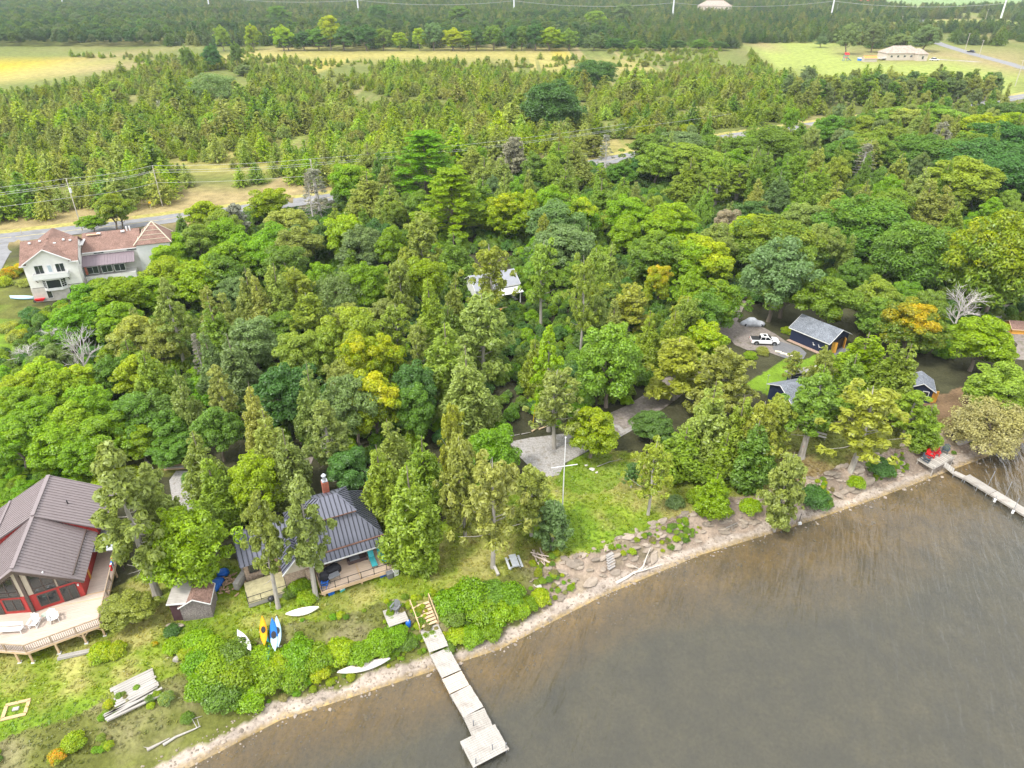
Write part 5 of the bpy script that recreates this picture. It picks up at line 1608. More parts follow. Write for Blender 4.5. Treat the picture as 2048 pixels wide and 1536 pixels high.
MB().box((-5.25, 3.65, .25), (4.05, 3.25, .5)).build('deck_frame', GREYW, sd)
rail(sd, [(-7.25, 2.9, .58), (-7.25, 2.05, .58), (-3.25, 2.05, .58), (-3.25, 4.2, .58)], .9, BLACKM, True, 0, 1.4, .06)

# ------------------------------------------------------------------ white house by the road
B = empty('white_house', (-95.2, 130.6, 2.0), math.radians(20), 'tall cream white house with brown shingle roofs beside the road', 'house')
w = MB(); w.box((4.6, 5.5, 5.4), (9.2, 11, 4.9)); w.prism([(.6, -.02), (8.0, -.02), (8.0, .2), (.6, .2)], 5.0, 8.1); w.build('wall', CREAM, B)
MB().box((4.6, 5.5, 1.3), (9.3, 11.1, 3.0)).build('foundation', CONC, B)
MB().add([(.6, -.02, 8.1), (8, -.02, 8.1), (4.3, -.02, 10.35), (.6, .2, 8.1), (8, .2, 8.1), (4.3, .2, 10.35)], [(0, 1, 2), (5, 4, 3), (0, 2, 5, 3), (1, 4, 5, 2)]).build('gable_wall', CREAM, B)
for u in (0.02, 9.18):
    MB().add([(u - .1, 0, 7.8), (u - .1, 11, 7.8), (u - .1, 5.5, 10.65), (u + .1, 0, 7.8), (u + .1, 11, 7.8), (u + .1, 5.5, 10.65)], [(0, 1, 2), (5, 4, 3), (0, 2, 5, 3), (1, 4, 5, 2)]).build('gable_wall', CREAM, B)
for u0, u1, v0 in ((-.5, .62, -.5), (.62, 7.98, .35), (7.98, 9.7, -.5)):
    MB().slab([(u0, v0, 7.75 + (v0 + .5) * .525), (u1, v0, 7.75 + (v0 + .5) * .525), (u1, 5.5, 10.9), (u0, 5.5, 10.9)], .16).build('roof', SH_BROWN, B)
MB().slab([(-.5, 11.5, 7.75), (9.7, 11.5, 7.75), (9.7, 5.5, 10.9), (-.5, 5.5, 10.9)], .16).build('roof', SH_BROWN, B)
for s_ in (-1, 1):
    MB().slab([(4.3, -.65, 10.65), (4.3 + s_ * 4.2, -.65, 8.05), (4.3 + s_ * 4.2, 3.2, 8.05), (4.3, 10.8, 10.75)] if True else [], .14).build('cross_roof', SH_BROWN, B)
    MB().slab([(4.3, 5.3, 11.05), (4.3 + s_ * 3.6, 8.9, 9.0), (4.3 + s_ * 3.6, 11.7, 9.0), (4.3, 11.7, 11.3)], .14).build('cross_roof', SH_BROWN, B)
    MB().tube((4.3, -.66, 10.6), (4.3 + s_ * 4.25, -.66, 7.98), .12, n=4).build('bargeboard', WHITEP, B)
MB().box((.1, -.52, 7.68), (1.3, .1, .22)).build('fascia', WHITEP, B); MB().box((8.9, -.52, 7.68), (1.7, .1, .22)).build('fascia', WHITEP, B)
fn = -math.pi / 2
win(B, (2.55, -.06, 6.6), fn, 1.5, 1.7, 2); win(B, (6.2, -.06, 6.6), fn, 1.5, 1.7, 2)
o = MB().box((4.4, -.06, 6.3), (.95, .12, 2.2)).build('balcony_door', WHITEP, B); MB().box((4.4, -.13, 6.6), (.6, .03, 1.3)).build('pane', pbr('pale_glass', (.35, .42, .45), .1, .05, 2), o)
MB().box((4.4, -.75, 5.05), (6.2, 1.5, .16)).build('balcony', WHITEP, B)
MB().box((4.4, -1.45, 5.55), (6.1, .07, .8)).box((1.38, -.75, 5.55), (.07, 1.4, .8)).box((7.42, -.75, 5.55), (.07, 1.4, .8)).box((4.4, -1.45, 5.98), (6.3, .12, .07)).build('balcony_railing', WHITEP, B)
for u in (1.6, 7.2): MB().tube((u, -.05, 4.0), (u, -1.2, 4.95), .08, n=4).build('bracket', BROWNP, B)
bw_ = empty('bay_window'); bw_.parent = B
MB().prism([(2.3, 0), (3.1, -.85), (5.7, -.85), (6.5, 0)], 2.3, 2.85).prism([(2.3, 0), (3.1, -.85), (5.7, -.85), (6.5, 0)], 4.45, 4.75).build('bay_frame', WHITEP, bw_)
MB().prism([(2.4, 0), (3.15, -.8), (5.65, -.8), (6.4, 0)], 2.85, 4.45).build('pane', GLASS, bw_)
mb = MB()
for u, v in [(2.36, -.03), (3.13, -.83), (5.67, -.83), (6.44, -.03)]: mb.box((u, v, 3.65), (.14, .14, 1.6))
for i in range(1, 4): mb.tube((2.36 + .0, -.05, 2.85 + i * .4), (3.13, -.85, 2.85 + i * .4), .03, n=4).tube((5.67, -.85, 2.85 + i * .4), (6.44, -.05, 2.85 + i * .4), .03, n=4)
for f_ in (.5,): mb.tube((2.75, -.44, 2.85), (2.75, -.44, 4.45), .03, n=4).tube((6.05, -.44, 2.85), (6.05, -.44, 4.45), .03, n=4)
mb.build('muntins', WHITEP, bw_)
win(B, (2.9, -.12, 1.4), fn, .9, 1.6, 1); win(B, (6.9, -.12, 1.7), fn, .8, 1.4, 1)
win(B, (9.26, 2.2, 6.8), 0, .6, 1.5, 1); win(B, (9.26, 2.8, 3.8), 0, .7, 1.9, 1, 2); win(B, (9.26, 4.2, 8.4), 0, .5, .5, 1)
for (u, v) in [(1.2, 4.6), (3.0, 4.9), (7.2, 4.7), (8.4, 4.4), (4.4, 2.2)]:
    MB().box((u, v, 7.75 + (v + .5) * .525 + .2), (.4, .4, .25)).build('roof_vent', WHITEP, B)
for (u, v) in [(5.6, 4.2)]: MB().box((u, v, 10.3), (.5, .3, .2)).build('roof_vent', WHITEP, B)
# long right wing
w = MB(); w.box((14.8, 8.5, 3.5), (11.0, 5, 7.2)); w.box((14.0, 4.6, 1.4), (9.4, 2.8, 3.0)); w.build('wing_wall', CREAM, B)
MB().slab([(9.4, 5.7, 7.2), (20.4, 5.7, 7.2), (20.4, 11, 9.7), (9.4, 11, 9.7)], .16).build('wing_roof', SH_BROWN, B)
MB().slab([(9.4, 14.5, 8), (20.4, 14.5, 8), (20.4, 11, 9.7), (9.4, 11, 9.7)], .16).build('wing_roof', SH_BROWN, B)
MB().box((14.9, 5.68, 7.1), (11, .1, .2)).build('fascia', WHITEP, B)
mb = MB(); A = [(9.3, 2.9, 5.15), (19, 2.9, 5.15), (19, 6.0, 6.5), (9.3, 6.0, 6.5)]; mb.slab(A, .1); eave_seams(mb, A[0], A[1], A[3], A[2], .5); mb.build('porch_roof', pbr('mauve_metal', (.20, .16, .175), .45, .08, 1), B)
for u in (12.4, 18.6): win(B, (u, 5.94, 6.85), fn, 1.9, .45, 1)
for u in (11.0, 13.6, 16.0): win(B, (u, 3.14, 4.2), fn, 2.0, 1.5, 2)
MB().box((9.8, 3.15, 4.2), (.5, .1, 1.7)).build('brick_pier', BRICKM, B)
MB().box((11.6, 9.9, 9.55), (2.6, .4, .12)).build('roof_batten', CEDARW, B)
for u in (12.6, 17.2): MB().box((u, 10.2, 9.55), (.7, .6, .25)).build('skylight', WHITEP, B)
for u in (18.0, 18.6): MB().tube((u, 10.6, 9.3), (u, 10.6, 10.4), .14, n=8).build('vent_stack', WHITEP, B)
MB().box((9.7, 8.0, 8.9), (.7, 5.0, .14)).build('flashing', WHITEP, B)
# right end pavilion with battened hip roof
MB().box((22.9, 8.6, 3.8), (6.4, 6.4, 8.0)).build('pavilion_wall', WHITEP, B)
ap = (23.2, 9.6, 11.2); cr = [(19.3, 5.0, 7.8), (26.6, 5.0, 7.8), (26.6, 12.2, 7.8), (19.3, 12.2, 7.8)]
for i in range(4):
    MB().slab([cr[i], cr[(i + 1) % 4], ap], .14).build('pavilion_roof', SH_BROWN, B)
    MB().tube(cr[i], ap, .13, n=4).build('hip_batten', BEIGE, B)
for i, k_ in ((0, 5), (3, 5)):
    a, b2 = Vector(cr[i]), Vector(cr[(i + 1) % 4])
    for j in range(1, k_):
        t = j / k_
        p_, q_ = a.lerp(Vector(ap), t), b2.lerp(Vector(ap), t)
        MB().tube(p_ + Vector((0, 0, .06)), q_ + Vector((0, 0, .06)), .07, n=4).build('roof_batten', BEIGE, B)
win(B, (24.8, 5.34, 6.6), fn, 1.1, 1.1, 2)

# ------------------------------------------------------------------ navy garage, navy house, small shed, hidden house, small sheds
def gable_hut(name, loc, yaw, L, Wd, ze, zr, wall, roofm, label, cat, ov=.35, trim=WHITEP, th=.12):
    """simple gabled hut: length L along local u, eaves at v = 0 and v = Wd"""
    o = empty(name, loc, yaw, label, cat)
    w = MB(); w.box((L / 2, Wd / 2, ze / 2 - .1), (L, Wd, ze + .2 - .02)); w.build('wall', wall, o)
    for u in (0, L):
        s_ = -1 if u == 0 else 1
        w = MB(); w.add([(u, 0, ze - .02), (u, Wd, ze - .02), (u, Wd / 2, zr - .1), (u - s_ * .12, 0, ze - .02), (u - s_ * .12, Wd, ze - .02), (u - s_ * .12, Wd / 2, zr - .1)], [(0, 1, 2), (5, 4, 3), (0, 2, 5, 3), (1, 4, 5, 2)]); w.build('gable_wall', wall, o)
    sl = (zr - ze) / (Wd / 2)
    for v in (-ov, Wd + ov):
        MB().slab([(-ov, v, ze - ov * sl + th), (L + ov, v, ze - ov * sl + th), (L + ov, Wd / 2, zr + th), (-ov, Wd / 2, zr + th)], th).build('roof', roofm, o)
        MB().box((L / 2, v * 1.0, ze - ov * sl + .02), (L + 2 * ov + .02, .06, .14)).build('fascia', trim, o)
    for u in (-ov - .01, L + ov + .01):
        MB().tube((u, -ov, ze - ov * sl + .05), (u, Wd / 2, zr + .05), .07, n=4).tube((u, Wd + ov, ze - ov * sl + .05), (u, Wd / 2, zr + .05), .07, n=4).build('bargeboard', trim, o)
    return o
G = gable_hut('navy_garage', (50.0, 114.4, 2.05), math.atan2(-6.2, 4.5), 7.4, 6.0, 2.35, 3.9, NAVY, SH_GREY, 'navy blue garage with grey shingle roof beside the pickup truck', 'garage')
MB().box((7.46, 3.0, 1.05), (.10, 2.9, 2.1)).build('doorway', BLACKM, G)
for v, a in ((1.35, -.9), (4.65, .9)):
    d_ = empty('barn_door', (7.5, v, 0)); d_.parent = G; d_.rotation_euler = (0, 0, a)
    for i in range(7): MB().box((0.06, (i - 3) * .2, 1.05), (.06, .185, 2.0)).build('plank', ORANGEW, d_)
for u in (4.6, 5.7):                                              # white bird silhouettes fixed to the wall
    mb = MB(); mb.tube((u, -.06, 1.2), (u + .1, -.06, .85), .05, n=4).tube((u + .1, -.06, .85), (u + .5, -.06, .85), .09, .02, n=4).tube((u, -.06, 1.2), (u - .14, -.06, 1.18), .05, .02, n=4).tube((u + .18, -.06, .8), (u + .18, -.06, .6), .02, n=4)
    mb.build('white_bird_cutout', WHITEP, G)
MB().box((3.7, -.5, .0), (7.4, .8, .06)).build('gravel_strip', pbr('pink_gravel', (.36, .25, .19), .95, .3, 4), G)
S = gable_hut('navy_house', (41.3, 88.9, 2.0), math.radians(17), 13.0, 5.4, 2.6, 3.8, NAVY, SH_GREY, 'low navy house with grey shingle roof mostly hidden by cedars', 'house')
win(S, (-.06, 2.2, 1.5), math.pi, 1.0, 1.0, 1); win(S, (2.2, -.06, 1.5), -math.pi / 2, 1.2, 1.0, 2)
MB().slab([(4.5, 6.4, 3.0), (11, 6.4, 3.0), (11, 8.2, 2.7), (4.5, 8.2, 2.7)], .12).build('rear_roof', GREYW2, S); MB().box((7.8, 7.2, 1.3), (5.6, 1.4, 2.6)).build('rear_wing', NAVY, S)
MB().tube((1.2, 7.6, -.1), (1.2, 7.6, 2.9), .03).tube((.9, 7.6, 2.7), (1.5, 7.6, 2.7), .02).build('aerial', SILVER, S)
Q = gable_hut('small_shed', (64.3, 92.6, 2.0), math.radians(68), 3.6, 3.4, 2.2, 3.2, NAVY, SH_GREY, 'small navy shed with pale grey roof and yellow stained door', 'shed', .3)
win(Q, (-.06, 1.0, 1.5), math.pi, .8, .8, 1)
d_ = empty('door', (-.02, .1, .1)); d_.parent = Q; d_.rotation_euler = (0, 0, math.radians(-150))
for i in range(5): MB().box((.05, .1 + i * .2, 1.0), (.06, .185, 2.0)).build('plank', ORANGEW, d_)
hx, hy, hz_ = gd(940, 640)
Hh = gable_hut('grey_house', (hx + 1.0, hy + 6.5, hz_), math.radians(24), 9, 6, 3.4, 5.2, WHITEP, pbr('pale_metal_roof', (.27, .28, .31), .5, .12, 1.0), 'pale grey roofed house half hidden inside the middle wood', 'house')
for u in (5.2, 7.4): win(Hh, (u, -.06, 2.2), -math.pi / 2, 1.3, 1.3, 2)
for u, hgt in ((4.4, 2.2), (8.6, 2.2)): MB().box((u, -1.9, hgt / 2), (.18, .18, hgt)).build('porch_post', WHITEP, Hh)
MB().slab([(4.0, -2.2, 2.3), (9.2, -2.2, 2.3), (9.2, 0, 2.9), (4.0, 0, 2.9)], .1).build('porch_roof', WHITEP, Hh)
x, y, z = gd(1008, 632)
dk = empty('hidden_deck', (x, y, z + .8), .4, 'small orange wood deck corner seen between trees by the hidden house', 'deck')
for i in range(8): MB().box((0, i * .26, 0), (3.4, .24, .06), rz=.0).build('board', ORANGEW, dk)
rail(dk, [(1.7, 0, .03), (-1.7, 0, .03)], .9, CEDARW, True, 0, 1.7, .1)
x, y, z = gd(1558, 622)
pc = gable_hut('grey_hut', (x - .6, y + 1.0, z), math.radians(20), 2.2, 2.6, 2.2, 3.3, pbr('grey_boards', (.36, .37, .38), .8, .2, 3), SH_GREY, 'little grey hut behind the leaning trunk near the garage', 'hut', .2)
# brown roofed shed and maroon shed left of the cottage
x0, y0, z0 = gd(368, 1243)
S2 = gable_hut('shingled_shed', (x0 + .25, y0 + .25, z0), math.radians(11), 2.6, 2.9, 2.05, 2.9, SH_WOOD, SH_BROWN, 'small shingled shed with brown roof beside the maroon shed', 'shed', .12)
S2.rotation_euler = (0, 0, math.radians(11 + 90)); S2.location = (x0 + 2.85, y0 + .55, z0)
x1, y1, z1 = gd(347, 1245)
S3 = empty('maroon_shed', (x1, y1 + .2, z1), math.radians(6), 'narrow maroon shed with flat pale roof left of the shingled shed', 'shed')
MB().box((.85, 1.5, 1.25), (1.7, 3.0, 2.6)).build('wall', DARKRED, S3)
MB().slab([(-.15, -.2, 2.62), (1.85, -.2, 2.62), (1.85, 3.3, 2.9), (-.15, 3.3, 2.9)], .08).build('roof', GREYW, S3); MB().box((.85, -.2, 2.55), (2.0, .06, .16)).build('fascia', WHITEP, S3)
# timber hut with an orange side at the right edge
x, y, z = gd(2022, 668)
O = gable_hut('orange_hut', (x, y, z), math.radians(-8), 4.5, 3.2, 1.1, 1.9, ORANGEW, SH_BROWN, 'low hut with orange timber side and brown roof at right edge', 'hut', .25, CEDARW)
x, y, z = gd(1988, 642)
hx = empty('garden_cart', (x, y, z), math.radians(-20), 'grey open garden cart in the yard right of the white dead tree', 'cart')
MB().box((0, 0, .75), (1.7, 1.0, .06)).build('tray', GREYP, hx)
for a, b2, c, d2 in ((0, .5, 1.7, .06), (0, -.5, 1.7, .06), (.85, 0, .06, 1.0), (-.85, 0, .06, 1.0)): MB().box((a, b2, 1.0), (c, d2, .5)).build('side_panel', GREYW2, hx)
for a, b2 in ((-.6, .4), (.6, .4), (-.6, -.4), (.6, -.4)): MB().box((a, b2, .36), (.1, .1, .75)).build('leg', GREYW2, hx)

# far houses
def far_house(px, py, L, Wd, ze, zr, yaw, wall, roofm, label, name='bungalow', wins=4, cat='house'):
    x, y, z = gd(px, py)
    o = empty(name, (x, y, z), math.radians(yaw), label, cat)
    MB().box((L / 2, Wd / 2, ze / 2), (L, Wd, ze)).build('wall', wall, o)
    lo = [(-.5, -.5, ze), (L + .5, -.5, ze), (L + .5, Wd + .5, ze), (-.5, Wd + .5, ze)]; hi = [(Wd / 2, Wd / 2, zr), (L - Wd / 2, Wd / 2, zr)]
    for pts in ([lo[0], lo[1], hi[1], hi[0]], [lo[1], lo[2], hi[1]], [lo[2], lo[3], hi[0], hi[1]], [lo[3], lo[0], hi[0]]): MB().slab(pts, .2).build('roof', roofm, o)
    for i in range(wins): win(o, (L * (i + .7) / (wins + .4), -.07, ze * .58), -math.pi / 2, 1.6, 1.3, 2)
    return o
TANW = pbr('tan_siding', (.50, .44, .37), .8, .06, 1)
b1 = far_house(1772, 121, 26, 13, 4.6, 9.0, 4, TANW, SH_TAN, 'tan bungalow with hip roofs beside the far side road', 'bungalow', 5)
MB().box((23.5, -2.5, 2.2), (7, 5, 4.4)).build('front_wing', TANW, b1)
for pts in ([(19.5, -5.5, 4.4), (27.5, -5.5, 4.4), (23.5, -2, 7.4)], [(27.5, -5.5, 4.4), (27.5, 3, 4.6), (23.5, 4, 7.6), (23.5, -2, 7.4)], [(19.5, -5.5, 4.4), (19.5, 3, 4.6), (23.5, 4, 7.6), (23.5, -2, 7.4)]): MB().slab(pts, .2).build('wing_roof', SH_TAN, b1)
win(b1, (23.5, -5.07, 2.2), -math.pi / 2, 1.4, 2.0, 1)
MB().box((-2.5, 3, 1.2), (5, 5, .3)).build('back_deck', GREYW2, b1); rail(b1, [(-5, .6, 1.3), (0, .6, 1.3)], 1.0, WHITEP, True, 0, 1.6, .15)
far_house(1402, 21, 46, 20, 6, 13, 3, TANW, SH_TAN, 'large tan house with grey roof behind the conifer wood', 'far_house', 5)
b3 = far_house(1690, 4, 30, 16, 5, 9, 0, WHITEP, SH_GREY, 'white far house with grey roof at the top of the picture', 'far_house', 3)
b4 = empty('red_barn', (*gd(1718, 10)[:2], 2), .05, 'far barn with a bright red roof at the top edge', 'barn')
MB().box((16, 8, 3), (32, 16, 6)).build('wall', WHITEP, b4)
MB().slab([(-1, -1, 5.8), (33, -1, 5.8), (33, 8, 13), (-1, 8, 13)], .3).build('roof', pbr('red_metal', (.55, .035, .03), .5, .1, 1), b4); MB().slab([(-1, 17, 5.8), (33, 17, 5.8), (33, 8, 13), (-1, 8, 13)], .3).build('roof', MATS['red_metal'], b4)
# ------------------------------------------------------------------ small things
def spot(px, py, lift=0.0):
    x, y, z = gd(px, py); return (x, y, z + lift)
def heading(a, b):
    (x0, y0, _), (x1, y1, _) = gd(*a), gd(*b); return math.atan2(y1 - y0, x1 - x0), math.hypot(x1 - x0, y1 - y0)

# ---- chairs, loungers, tables
def adirondack(mat, s=1.0):
    r = empty('armchair')
    mb = MB(); M = Matrix.Rotation(.22, 3, 'Y')
    for i in range(4): MB().box((.02 + i * .13, 0, .33 - i * -.028), (.115, .55, .03), M=Matrix.Rotation(-.2, 3, 'Y')).build('seat_slat', mat, r)
    for i in range(5):
        y = (i - 2) * .12
        MB().box((-.24, y * 1.1, .68 - abs(i - 2) * .035), (.03, .105, .85 - abs(i - 2) * .07), M=Matrix.Rotation(-.38, 3, 'Y')).build('back_slat', mat, r)
    for s_ in (-1, 1):
        MB().box((.12, s_ * .36, .58), (.72, .14, .03)).build('armrest', mat, r)
        MB().box((.42, s_ * .31, .28), (.09, .05, .58)).build('leg', mat, r)
        MB().box((-.1, s_ * .30, .22), (1.0, .04, .12), M=Matrix.Rotation(.28, 3, 'Y')).build('side_rail', mat, r)
    r.scale = (s, s, s)
    return r
def put(r, loc, rz, label, cat, group=None):
    r.location = loc; r.rotation_euler = (0, 0, rz); tag(r, label, cat, group); return r
WHITEC = pbr('white_chair_paint', (.70, .70, .69), .5, .04, 3); REDC = pbr('red_chair_paint', (.60, .012, .018), .5, .08, 3); DARKC = pbr('slate_chair_paint', (.055, .075, .095), .6, .1, 3)
def on_house(h, u, v, z): return h.matrix_basis @ Vector((u, v, z))
for o_ in (H, K): o_.matrix_basis = Matrix.Translation(o_.location) @ Matrix.Rotation(o_.rotation_euler.z, 4, 'Z')
ch0 = adirondack(WHITEC, 1.15); put(ch0, on_house(H, .55, -1.9, 1.69), H.rotation_euler.z - math.pi / 2 - .25, 'white slatted armchair on the red house deck beside the bench', 'armchair', 'white armchairs on the deck')
c1 = copy_tree(ch0); put(c1, on_house(H, 2.15, -1.75, 1.69), H.rotation_euler.z - math.pi / 2 + .35, 'white slatted armchair on the red house deck nearest its right end', 'armchair', 'white armchairs on the deck')
r = empty('side_table'); put(r, on_house(H, 1.35, -1.25, 1.69), 0, 'small round green-white table between the two white armchairs', 'table')
MB().tube((0, 0, .50), (0, 0, .54), .32, n=16).build('table_top', pbr('pale_green_paint', (.45, .55, .45), .5, .1, 3), r); MB().tube((0, 0, 0), (0, 0, .5), .05).tube((0, 0, 0), (0, 0, .04), .2, n=10).build('leg', WHITEC, r)
r = empty('garden_bench'); put(r, on_house(H, -1.5, -2.2, 1.69), H.rotation_euler.z - math.radians(14), 'long white slatted garden bench on the red house deck', 'bench')
for i in range(4): MB().box((0, -.25 + i * .14, .45), (2.3, .125, .035)).build('seat_slat', WHITEC, r)
for i in range(3): MB().box((0, .34 + i * .03, .62 + i * .16), (2.3, .03, .13)).build('back_slat', WHITEC, r)
for s_ in (-1.1, 1.1):
    MB().box((s_, 0, .62), (.07, .75, .05)).build('armrest', WHITEC, r)
    for v in (-.3, .32): MB().box((s_, v, .31), (.07, .07, .62)).build('leg', WHITEC, r)
r = empty('towel'); put(r, on_house(H, 6.7, 4.4, 2.66), H.rotation_euler.z, 'red white and blue striped towel hung over the side railing', 'towel')
for i, m_ in enumerate((REDC, WHITEC, BLUET, WHITEC, REDC, WHITEC, REDC)): MB().box((.0, (i - 3) * .3, -.25), (.16, .30, .62)).build('stripe', m_, r)
r = empty('wooden_table'); put(r, on_house(K, 1.6, 1.15, .96), K.rotation_euler.z + .15, 'grey patio table standing on the cottage deck', 'table')
MB().box((0, 0, .70), (1.25, .75, .05)).build('table_top', GREYP, r)
for a in (-.55, .55):
    for b in (-.3, .3): MB().tube((a, b, 0), (a, b, .69), .03).build('leg', BLACKM, r)
def lump(name, L, W_, Hh_, mat, seed, label, cat, loc, rz, k=9, rings=7, wr=.08):
    rr = np.random.default_rng(seed); R_ = []
    for i in range(rings):
        t = i / (rings - 1); prof = [.98, 1.0, .98, .93, .82, .6, .12][i] if rings == 7 else math.cos(t * 1.5)
        z = Hh_ * [0, .25, .5, .72, .88, .97, 1.0][i]
        R_.append([(math.copysign(abs(math.cos(a)) ** .6, math.cos(a)) * L / 2 * prof * (1 + rr.normal() * wr), math.copysign(abs(math.sin(a)) ** .6, math.sin(a)) * W_ / 2 * prof * (1 + rr.normal() * wr), z + rr.normal() * .02 * Hh_) for a in np.linspace(0, 6.283, k, endpoint=False)])
    o = MB().loft(R_).build(name, mat, None, loc, rz, smooth=True)
    return tag(o, label, cat)
lump('covered_furniture', 1.9, 1.1, .95, BLACKF, 1, 'large black cover over patio furniture by the cottage wall', 'furniture cover', on_house(K, 1.7, 2.3, .96), K.rotation_euler.z + .2, 14)
lump('covered_grill', 1.0, .9, 1.1, BLACKF, 2, 'black covered grill at the left end of the cottage deck', 'grill', on_house(K, .65, 1.5, .96), K.rotation_euler.z, 12)
r = empty('wicker_sofa'); put(r, on_house(K, 4.6, 3.0, .96), K.rotation_euler.z, 'dark brown wicker sofa against the cottage wall', 'sofa')
WICK = pbr('wicker', (.075, .052, .048), .8, .3, 9)
MB().box((0, 0, .2), (2.0, .8, .4)).build('seat', WICK, r); MB().box((0, .42, .45), (2.0, .14, .9)).build('backrest', WICK, r)
for a in (-1.02, 1.02): MB().box((a, .02, .32), (.14, .85, .64)).build('armrest', WICK, r)
MB().box((-.3, 0, .45), (1.1, .6, .09)).build('cushion', GREYP, r)
def lounger():
    r = empty('sun_lounger')
    for i in range(2): MB().box((0, (i - .5) * 1.15 - .15 if i else -.62, .32), (.62, .8, .09)).build('cushion', TURQ, r) if i == 0 else MB().box((0, .1, .32), (.62, .6, .09)).build('cushion', TURQ, r)
    MB().box((0, .72, .55), (.62, .75, .09), M=Matrix.Rotation(.75, 3, 'X')).build('backrest', TURQ, r)
    for a in (-.26, .26):
        MB().tube((a, -1.0, .26), (a, .5, .26), .025).build('side_rail', BLACKM, r)
        for v in (-.9, .4): MB().tube((a, v, 0), (a, v, .26), .025).build('leg', BLACKM, r)
    return r
l0 = lounger(); put(l0, on_house(K, 6.1, 2.0, .96), K.rotation_euler.z - .02, 'turquoise sun lounger beside the wicker sofa', 'lounger', 'turquoise loungers on the deck')
l1 = copy_tree(l0); put(l1, on_house(K, 7.25, 2.05, .96), K.rotation_euler.z + .12, 'turquoise sun lounger near the deck steps, half under the cedar', 'lounger', 'turquoise loungers on the deck')
r = adirondack(BLUET, .9); put(r, on_house(K, .45, .55, .96), K.rotation_euler.z + 1.2, 'blue slatted armchair in the corner of the cottage deck', 'armchair')
for (a, b, c, m_, sx, sy, sz, lab) in [(.9, .3, 0, BLUET, .7, .6, .45, 'blue tub under the left front of the cottage deck'), (2.1, .25, 0, TURQ, .55, .5, .4, 'small teal tub under the cottage deck'), (6.6, .35, 0, BLUET, .7, .6, .5, 'blue tub under the right part of the cottage deck')]:
    rr = empty('plastic_tub'); put(rr, on_house(K, a, b, c), K.rotation_euler.z + .2, lab, 'tub', 'tubs under the deck')
    MB().loft([[(s_[0] * sx / 2 * f, s_[1] * sy / 2 * f, z) for s_ in ((-1, -1), (1, -1), (1, 1), (-1, 1))] for f, z in ((.85, 0), (1, sz))]).build('tub_body', m_, rr); MB().box((0, 0, sz), (sx * 1.08, sy * 1.08, .05)).build('lid', WHITEC if sx < .6 else m_, rr)
for (a, b, m_, lab, w_) in [(7.3, -.25, GREYP, 'grey wheeled bin in front of the deck steps', .65), (8.0, -.1, WHITEC, 'white box beside the grey bin at the deck steps', .6)]:
    rr = empty('bin'); put(rr, on_house(K, a, b, 0), K.rotation_euler.z + .15, lab, 'bin')
    MB().loft([[(s_[0] * w_ / 2 * f, s_[1] * w_ / 2 * f, z) for s_ in ((-1, -1), (1, -1), (1, 1), (-1, 1))] for f, z in ((.8, 0), (1, .85))]).build('bin_body', m_, rr); MB().box((0, .02, .89), (w_ * 1.06, w_ * 1.1, .07)).build('lid', m_, rr)
    for s_ in (-1, 1): MB().tube((s_ * w_ * .42, .25, .1), (s_ * w_ * .5, .25, .1), .1, n=10).build('wheel', BLACKM, rr)
rr = empty('kettle_grill'); put(rr, spot(545, 1208), 0, 'round black kettle grill by the pale tree trunk', 'grill')
MB().loft([[(.36 * f * math.cos(a), .36 * f * math.sin(a), z) for a in np.linspace(0, 6.283, 12, endpoint=False)] for f, z in ((.4, .5), (.9, .65), (1, .8), (.9, .95), (.4, 1.08))]).build('bowl', BLACKM, rr, smooth=True)
for a in (0, 2.1, 4.2): MB().tube((.15 * math.cos(a), .15 * math.sin(a), .55), (.35 * math.cos(a), .35 * math.sin(a), 0), .025).build('leg', SILVER, rr)
rr = empty('metal_box'); put(rr, spot(496, 1142), math.radians(25), 'pale grey metal cabinet with dark lid at the cottage\'s left corner', 'cabinet')
MB().box((0, 0, .45), (1.3, .9, .9)).build('cabinet_body', GREYW2, rr); MB().box((0, .3, 1.0), (1.2, .5, .25)).build('lid', GREYP, rr)

# ---- kayaks, canoes and their rack
def hull(name, L, W_, D, mats, loc, rz, label, cat, open_=False, tilt=0.0, group=None, deck=None):
    r = empty(name, loc, rz, label, cat, group); r.rotation_euler = (tilt, 0, rz)
    k = 15; rings = []; n_ = 10
    for i in range(k):
        t = -1 + 2 * i / (k - 1); f = max(.03, (1 - abs(t) ** 2.2)); rise = .16 * t * t * D / .3
        ring = []
        for j in range(n_):
            a = 2 * math.pi * j / n_
            ring.append((t * L / 2, math.cos(a) * W_ / 2 * f, D / 2 + math.sin(a) * D / 2 * (.35 + .65 * f) * (1.0 if math.sin(a) < 0 else .55) + rise))
        rings.append(ring)
    mb = MB(); mb.loft(rings)
    b = mb.build('hull', mats[0], r, smooth=True)
    if deck:
        h2 = []
        for ring in rings[:k // 2 - 0]: h2.append([(p[0], p[1] * 1.015, p[2] + .006) for p in ring])
        MB().loft(h2).build('bow_deck', deck, r, smooth=True)
    if open_:
        MB().loft([[(t * L / 2, math.copysign(1, c) * W_ / 2 * max(.03, 1 - abs(t) ** 2.2) * 1.03, D * .78 + .16 * t * t * D / .3 + dz) for c, dz in ((-1, 0), (1, 0), (1, .03), (-1, .03))] for t in np.linspace(-.97, .97, 9)]).build('keel_side', mats[-1], r)
    else:
        cp = []
        for a in np.linspace(0, 6.283, 14, endpoint=False): cp.append((math.cos(a) * L * .11 - .1, math.sin(a) * W_ * .3, D * .80))
        MB().loft([cp, [(p[0], p[1], p[2] + .06) for p in cp]]).build('cockpit', BLACKM, r)
    return r
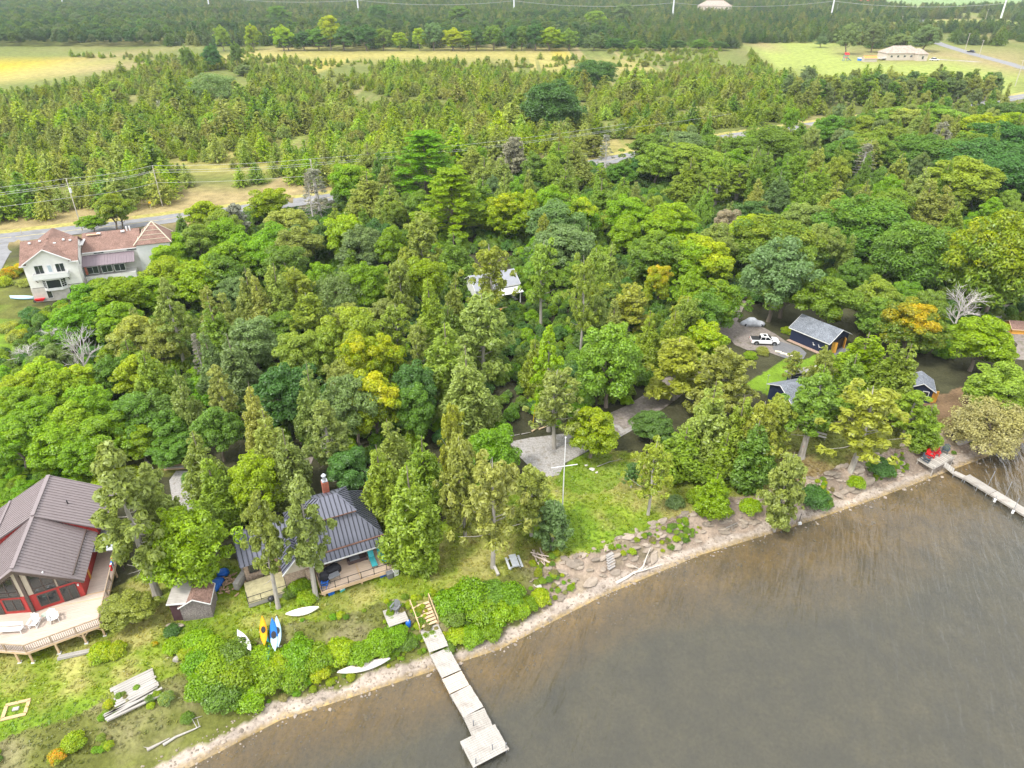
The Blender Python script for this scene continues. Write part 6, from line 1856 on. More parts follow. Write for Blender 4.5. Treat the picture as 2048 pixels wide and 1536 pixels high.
KO = pbr('orange_hull', (.78, .33, .008), .4, .06, 3); KB = pbr('blue_hull', (.02, .16, .55), .4, .08, 3); KLB = pbr('pale_blue_hull', (.42, .60, .72), .4, .1, 3); KT = pbr('teal_hull', (.05, .42, .48), .4, .1, 3)
KW = pbr('white_hull', (.78, .77, .74), .45, .05, 3); KY = pbr('cream_hull', (.78, .74, .55), .45, .05, 3); KP = pbr('pinkish_hull', (.70, .62, .60), .5, .08, 3)
an, ln = heading((530, 1246), (536, 1310))
rk = empty('kayak_rack', spot(542, 1285), an, 'low pole rack on the grass holding the kayaks', 'rack')
for a in (-1.3, 1.2): 
    MB().tube((a, -1.0, .45), (a, 1.0, .45), .06).build('crossbar', GREYW2, rk)
    for b in (-.85, 0, .85): MB().tube((a, b, -.2), (a, b, .45), .06).build('post', GREYW2, rk)
hull('kayak', 3.9, .72, .34, (KO,), spot(531, 1278, .95), an, 'orange kayak lying on top of the rack', 'kayak')
hull('kayak', 3.7, .7, .3, (KT,), spot(535, 1300, .42), an + .02, 'teal kayak beneath the orange one', 'kayak')
hull('kayak', 4.4, .8, .34, (KB,), spot(550, 1280, .55), an, 'blue kayak with pale blue end on the rack', 'kayak', deck=KLB).rotation_euler.z += math.pi
hull('kayak', 4.1, .75, .3, (KLB,), spot(557, 1272, .42), an - .03, 'pale blue kayak half hidden under the blue kayak', 'kayak')
an, ln = heading((480, 1273), (504, 1311)); hull('kayak', 3.3, .85, .3, (KW,), spot(492, 1294, .75), an, 'white kayak lying alone in the bushes left of the rack', 'kayak')
an, ln = heading((580, 1230), (633, 1218)); hull('canoe', 3.4, .95, .35, (KY, KW), spot(606, 1227, .05), an, 'cream canoe upturned on the lawn before the cottage', 'canoe', True)
an, ln = heading((683, 1346), (776, 1322)); hull('canoe', 5.2, .95, .42, (KW, KP), spot(729, 1338, .1), an, 'long white canoe with pinkish edge on the beach bank', 'canoe', True)

# ---- docks and steps
def PT(px, py, z): return Vector((*at(px, py, z), z))
def dock_section(name, a, b, w, z, mat, label, cat='dock section', plank=.2, group=None, legs=True):
    a, b = Vector(a), Vector(b); d = b - a; L = d.length; an = math.atan2(d.y, d.x)
    r = empty(name, (a.x, a.y, z), an, label, cat, group)
    k = max(2, int(L / plank)); mb = MB()
    for i in range(k): mb.box((L * (i + .5) / k, RS.uniform(-.02, .02), RS.uniform(-.008, .008)), (L / k - .018, w, .05))
    o = mb.build('planks', mat, r); o['kind'] = 'stuff'
    for s_ in (-1, 1): MB().box((L / 2, s_ * (w / 2 - .06), -.13), (L, .07, .2)).build('stringer', GREYW, r)
    if legs:
        for t in (.1, .9):
            for s_ in (-1, 1): MB().tube((L * t, s_ * (w / 2 - .12), -.1), (L * t, s_ * (w / 2 - .12), -2.2), .05).build('leg', SILVER, r)
    return r
w1 = 2.0
print('STEPZ', gd(840, 1207), gd(858, 1252), gd(878, 1300))
dock_section('dock_section', PT(858, 1252, 1.3), PT(878, 1300, .95), w1, 1.12, GREYW2, 'shore end of the near dock, grey planks below the steps', group='sections of the near dock')
dock_section('dock_section', PT(878.6, 1301, .9), PT(903, 1349, .7), w1, .80, GREYW2, 'pale grey second section of the near dock across the beach', group='sections of the near dock')
dock_section('dock_section', PT(903.6, 1350, .68), PT(919, 1379, .62), w1 + .05, .66, pbr('tan_dock_wood', (.50, .42, .33), .9, .18, 2.5, stretch=(.5, 5, 5)), 'short tan section of the near dock at the water line', group='sections of the near dock')
dock_section('dock_section', PT(920, 1380, .6), PT(947, 1424, .6), w1 + .1, .60, GREYW, 'first long section of the near dock over water', group='sections of the near dock')
dock_section('dock_section', PT(947.6, 1425, .6), PT(965, 1462, .6), w1 + .1, .60, GREYW, 'last long section of the near dock before its end platform', group='sections of the near dock')
a, b = PT(940, 1508, .6), PT(1000, 1478, .6)
o = dock_section('dock_platform', PT(955, 1466, .62), PT(983, 1517, .62), 3.5, .64, GREYW2, 'square end platform of the near dock', 'dock platform')
o = MB()
for (px, py, z) in ((947, 1452, .6), (952, 1528, .6), (1012, 1497, .6), (985, 1500, .6)): 
    q_ = PT(px, py, z); tag(MB().tube((0, 0, -2.6), (0, 0, .75), .045, n=8).box((0, 0, .76), (.12, .12, .03)).build('mooring_post', GREYP, None, q_), {947: 'thin mooring post on the near dock\'s left side before the platform', 952: 'thin mooring post at the outer left corner of the platform', 1012: 'thin mooring post at the outer right corner of the platform', 985: 'thin mooring post at the middle of the end platform'}[px], 'mooring post', 'mooring posts of the near dock')
SZ0 = gd(840, 1207)[2] + .12; SZ1 = SZ0 - .75
st = empty('beach_steps', PT(840, 1207, SZ0), 0, 'wide new timber steps leading from the lawn down to the near dock', 'steps')
d = PT(858, 1252, SZ1) - PT(840, 1207, SZ0); ry = math.atan2(d.y, d.x); st.rotation_euler = (0, 0, ry); LL = math.hypot(d.x, d.y)
for i in range(7): MB().box((LL * (i + .5) / 7, 0, -.02 - .72 * (i + .2) / 7), (LL / 7 * .80, 1.9, .06)).build('tread', CEDARW, st)
for s_ in (-1, 1):
    MB().tube((0, s_ * .9, -.1), (LL, s_ * .9, -.85), .09, n=4).build('stringer', CEDARW, st)
    MB().tube((-.05, s_ * 1.02, -.3), (-.05, s_ * 1.02, .95), .06, n=4).tube((-.05, s_ * 1.02, .95), (LL, s_ * 1.02, -.15), .05, n=4).tube((LL, s_ * 1.02, -1.3), (LL, s_ * 1.02, -.15), .06, n=4).build('handrail', CEDARW, st)
pf = empty('lawn_platform', spot(792, 1237), heading((768, 1227), (800, 1215))[0], 'square bleached plank platform beside the timber steps', 'platform')
for i in range(9): MB().box((0, (i - 4) * .255, .42), (2.1, .24, .06)).build('plank', GREYW2, pf)
for a in (-.85, .85):
    MB().box((a, 0, .33), (.1, 2.2, .12)).build('joist', GREYW, pf)
    for b in (-1, 1): MB().box((a, b, .05), (.12, .12, .7)).build('leg', GREYW, pf)
r = adirondack(GREYP, 1.05); x, y, z = spot(793, 1225); put(r, (x, y - .0, z + .46), -2.0, 'grey slatted armchair on the bleached platform', 'armchair')
rr = empty('water_jug', spot(817, 1252), 0, 'blue plastic barrel between platform and timber steps', 'barrel')
MB().loft([[(.28 * f * math.cos(a), .28 * f * math.sin(a), z) for a in np.linspace(0, 6.283, 12, endpoint=False)] for f, z in ((.85, 0), (1, .15), (1, .6), (.85, .75))]).build('barrel_body', BLUET, rr, smooth=True); MB().tube((0, 0, .75), (0, 0, .82), .08).build('cap', WHITEC, rr)

# right dock: shore deck, steps, gangway, long dock
zt = 1.55
def quad_deck(name, pts, z, label, planks, along=0):
    V = [PT(px, py, z) for px, py in pts]; c = sum(V, Vector()) / 4
    r = empty(name, c, 0, label, 'deck'); V = [v - c for v in V]
    e0, e1 = (V[1] - V[0]), (V[3] - V[0])
    for i in range(planks):
        t0, t1 = i / planks + .008, (i + 1) / planks - .008
        a, b, c2, d = V[0].lerp(V[3], t0), V[1].lerp(V[2], t0), V[1].lerp(V[2], t1), V[0].lerp(V[3], t1)
        MB().slab([a, b, c2, d], .06).build('plank', GREYW, r)
    mb = MB()
    for i in range(4): mb.tube(V[i] - Vector((0, 0, .16)), V[(i + 1) % 4] - Vector((0, 0, .16)), .09, n=4)
    mb.build('frame', GREYW, r)
    for v in V: MB().tube(v * .94, v * .94 - Vector((0, 0, 1.8)), .08, n=6).build('post', GREYW, r)
    return r
quad_deck('shore_deck', [(1835, 917), (1867, 936), (1909, 914), (1884, 899)], 1.5, 'weathered shore deck carrying the red and slate armchairs', 12)
quad_deck('upper_deck', [(1842, 897), (1862, 908), (1881, 898), (1861, 888)], 1.95, 'small raised deck behind the shore deck', 7)
an = .6
for (px, py, m_, rz, lab) in [(1858, 911, REDC, -1.3, 'red slatted armchair on the shore deck, left of the pair'), (1871, 906, REDC, -1.9, 'red slatted armchair on the shore deck, right of the pair'),
                              (1850, 919, DARKC, -.8, 'slate slatted armchair at the left corner of the shore deck'), (1890, 901, DARKC, -2.3, 'slate slatted armchair at the back right of the shore deck')]:
    r = adirondack(m_, 1.12); q_ = PT(px, py + 3, 1.52); put(r, q_, rz, lab, 'armchair', 'armchairs on the shore deck')
st = empty('shore_steps', PT(1889, 927, 1.4), 0, 'grey wooden steps from the shore deck to the gangway', 'steps')
d = PT(1908, 943, .62) - PT(1889, 927, 1.4); st.rotation_euler = (0, 0, math.atan2(d.y, d.x)); LL = math.hypot(d.x, d.y)
for i in range(5): MB().box((LL * (i + .5) / 5, 0, -.05 - .75 * (i + .2) / 5), (LL / 5 * .8, 1.25, .06)).build('tread', GREYW2, st)
for s_ in (-1, 1): MB().tube((0, s_ * .6, -.1), (LL, s_ * .6, -.85), .07, n=4).build('stringer', GREYW, st)
dock_section('gangway', PT(1908, 944, .6), PT(1931, 955, .6), .8, .6, GREYW, 'narrow gangway between shore steps and right dock', 'gangway')
dock_section('dock_section', PT(1932, 952, .6), PT(1986, 985, .6), 1.45, .62, GREYW, 'first section of the right dock over brown shallows', group='sections of the right dock')
dock_section('dock_section', PT(1987, 985.5, .6), PT(2066, 1034, .6), 1.45, .62, GREYW, 'outer section of the right dock leaving the picture', group='sections of the right dock')
for i, (px, py) in enumerate(((1954, 976), (1976, 967), (1991, 998), (2013, 988), (2027, 1021))):
    q_ = PT(px, py, .5); rr = empty('dock_post', q_, 0, ['short post at the shore end of the right dock', 'tall leaning post on the right dock\'s far side, first', 'white topped post on the right dock\'s near side', 'thin pole on the right dock\'s far side, second', 'white float post near the outer end of the right dock'][i], 'dock post', 'posts of the right dock')
    MB().tube((0, 0, -2.4), (.25 if i == 1 else 0, 0, 2.0 if i in (1, 3, 4) else .5), .04).build('pole', SILVER, rr)
    if i in (2, 4): MB().tube((0, 0, -.45), (0, 0, .0), .16, n=10).build('float', WHITEC, rr)

# ---- flagpole, picnic table, benches, log pile
x, y, z = gd(1124, 1034)
fp = empty('flagpole', (x, y, z), 0, 'tall white flagpole with a crossarm on the lawn', 'flagpole')
hh = 9.0
for _ in range(40): hh += (proj(x, y, z + hh)[1] - 876) / 14
MB().tube((0, 0, -.3), (0, 0, hh), .085, .05, 8).build('pole', WHITEP, fp); MB().tube((-1.55, -.35, hh * .66), (1.55, .35, hh * .66), .05, n=6).build('crossarm', WHITEP, fp)
MB().box((0, 0, .2), (.4, .4, .5)).build('base', CONC, fp); MB().loft([[(.1 * f * math.cos(a), .1 * f * math.sin(a), hh + zz) for a in np.linspace(0, 6.283, 8, endpoint=False)] for f, zz in ((.5, 0), (1, .07), (.4, .16))]).build('finial', WHITEP, fp)
GBL = pbr('bluish_weathered_wood', (.47, .49, .50), .9, .15, 2.5, objvar=.1)
pt = empty('picnic_table', spot(1028, 1130), heading((1012, 1115), (1022, 1142))[0], 'bluish grey picnic table on the lawn edge by the junipers', 'picnic table')
for i in range(5): MB().box((0, (i - 2) * .16, .74), (1.85, .148, .045)).build('top_plank', GBL, pt)
for s_ in (-1, 1):
    MB().box((0, s_ * .72, .44), (1.85, .25, .045)).build('bench_seat', GBL, pt)
    for a in (-.65, .65): MB().tube((a, s_ * .2, .72), (a, s_ * .62, 0), .045, n=4).build('leg', GBL, pt)
for a in (-.65, .65): MB().box((a, 0, .40), (.06, 1.5, .1)).build('crossbeam', GBL, pt)
bn = empty('plank_bench', spot(991, 1143), heading((984, 1128), (997, 1155))[0], 'narrow grey plank bench left of the picnic table', 'bench')
MB().box((0, 0, .45), (1.9, .32, .06)).build('seat', GREYW2, bn); [MB().box((a, 0, .2), (.08, .28, .45)).build('leg', GREYW2, bn) for a in (-.7, .7)]
bn = empty('plank_bench', spot(1637, 877), -.5, 'pale bench under the cedars by the navy house', 'bench')
MB().box((0, 0, .45), (1.9, .4, .06)).build('seat', GREYW2, bn); MB().box((0, .24, .8), (1.9, .05, .3)).build('backrest', GREYW2, bn); [MB().box((a, 0, .2), (.08, .36, .45)).build('leg', GREYW2, bn) for a in (-.8, .8)]
cx, cy, cz_ = gd(1083, 1118)
for i, (a, b, L, zz, m_) in enumerate([(-.55, -.3, 2.6, .1, 0), (-.35, .1, 2.8, .12, 1), (-.1, -.2, 2.3, .22, 0), (.1, .2, 2.7, .26, 1), (.3, -.05, 2.4, .2, 0), (.05, -.35, 2.0, .34, 1), (-.2, .3, 2.2, .38, 0), (.4, .25, 1.8, .12, 1), (-.7, .4, 1.9, .1, 0)]):
    an = math.radians([-72, -62, -35, -80, -50, -28, -20, -66, -84][i])
    mb = MB(); mb.path([(-L / 2, 0, 0), (0, RS.uniform(-.05, .05), .02), (L / 2, 0, RS.uniform(-.05, .1))], [.075, .07, .05], 7)
    if i % 3 == 0: mb.tube((.2, 0, 0), (.45, .25, .15), .03, .012, 5)
    tag(mb.build('log', pbr('grey_log', (.44, .36, .30), .9, .2, 3, objvar=.15), None, (cx + a, cy + b, cz_ + zz), an), 'bare pole in the crossed pile beside the small juniper', 'log', 'crossed log pile on the lawn')
# driftwood on the bank
def branchy(name, pts, r0, label, mat=DEADWOOD, seed=0, twigs=6):
    rr = np.random.default_rng(seed); V = [Vector(p) for p in pts]; mb = MB(); k = len(V)
    mb.path(V, [r0 * (1 - .75 * i / (k - 1)) for i in range(k)], 7)
    for i in range(twigs):
        j = int(rr.integers(0, k - 1)); a = V[j].lerp(V[min(j + 1, k - 1)], rr.random()); d = Vector((rr.normal(), rr.normal(), abs(rr.normal()) * .5)).normalized() * rr.uniform(.4, 1.1)
        mb.path([a, a + d * .6, a + d + Vector((0, 0, .1))], [r0 * .35, r0 * .25, .012], 5)
    return tag(mb.build(name, mat), label, 'driftwood')
gv = lambda px, py, dz=.15: spot(px, py, dz)
BLEACH = pbr('bleached_driftwood', (.55, .51, .45), .9, .12, 2)
branchy('driftwood', [gv(1232, 1168), gv(1252, 1158, .2), gv(1268, 1148, .25), gv(1285, 1144, .25), gv(1322, 1132, .2)], .19, 'large bleached driftwood trunk on the rocky bank', BLEACH, 1, 3)
branchy('driftwood', [gv(1275, 1147, .3), gv(1286, 1138, .5), gv(1292, 1122, .7), gv(1300, 1104, .6)], .10, 'bleached side branch standing up from the driftwood trunk', BLEACH, 2, 4)
branchy('driftwood', [gv(1452, 1058), gv(1470, 1050), gv(1478, 1046)], .06, 'thin grey stick lying at the bank top right of the lawn', GREYW2, 3, 2)
branchy('driftwood', [gv(1194, 935), gv(1220, 925), gv(1246, 920)], .06, 'thin pale branch on the lawn near the fruit tree', GREYW2, 4, 1)
branchy('driftwood', [gv(327, 1492), gv(352, 1476), gv(390, 1460), gv(402, 1454)], .14, 'bleached log on the bank at the lower left', GREYW2, 5, 2)
branchy('driftwood', [gv(295, 1502), gv(318, 1490), gv(340, 1478)], .16, 'stubby grey log on the bank left of the bleached log', GREYW, 6, 1)
branchy('driftwood', [gv(380, 1442), gv(405, 1434)], .07, 'short white stick in the grass above the bleached log', GREYW2, 7, 0)
branchy('driftwood', [gv(1340, 845), gv(1318, 828)], .07, 'straight bare pole on the grass by the driveway edge', GREYW2, 8, 0)
for i, (a, b) in enumerate([((1020, 874), (1040, 870)), ((1043, 870), (1062, 866)), ((1064, 864), (1078, 856)), ((1078, 860), (1094, 854))]):
    branchy('log', [gv(*a), gv(*b)], .14 if i > 1 else .09, ['bleached edging log at the left of the parking area', 'second bleached edging log of the parking area', 'cut tan log at the back of the parking area', 'cut tan log leaning on the tree stem behind the parking area'][i], pbr('cut_log', (.56, .42, .26), .9, .15, 3) if i > 1 else GREYW2, 9 + i, 0 if i < 2 else 1)
tag(MB().tube((0, 0, 0), (.35, .1, 3.2), .06).build('yellow_pole', pbr('yellow_paint', (.55, .42, .02), .6, .1, 3), None, spot(1066, 846)), 'leaning yellow pole behind the parking area', 'pole')
# stone and brick bits
def rock_mesh(seed, sx=1, sy=.8, sz=.4):
    import bmesh
    bm = bmesh.new(); bmesh.ops.create_icosphere(bm, subdivisions=2, radius=.5)
    r = np.random.default_rng(seed)
    pl = [Vector(r.normal(size=3)).normalized() for _ in range(9)]; dd = r.uniform(.26, .42, 9)
    for v in bm.verts:
        for p_, d_ in zip(pl, dd):
            s_ = v.co.dot(p_)
            if s_ > d_: v.co -= p_ * (s_ - d_)
        v.co += Vector(r.normal(size=3) * .012)
        v.co = Vector((v.co.x * sx * 1.3, v.co.y * sy * 1.3, v.co.z * sz * 1.3))
    me = bpy.data.meshes.new('rock'); bm.to_mesh(me); bm.free()
    return me
ROCKM = pbr('bank_rock', (.27, .225, .18), .95, .3, 2.5, bump=.4, objvar=.3, dirt=(.15, .125, .085, .6)); PALEROCK = pbr('pale_rock', (.5, .47, .43), .9, .15, 2.5, objvar=.12)
RK = [rock_mesh(i, 1, RS.uniform(.55, .95), RS.uniform(.22, .42)) for i in range(7)]
for me_ in RK: me_.materials.append(ROCKM)
def inst(name, me, loc, rz, s, label, cat, group=None, tilt=(0, 0)):
    o = link(name, me, None, loc); o.rotation_euler = (tilt[0], tilt[1], rz); o.scale = s if isinstance(s, tuple) else (s, s, s); return tag(o, label, cat, group)
cnt = 0
rr = np.random.default_rng(77)
for _ in range(1500):
    if cnt >= 280: break
    x = rr.uniform(-6, 66); y = np.interp(x, SH_X, SH_Y) + rr.uniform(1.6, 7.2); d = float(inland(x, y))
    if not 1.9 < d < 5.4 or (x < 4 and rr.random() > .25): continue
    u_, v_, _d = proj(x, y, 1)
    if 1820 < u_ < 1930 and v_ < 960: continue
    s = float(rr.uniform(.5, 1.15)) * (1.4 if rr.random() < .15 else 1)
    sect = 'the left rocky bank by the driftwood' if u_ < 1330 else 'the middle rocky bank before the junipers' if u_ < 1580 else 'the right rocky bank near the shore deck'
    inst('bank_rock', RK[int(rr.integers(0, 7))], (x, y, float(zg(x, y)) + .04 * s), math.radians(25) + rr.normal() * .5, (s * 1.15, s * .85, s * .85), 'flat tan limestone slab among many on ' + sect, 'rock', 'limestone slabs on ' + sect, (rr.normal() * .1 + .1, rr.normal() * .1)); cnt += 1
for i, (px, py, s, lab) in enumerate([(1184, 940, .75, 'larger white stone on the lawn by the fruit tree'), (1193, 946, .5, 'smaller white stone on the lawn by the fruit tree'), (1075, 1172, 1.0, 'pale upright stone at the left end of the rocky bank'), (1172, 932, .5, 'pinkish stone under the fruit tree')]):
    o = inst('pale_stone', RK[i].copy(), spot(px, py, .1), i * 1.1, (s, s * .8, s * 1.2), lab, 'stone'); o.data.materials.clear(); o.data.materials.append(PALEROCK)
o = inst('boulder', rock_mesh(50, 1.2, .8, .7), spot(1928, 884, .3), .5, (2.6, 2.2, 2.0), 'big grey boulder half under the tan willow', 'boulder'); o.data.materials.append(GREYW)
o = inst('boulder', rock_mesh(51, 1, .8, .7), spot(354, 1320, .1), .5, (.8, .8, .8), 'single grey stone in the left lawn', 'stone'); o.data.materials.append(GREYW)
for i in range(6): tag(MB().box((0, 0, .12), (1.0, .38, .12)).build('stone_step', pbr('grey_step_stone', (.33, .31, .29), .9, .2, 3), None, spot(1222 - i * .6, 1138 - i * 5.0, .1), .65), 'grey stone step cut into the left rocky bank', 'stone step', 'stone steps down the bank')

# ---- lumber, pallets, firewood, tarp on the left lawn
x, y, z = gd(275, 1395)
an = heading((232, 1422), (330, 1372))[0]
for i in range(9):
    tag(MB().box((RS.uniform(-.1, .1), 0, 0), (3.6 + RS.uniform(-.2, .2), .24, .06)).build('board', GREYW2, None, (x - .1 - math.sin(an) * (i * .27 - .2), y + .3 + math.cos(an) * (i * .27 - .2), z + .18), an + RS.uniform(-.015, .015)), 'bleached board in the flat stack on the left lawn', 'board', 'flat stack of bleached boards')
for i, (a, b, L) in enumerate([(-.3, -.5, 4.6), (.1, -.75, 4.9), (-.5, -.95, 4.0), (.3, -1.15, 4.4), (-.2, -1.45, 3.4)]):
    tag(MB().box((0, 0, 0), (L, .22, .14)).build('beam', GREYW2, None, (x + a, y + b, z + .14 + .05 * (i % 2)), an + RS.uniform(-.12, .12)), 'long bleached beam lying in front of the flat board stack', 'beam', 'loose beams by the board stack')
x, y, z = gd(155, 1312)
for i in range(4): tag(MB().box((0, 0, 0), (3.4, .22, .12)).build('plank', CEDARW if i == 1 else GREYW2, None, (x, y + .25 * (i % 2), z + .12 + .13 * (i // 2)), .3 + RS.uniform(-.03, .03)), 'timber in the low stack under the red house deck corner', 'timber', 'timber stack by the deck posts')
x, y, z = gd(356, 938)
for i in range(5): tag(MB().box((0, 0, 0), (3.4, .3, .2)).build('timber', GREYW2 if i % 2 else CEDARW, None, (x, y + .3 * (i % 3), z + .15 + .2 * (i // 3)), .12 + RS.uniform(-.02, .02)), 'pale timber in the stack behind the gravel clearing', 'timber', 'timber stack behind the clearing')
for k_, (px, py, lab) in enumerate([(296, 938, 'grey slatted pallet leaning in the bushes by the clearing'), (306, 962, 'grey slatted pallet lying in front of the leaning one')]):
    pa = empty('pallet', spot(px, py, .25), -.8, lab, 'pallet')
    pa.rotation_euler = (.35 if k_ == 0 else .05, 0, -.85)
    for i in range(6): MB().box(((i - 2.5) * .36, 0, .1), (.2, 1.1, .04)).build('slat', GREYW2, pa)
    for b in (-.45, .45): MB().box((0, b, .03), (2.1, .1, .1)).build('runner', GREYW, pa)
x, y, z = gd(431, 1178)
lump('blue_tarp', 2.2, 1.1, .7, BLUET, 5, 'bright blue tarp over a heap behind the shingled shed', 'tarp', (x, y + .3, z), 1.3, 14, 7, .12)
lump('blue_tarp', 1.2, 1.0, .55, BLUET, 6, 'small blue tarp bundle behind the larger blue tarp', 'tarp', (x + .1, y + 2.2, z), .4, 12, 7, .15)
x, y, z = gd(455, 1170)
for i in range(46):
    a, b = RS.gauss(0, .75), RS.gauss(.3, .75)
    tag(MB().tube((-.25, 0, 0), (.25, 0, 0), .09, n=6).build('firewood', pbr('split_wood', (.36, .24, .15), .9, .2, 3, objvar=.25), None, (x + a, y + b, z + .08 + max(0, .5 - math.hypot(a, b) * .4) * RS.random()), RS.uniform(0, 3)), 'split log in the heap beside the blue tarp', 'firewood', 'firewood heap by the blue tarp')
tag(MB().box((0, 0, .5), (.5, 2.0, .9)).box((0, 0, 1.0), (.56, 2.1, .06)).build('wood_rack', GREYW2, None, (x + 1.45, y + .2, z), -.2), 'narrow grey wood rack right of the firewood heap', 'rack')
x, y, z = gd(355, 1248)
for i in range(14): inst('wood_piece', RK[i % 7], (x - .7 + (i % 7) * .22, y - .25 - .2 * (i // 7), z + .15 + .15 * (i // 7)), i, .4, 'cut wood piece heaped before the maroon shed', 'firewood', 'wood pieces before the maroon shed')
fpit = empty('sand_frame', spot(32, 1420), .3, 'flat tan timber frame lying on the left lawn', 'frame')
for a, b, c, d in ((0, -.75, 2.0, .3), (0, .75, 2.0, .3), (-.9, 0, .3, 1.3), (.9, 0, .3, 1.3)): MB().box((a, b, .06), (c, d, .1)).build('frame_board', pbr('tan_board', (.46, .34, .18), .9, .15, 3), fpit)
MB().box((0, .05, .1), (.5, .35, .12)).build('block', GREYW2, fpit)
wb = empty('wheelbarrow', spot(82, 604), .3, 'red garden wheelbarrow lying at the foot of the white house', 'wheelbarrow')
MB().loft([[(-.6, -.4, .35), (.6, -.5, .35), (.6, .5, .35), (-.6, .4, .35)], [(-.85, -.6, .8), (.95, -.65, .8), (.95, .65, .8), (-.85, .6, .8)]]).build('tray', REDC, wb)
MB().tube((-1, -.1, .3), (-1, .1, .3), .28, n=12).build('wheel', BLACKM, wb); [MB().tube((-1, s_ * .15, .3), (1.6, s_ * .4, .7), .04).build('handle', BLACKM, wb) for s_ in (-1, 1)]
fb = empty('boat', spot(46, 598), -.05, 'long pale boat hull lying in the weeds left of the white house', 'boat')
MB().loft([[(t, math.cos(a) * .65 * max(.05, 1 - abs(t / 2.6) ** 2.5), .35 + math.sin(a) * .35) for a in np.linspace(0, 6.283, 9, endpoint=False)] for t in np.linspace(-2.6, 2.6, 9)]).build('hull', KLB, fb, smooth=True)
lump('teal_tarp', 1.3, .8, .5, KT, 8, 'teal tarp bundle under the cedar clump right of the lawn', 'tarp', spot(1439, 957), .6, 12)
rb = empty('bird_house', spot(1602, 914), 0, 'small red birdhouse fixed to a twin cedar trunk', 'birdhouse'); MB().box((-.1, -.35, 1.9), (.38, .3, .45)).build('box', REDC, rb); MB().slab([(-.35, -.55, 2.12), (.15, -.55, 2.12), (.15, -.15, 2.3), (-.35, -.15, 2.3)], .04).build('roof', REDC, rb)
px_, py_, pz_ = gd(1597, 1047)
br_ = empty('shore_post', (px_, py_, pz_), 0, 'thin dark post standing at the waterline below the junipers', 'post'); MB().tube((0, 0, -.2), (.05, 0, 1.6), .04).build('pole', BLACKM, br_); MB().box((.1, -.1, .12), (.4, .3, .25)).build('base', WHITEC, br_)

# ---- pickup truck and covered car
tk = empty('pickup_truck', (0, 0, 0), 0, 'white crew cab pickup truck with black bed cover', 'truck')
WHITECAR = pbr('white_car_paint', (.80, .80, .80), .25, .03, 2, spec=.6); TYRE = pbr('tyre', (.02, .02, .02), .85, .1, 5); DG = pbr('dark_glass', (.012, .014, .018), .08, .05, 2, spec=.8)
def xsec(x, w, z0, z1, ch=.08): return [(x, -w / 2, z0), (x, w / 2, z0), (x, w / 2, z1 - ch), (x, w / 2 - ch, z1), (x, -w / 2 + ch, z1), (x, -w / 2, z1 - ch)]
MB().loft([xsec(-2.45, 1.62, .48, .98), xsec(-2.35, 1.74, .40, 1.02), xsec(.9, 1.78, .36, 1.02), xsec(1.2, 1.78, .36, 1.0), xsec(2.1, 1.74, .38, .95), xsec(2.42, 1.55, .45, .80)]).build('body', WHITECAR, tk)
cab = MB(); cab.loft([[(-.95, -.80, 1.0), (-.95, .80, 1.0), (-.80, .66, 1.60), (-.80, -.66, 1.60)], [(.75, -.80, 1.0), (.75, .80, 1.0), (.35, .66, 1.64), (.35, -.66, 1.64)], [(1.25, -.80, 1.0), (1.25, .80, 1.0), (.42, .64, 1.63), (.42, -.64, 1.63)]]); cab.build('cab', WHITECAR, tk)
MB().slab([(1.24, -.70, 1.03), (1.24, .70, 1.03), (.46, .58, 1.62), (.46, -.58, 1.62)], .02).build('windscreen', DG, tk)
bpy.data.objects[tk.children[-1].name].location = (.03, 0, .02)
for s_ in (-1, 1):
    for a, b, c, d in ((-.88, -.78, -.12, -.12), (-.02, -.02, 1.0, .36)):
        MB().add([(a, s_ * .815, 1.06), (c, s_ * .815, 1.06), (d, s_ * .69, 1.55), (b, s_ * .69, 1.55), (a, s_ * .78, 1.06), (c, s_ * .78, 1.06), (d, s_ * .65, 1.55), (b, s_ * .65, 1.55)], [(0, 1, 2, 3), (7, 6, 5, 4), (0, 4, 5, 1), (1, 5, 6, 2), (2, 6, 7, 3), (3, 7, 4, 0)]).build('side_window', DG, tk)
    MB().box((1.05, s_ * .95, 1.08), (.14, .16, .12)).build('mirror', BLACKM, tk)
    MB().box((2.36, s_ * .6, .76), (.12, .28, .12)).build('headlight', pbr('lamp_glass', (.7, .72, .74), .1, .05, 2), tk); MB().box((-2.45, s_ * .72, .82), (.06, .12, .28)).build('tail_light', REDC, tk)
    for a in (-1.55, 1.55):
        wh = MB().tube((a, s_ * .70, .37), (a, s_ * .92, .37), .37, n=18).build('wheel', TYRE, tk); MB().tube((a, s_ * .915, .37), (a, s_ * .935, .37), .22, n=10).build('rim', GREYP, wh)
        MB().tube((a, s_ * .86, .42), (a, s_ * .905, .42), .45, n=18).build('wheel_arch', BLACKM, tk)
    MB().box((0, s_ * .90, .36), (2.2, .10, .08)).build('side_step', BLACKM, tk)
MB().box((-1.68, 0, 1.03), (1.42, 1.6, .05)).build('bed_cover', pbr('bed_cover', (.03, .03, .032), .6, .1, 3), tk); MB().slab([(-.98, -.66, 1.04), (-.98, .66, 1.04), (-.84, .56, 1.56), (-.84, -.56, 1.56)], .02).build('rear_window', DG, tk); tk.children[-1].location = (-.02, 0, .02)
MB().box((-.1, 0, 1.645), (.55, .75, .03)).build('sunroof', DG, tk)
tk.location = spot(1528, 687); tk.rotation_euler = (0, 0, math.radians(-5))
CV = pbr('car_cover', (.46, .48, .52), .55, .22, 2.2, bump=.6)
R_ = []; rr = np.random.default_rng(3)
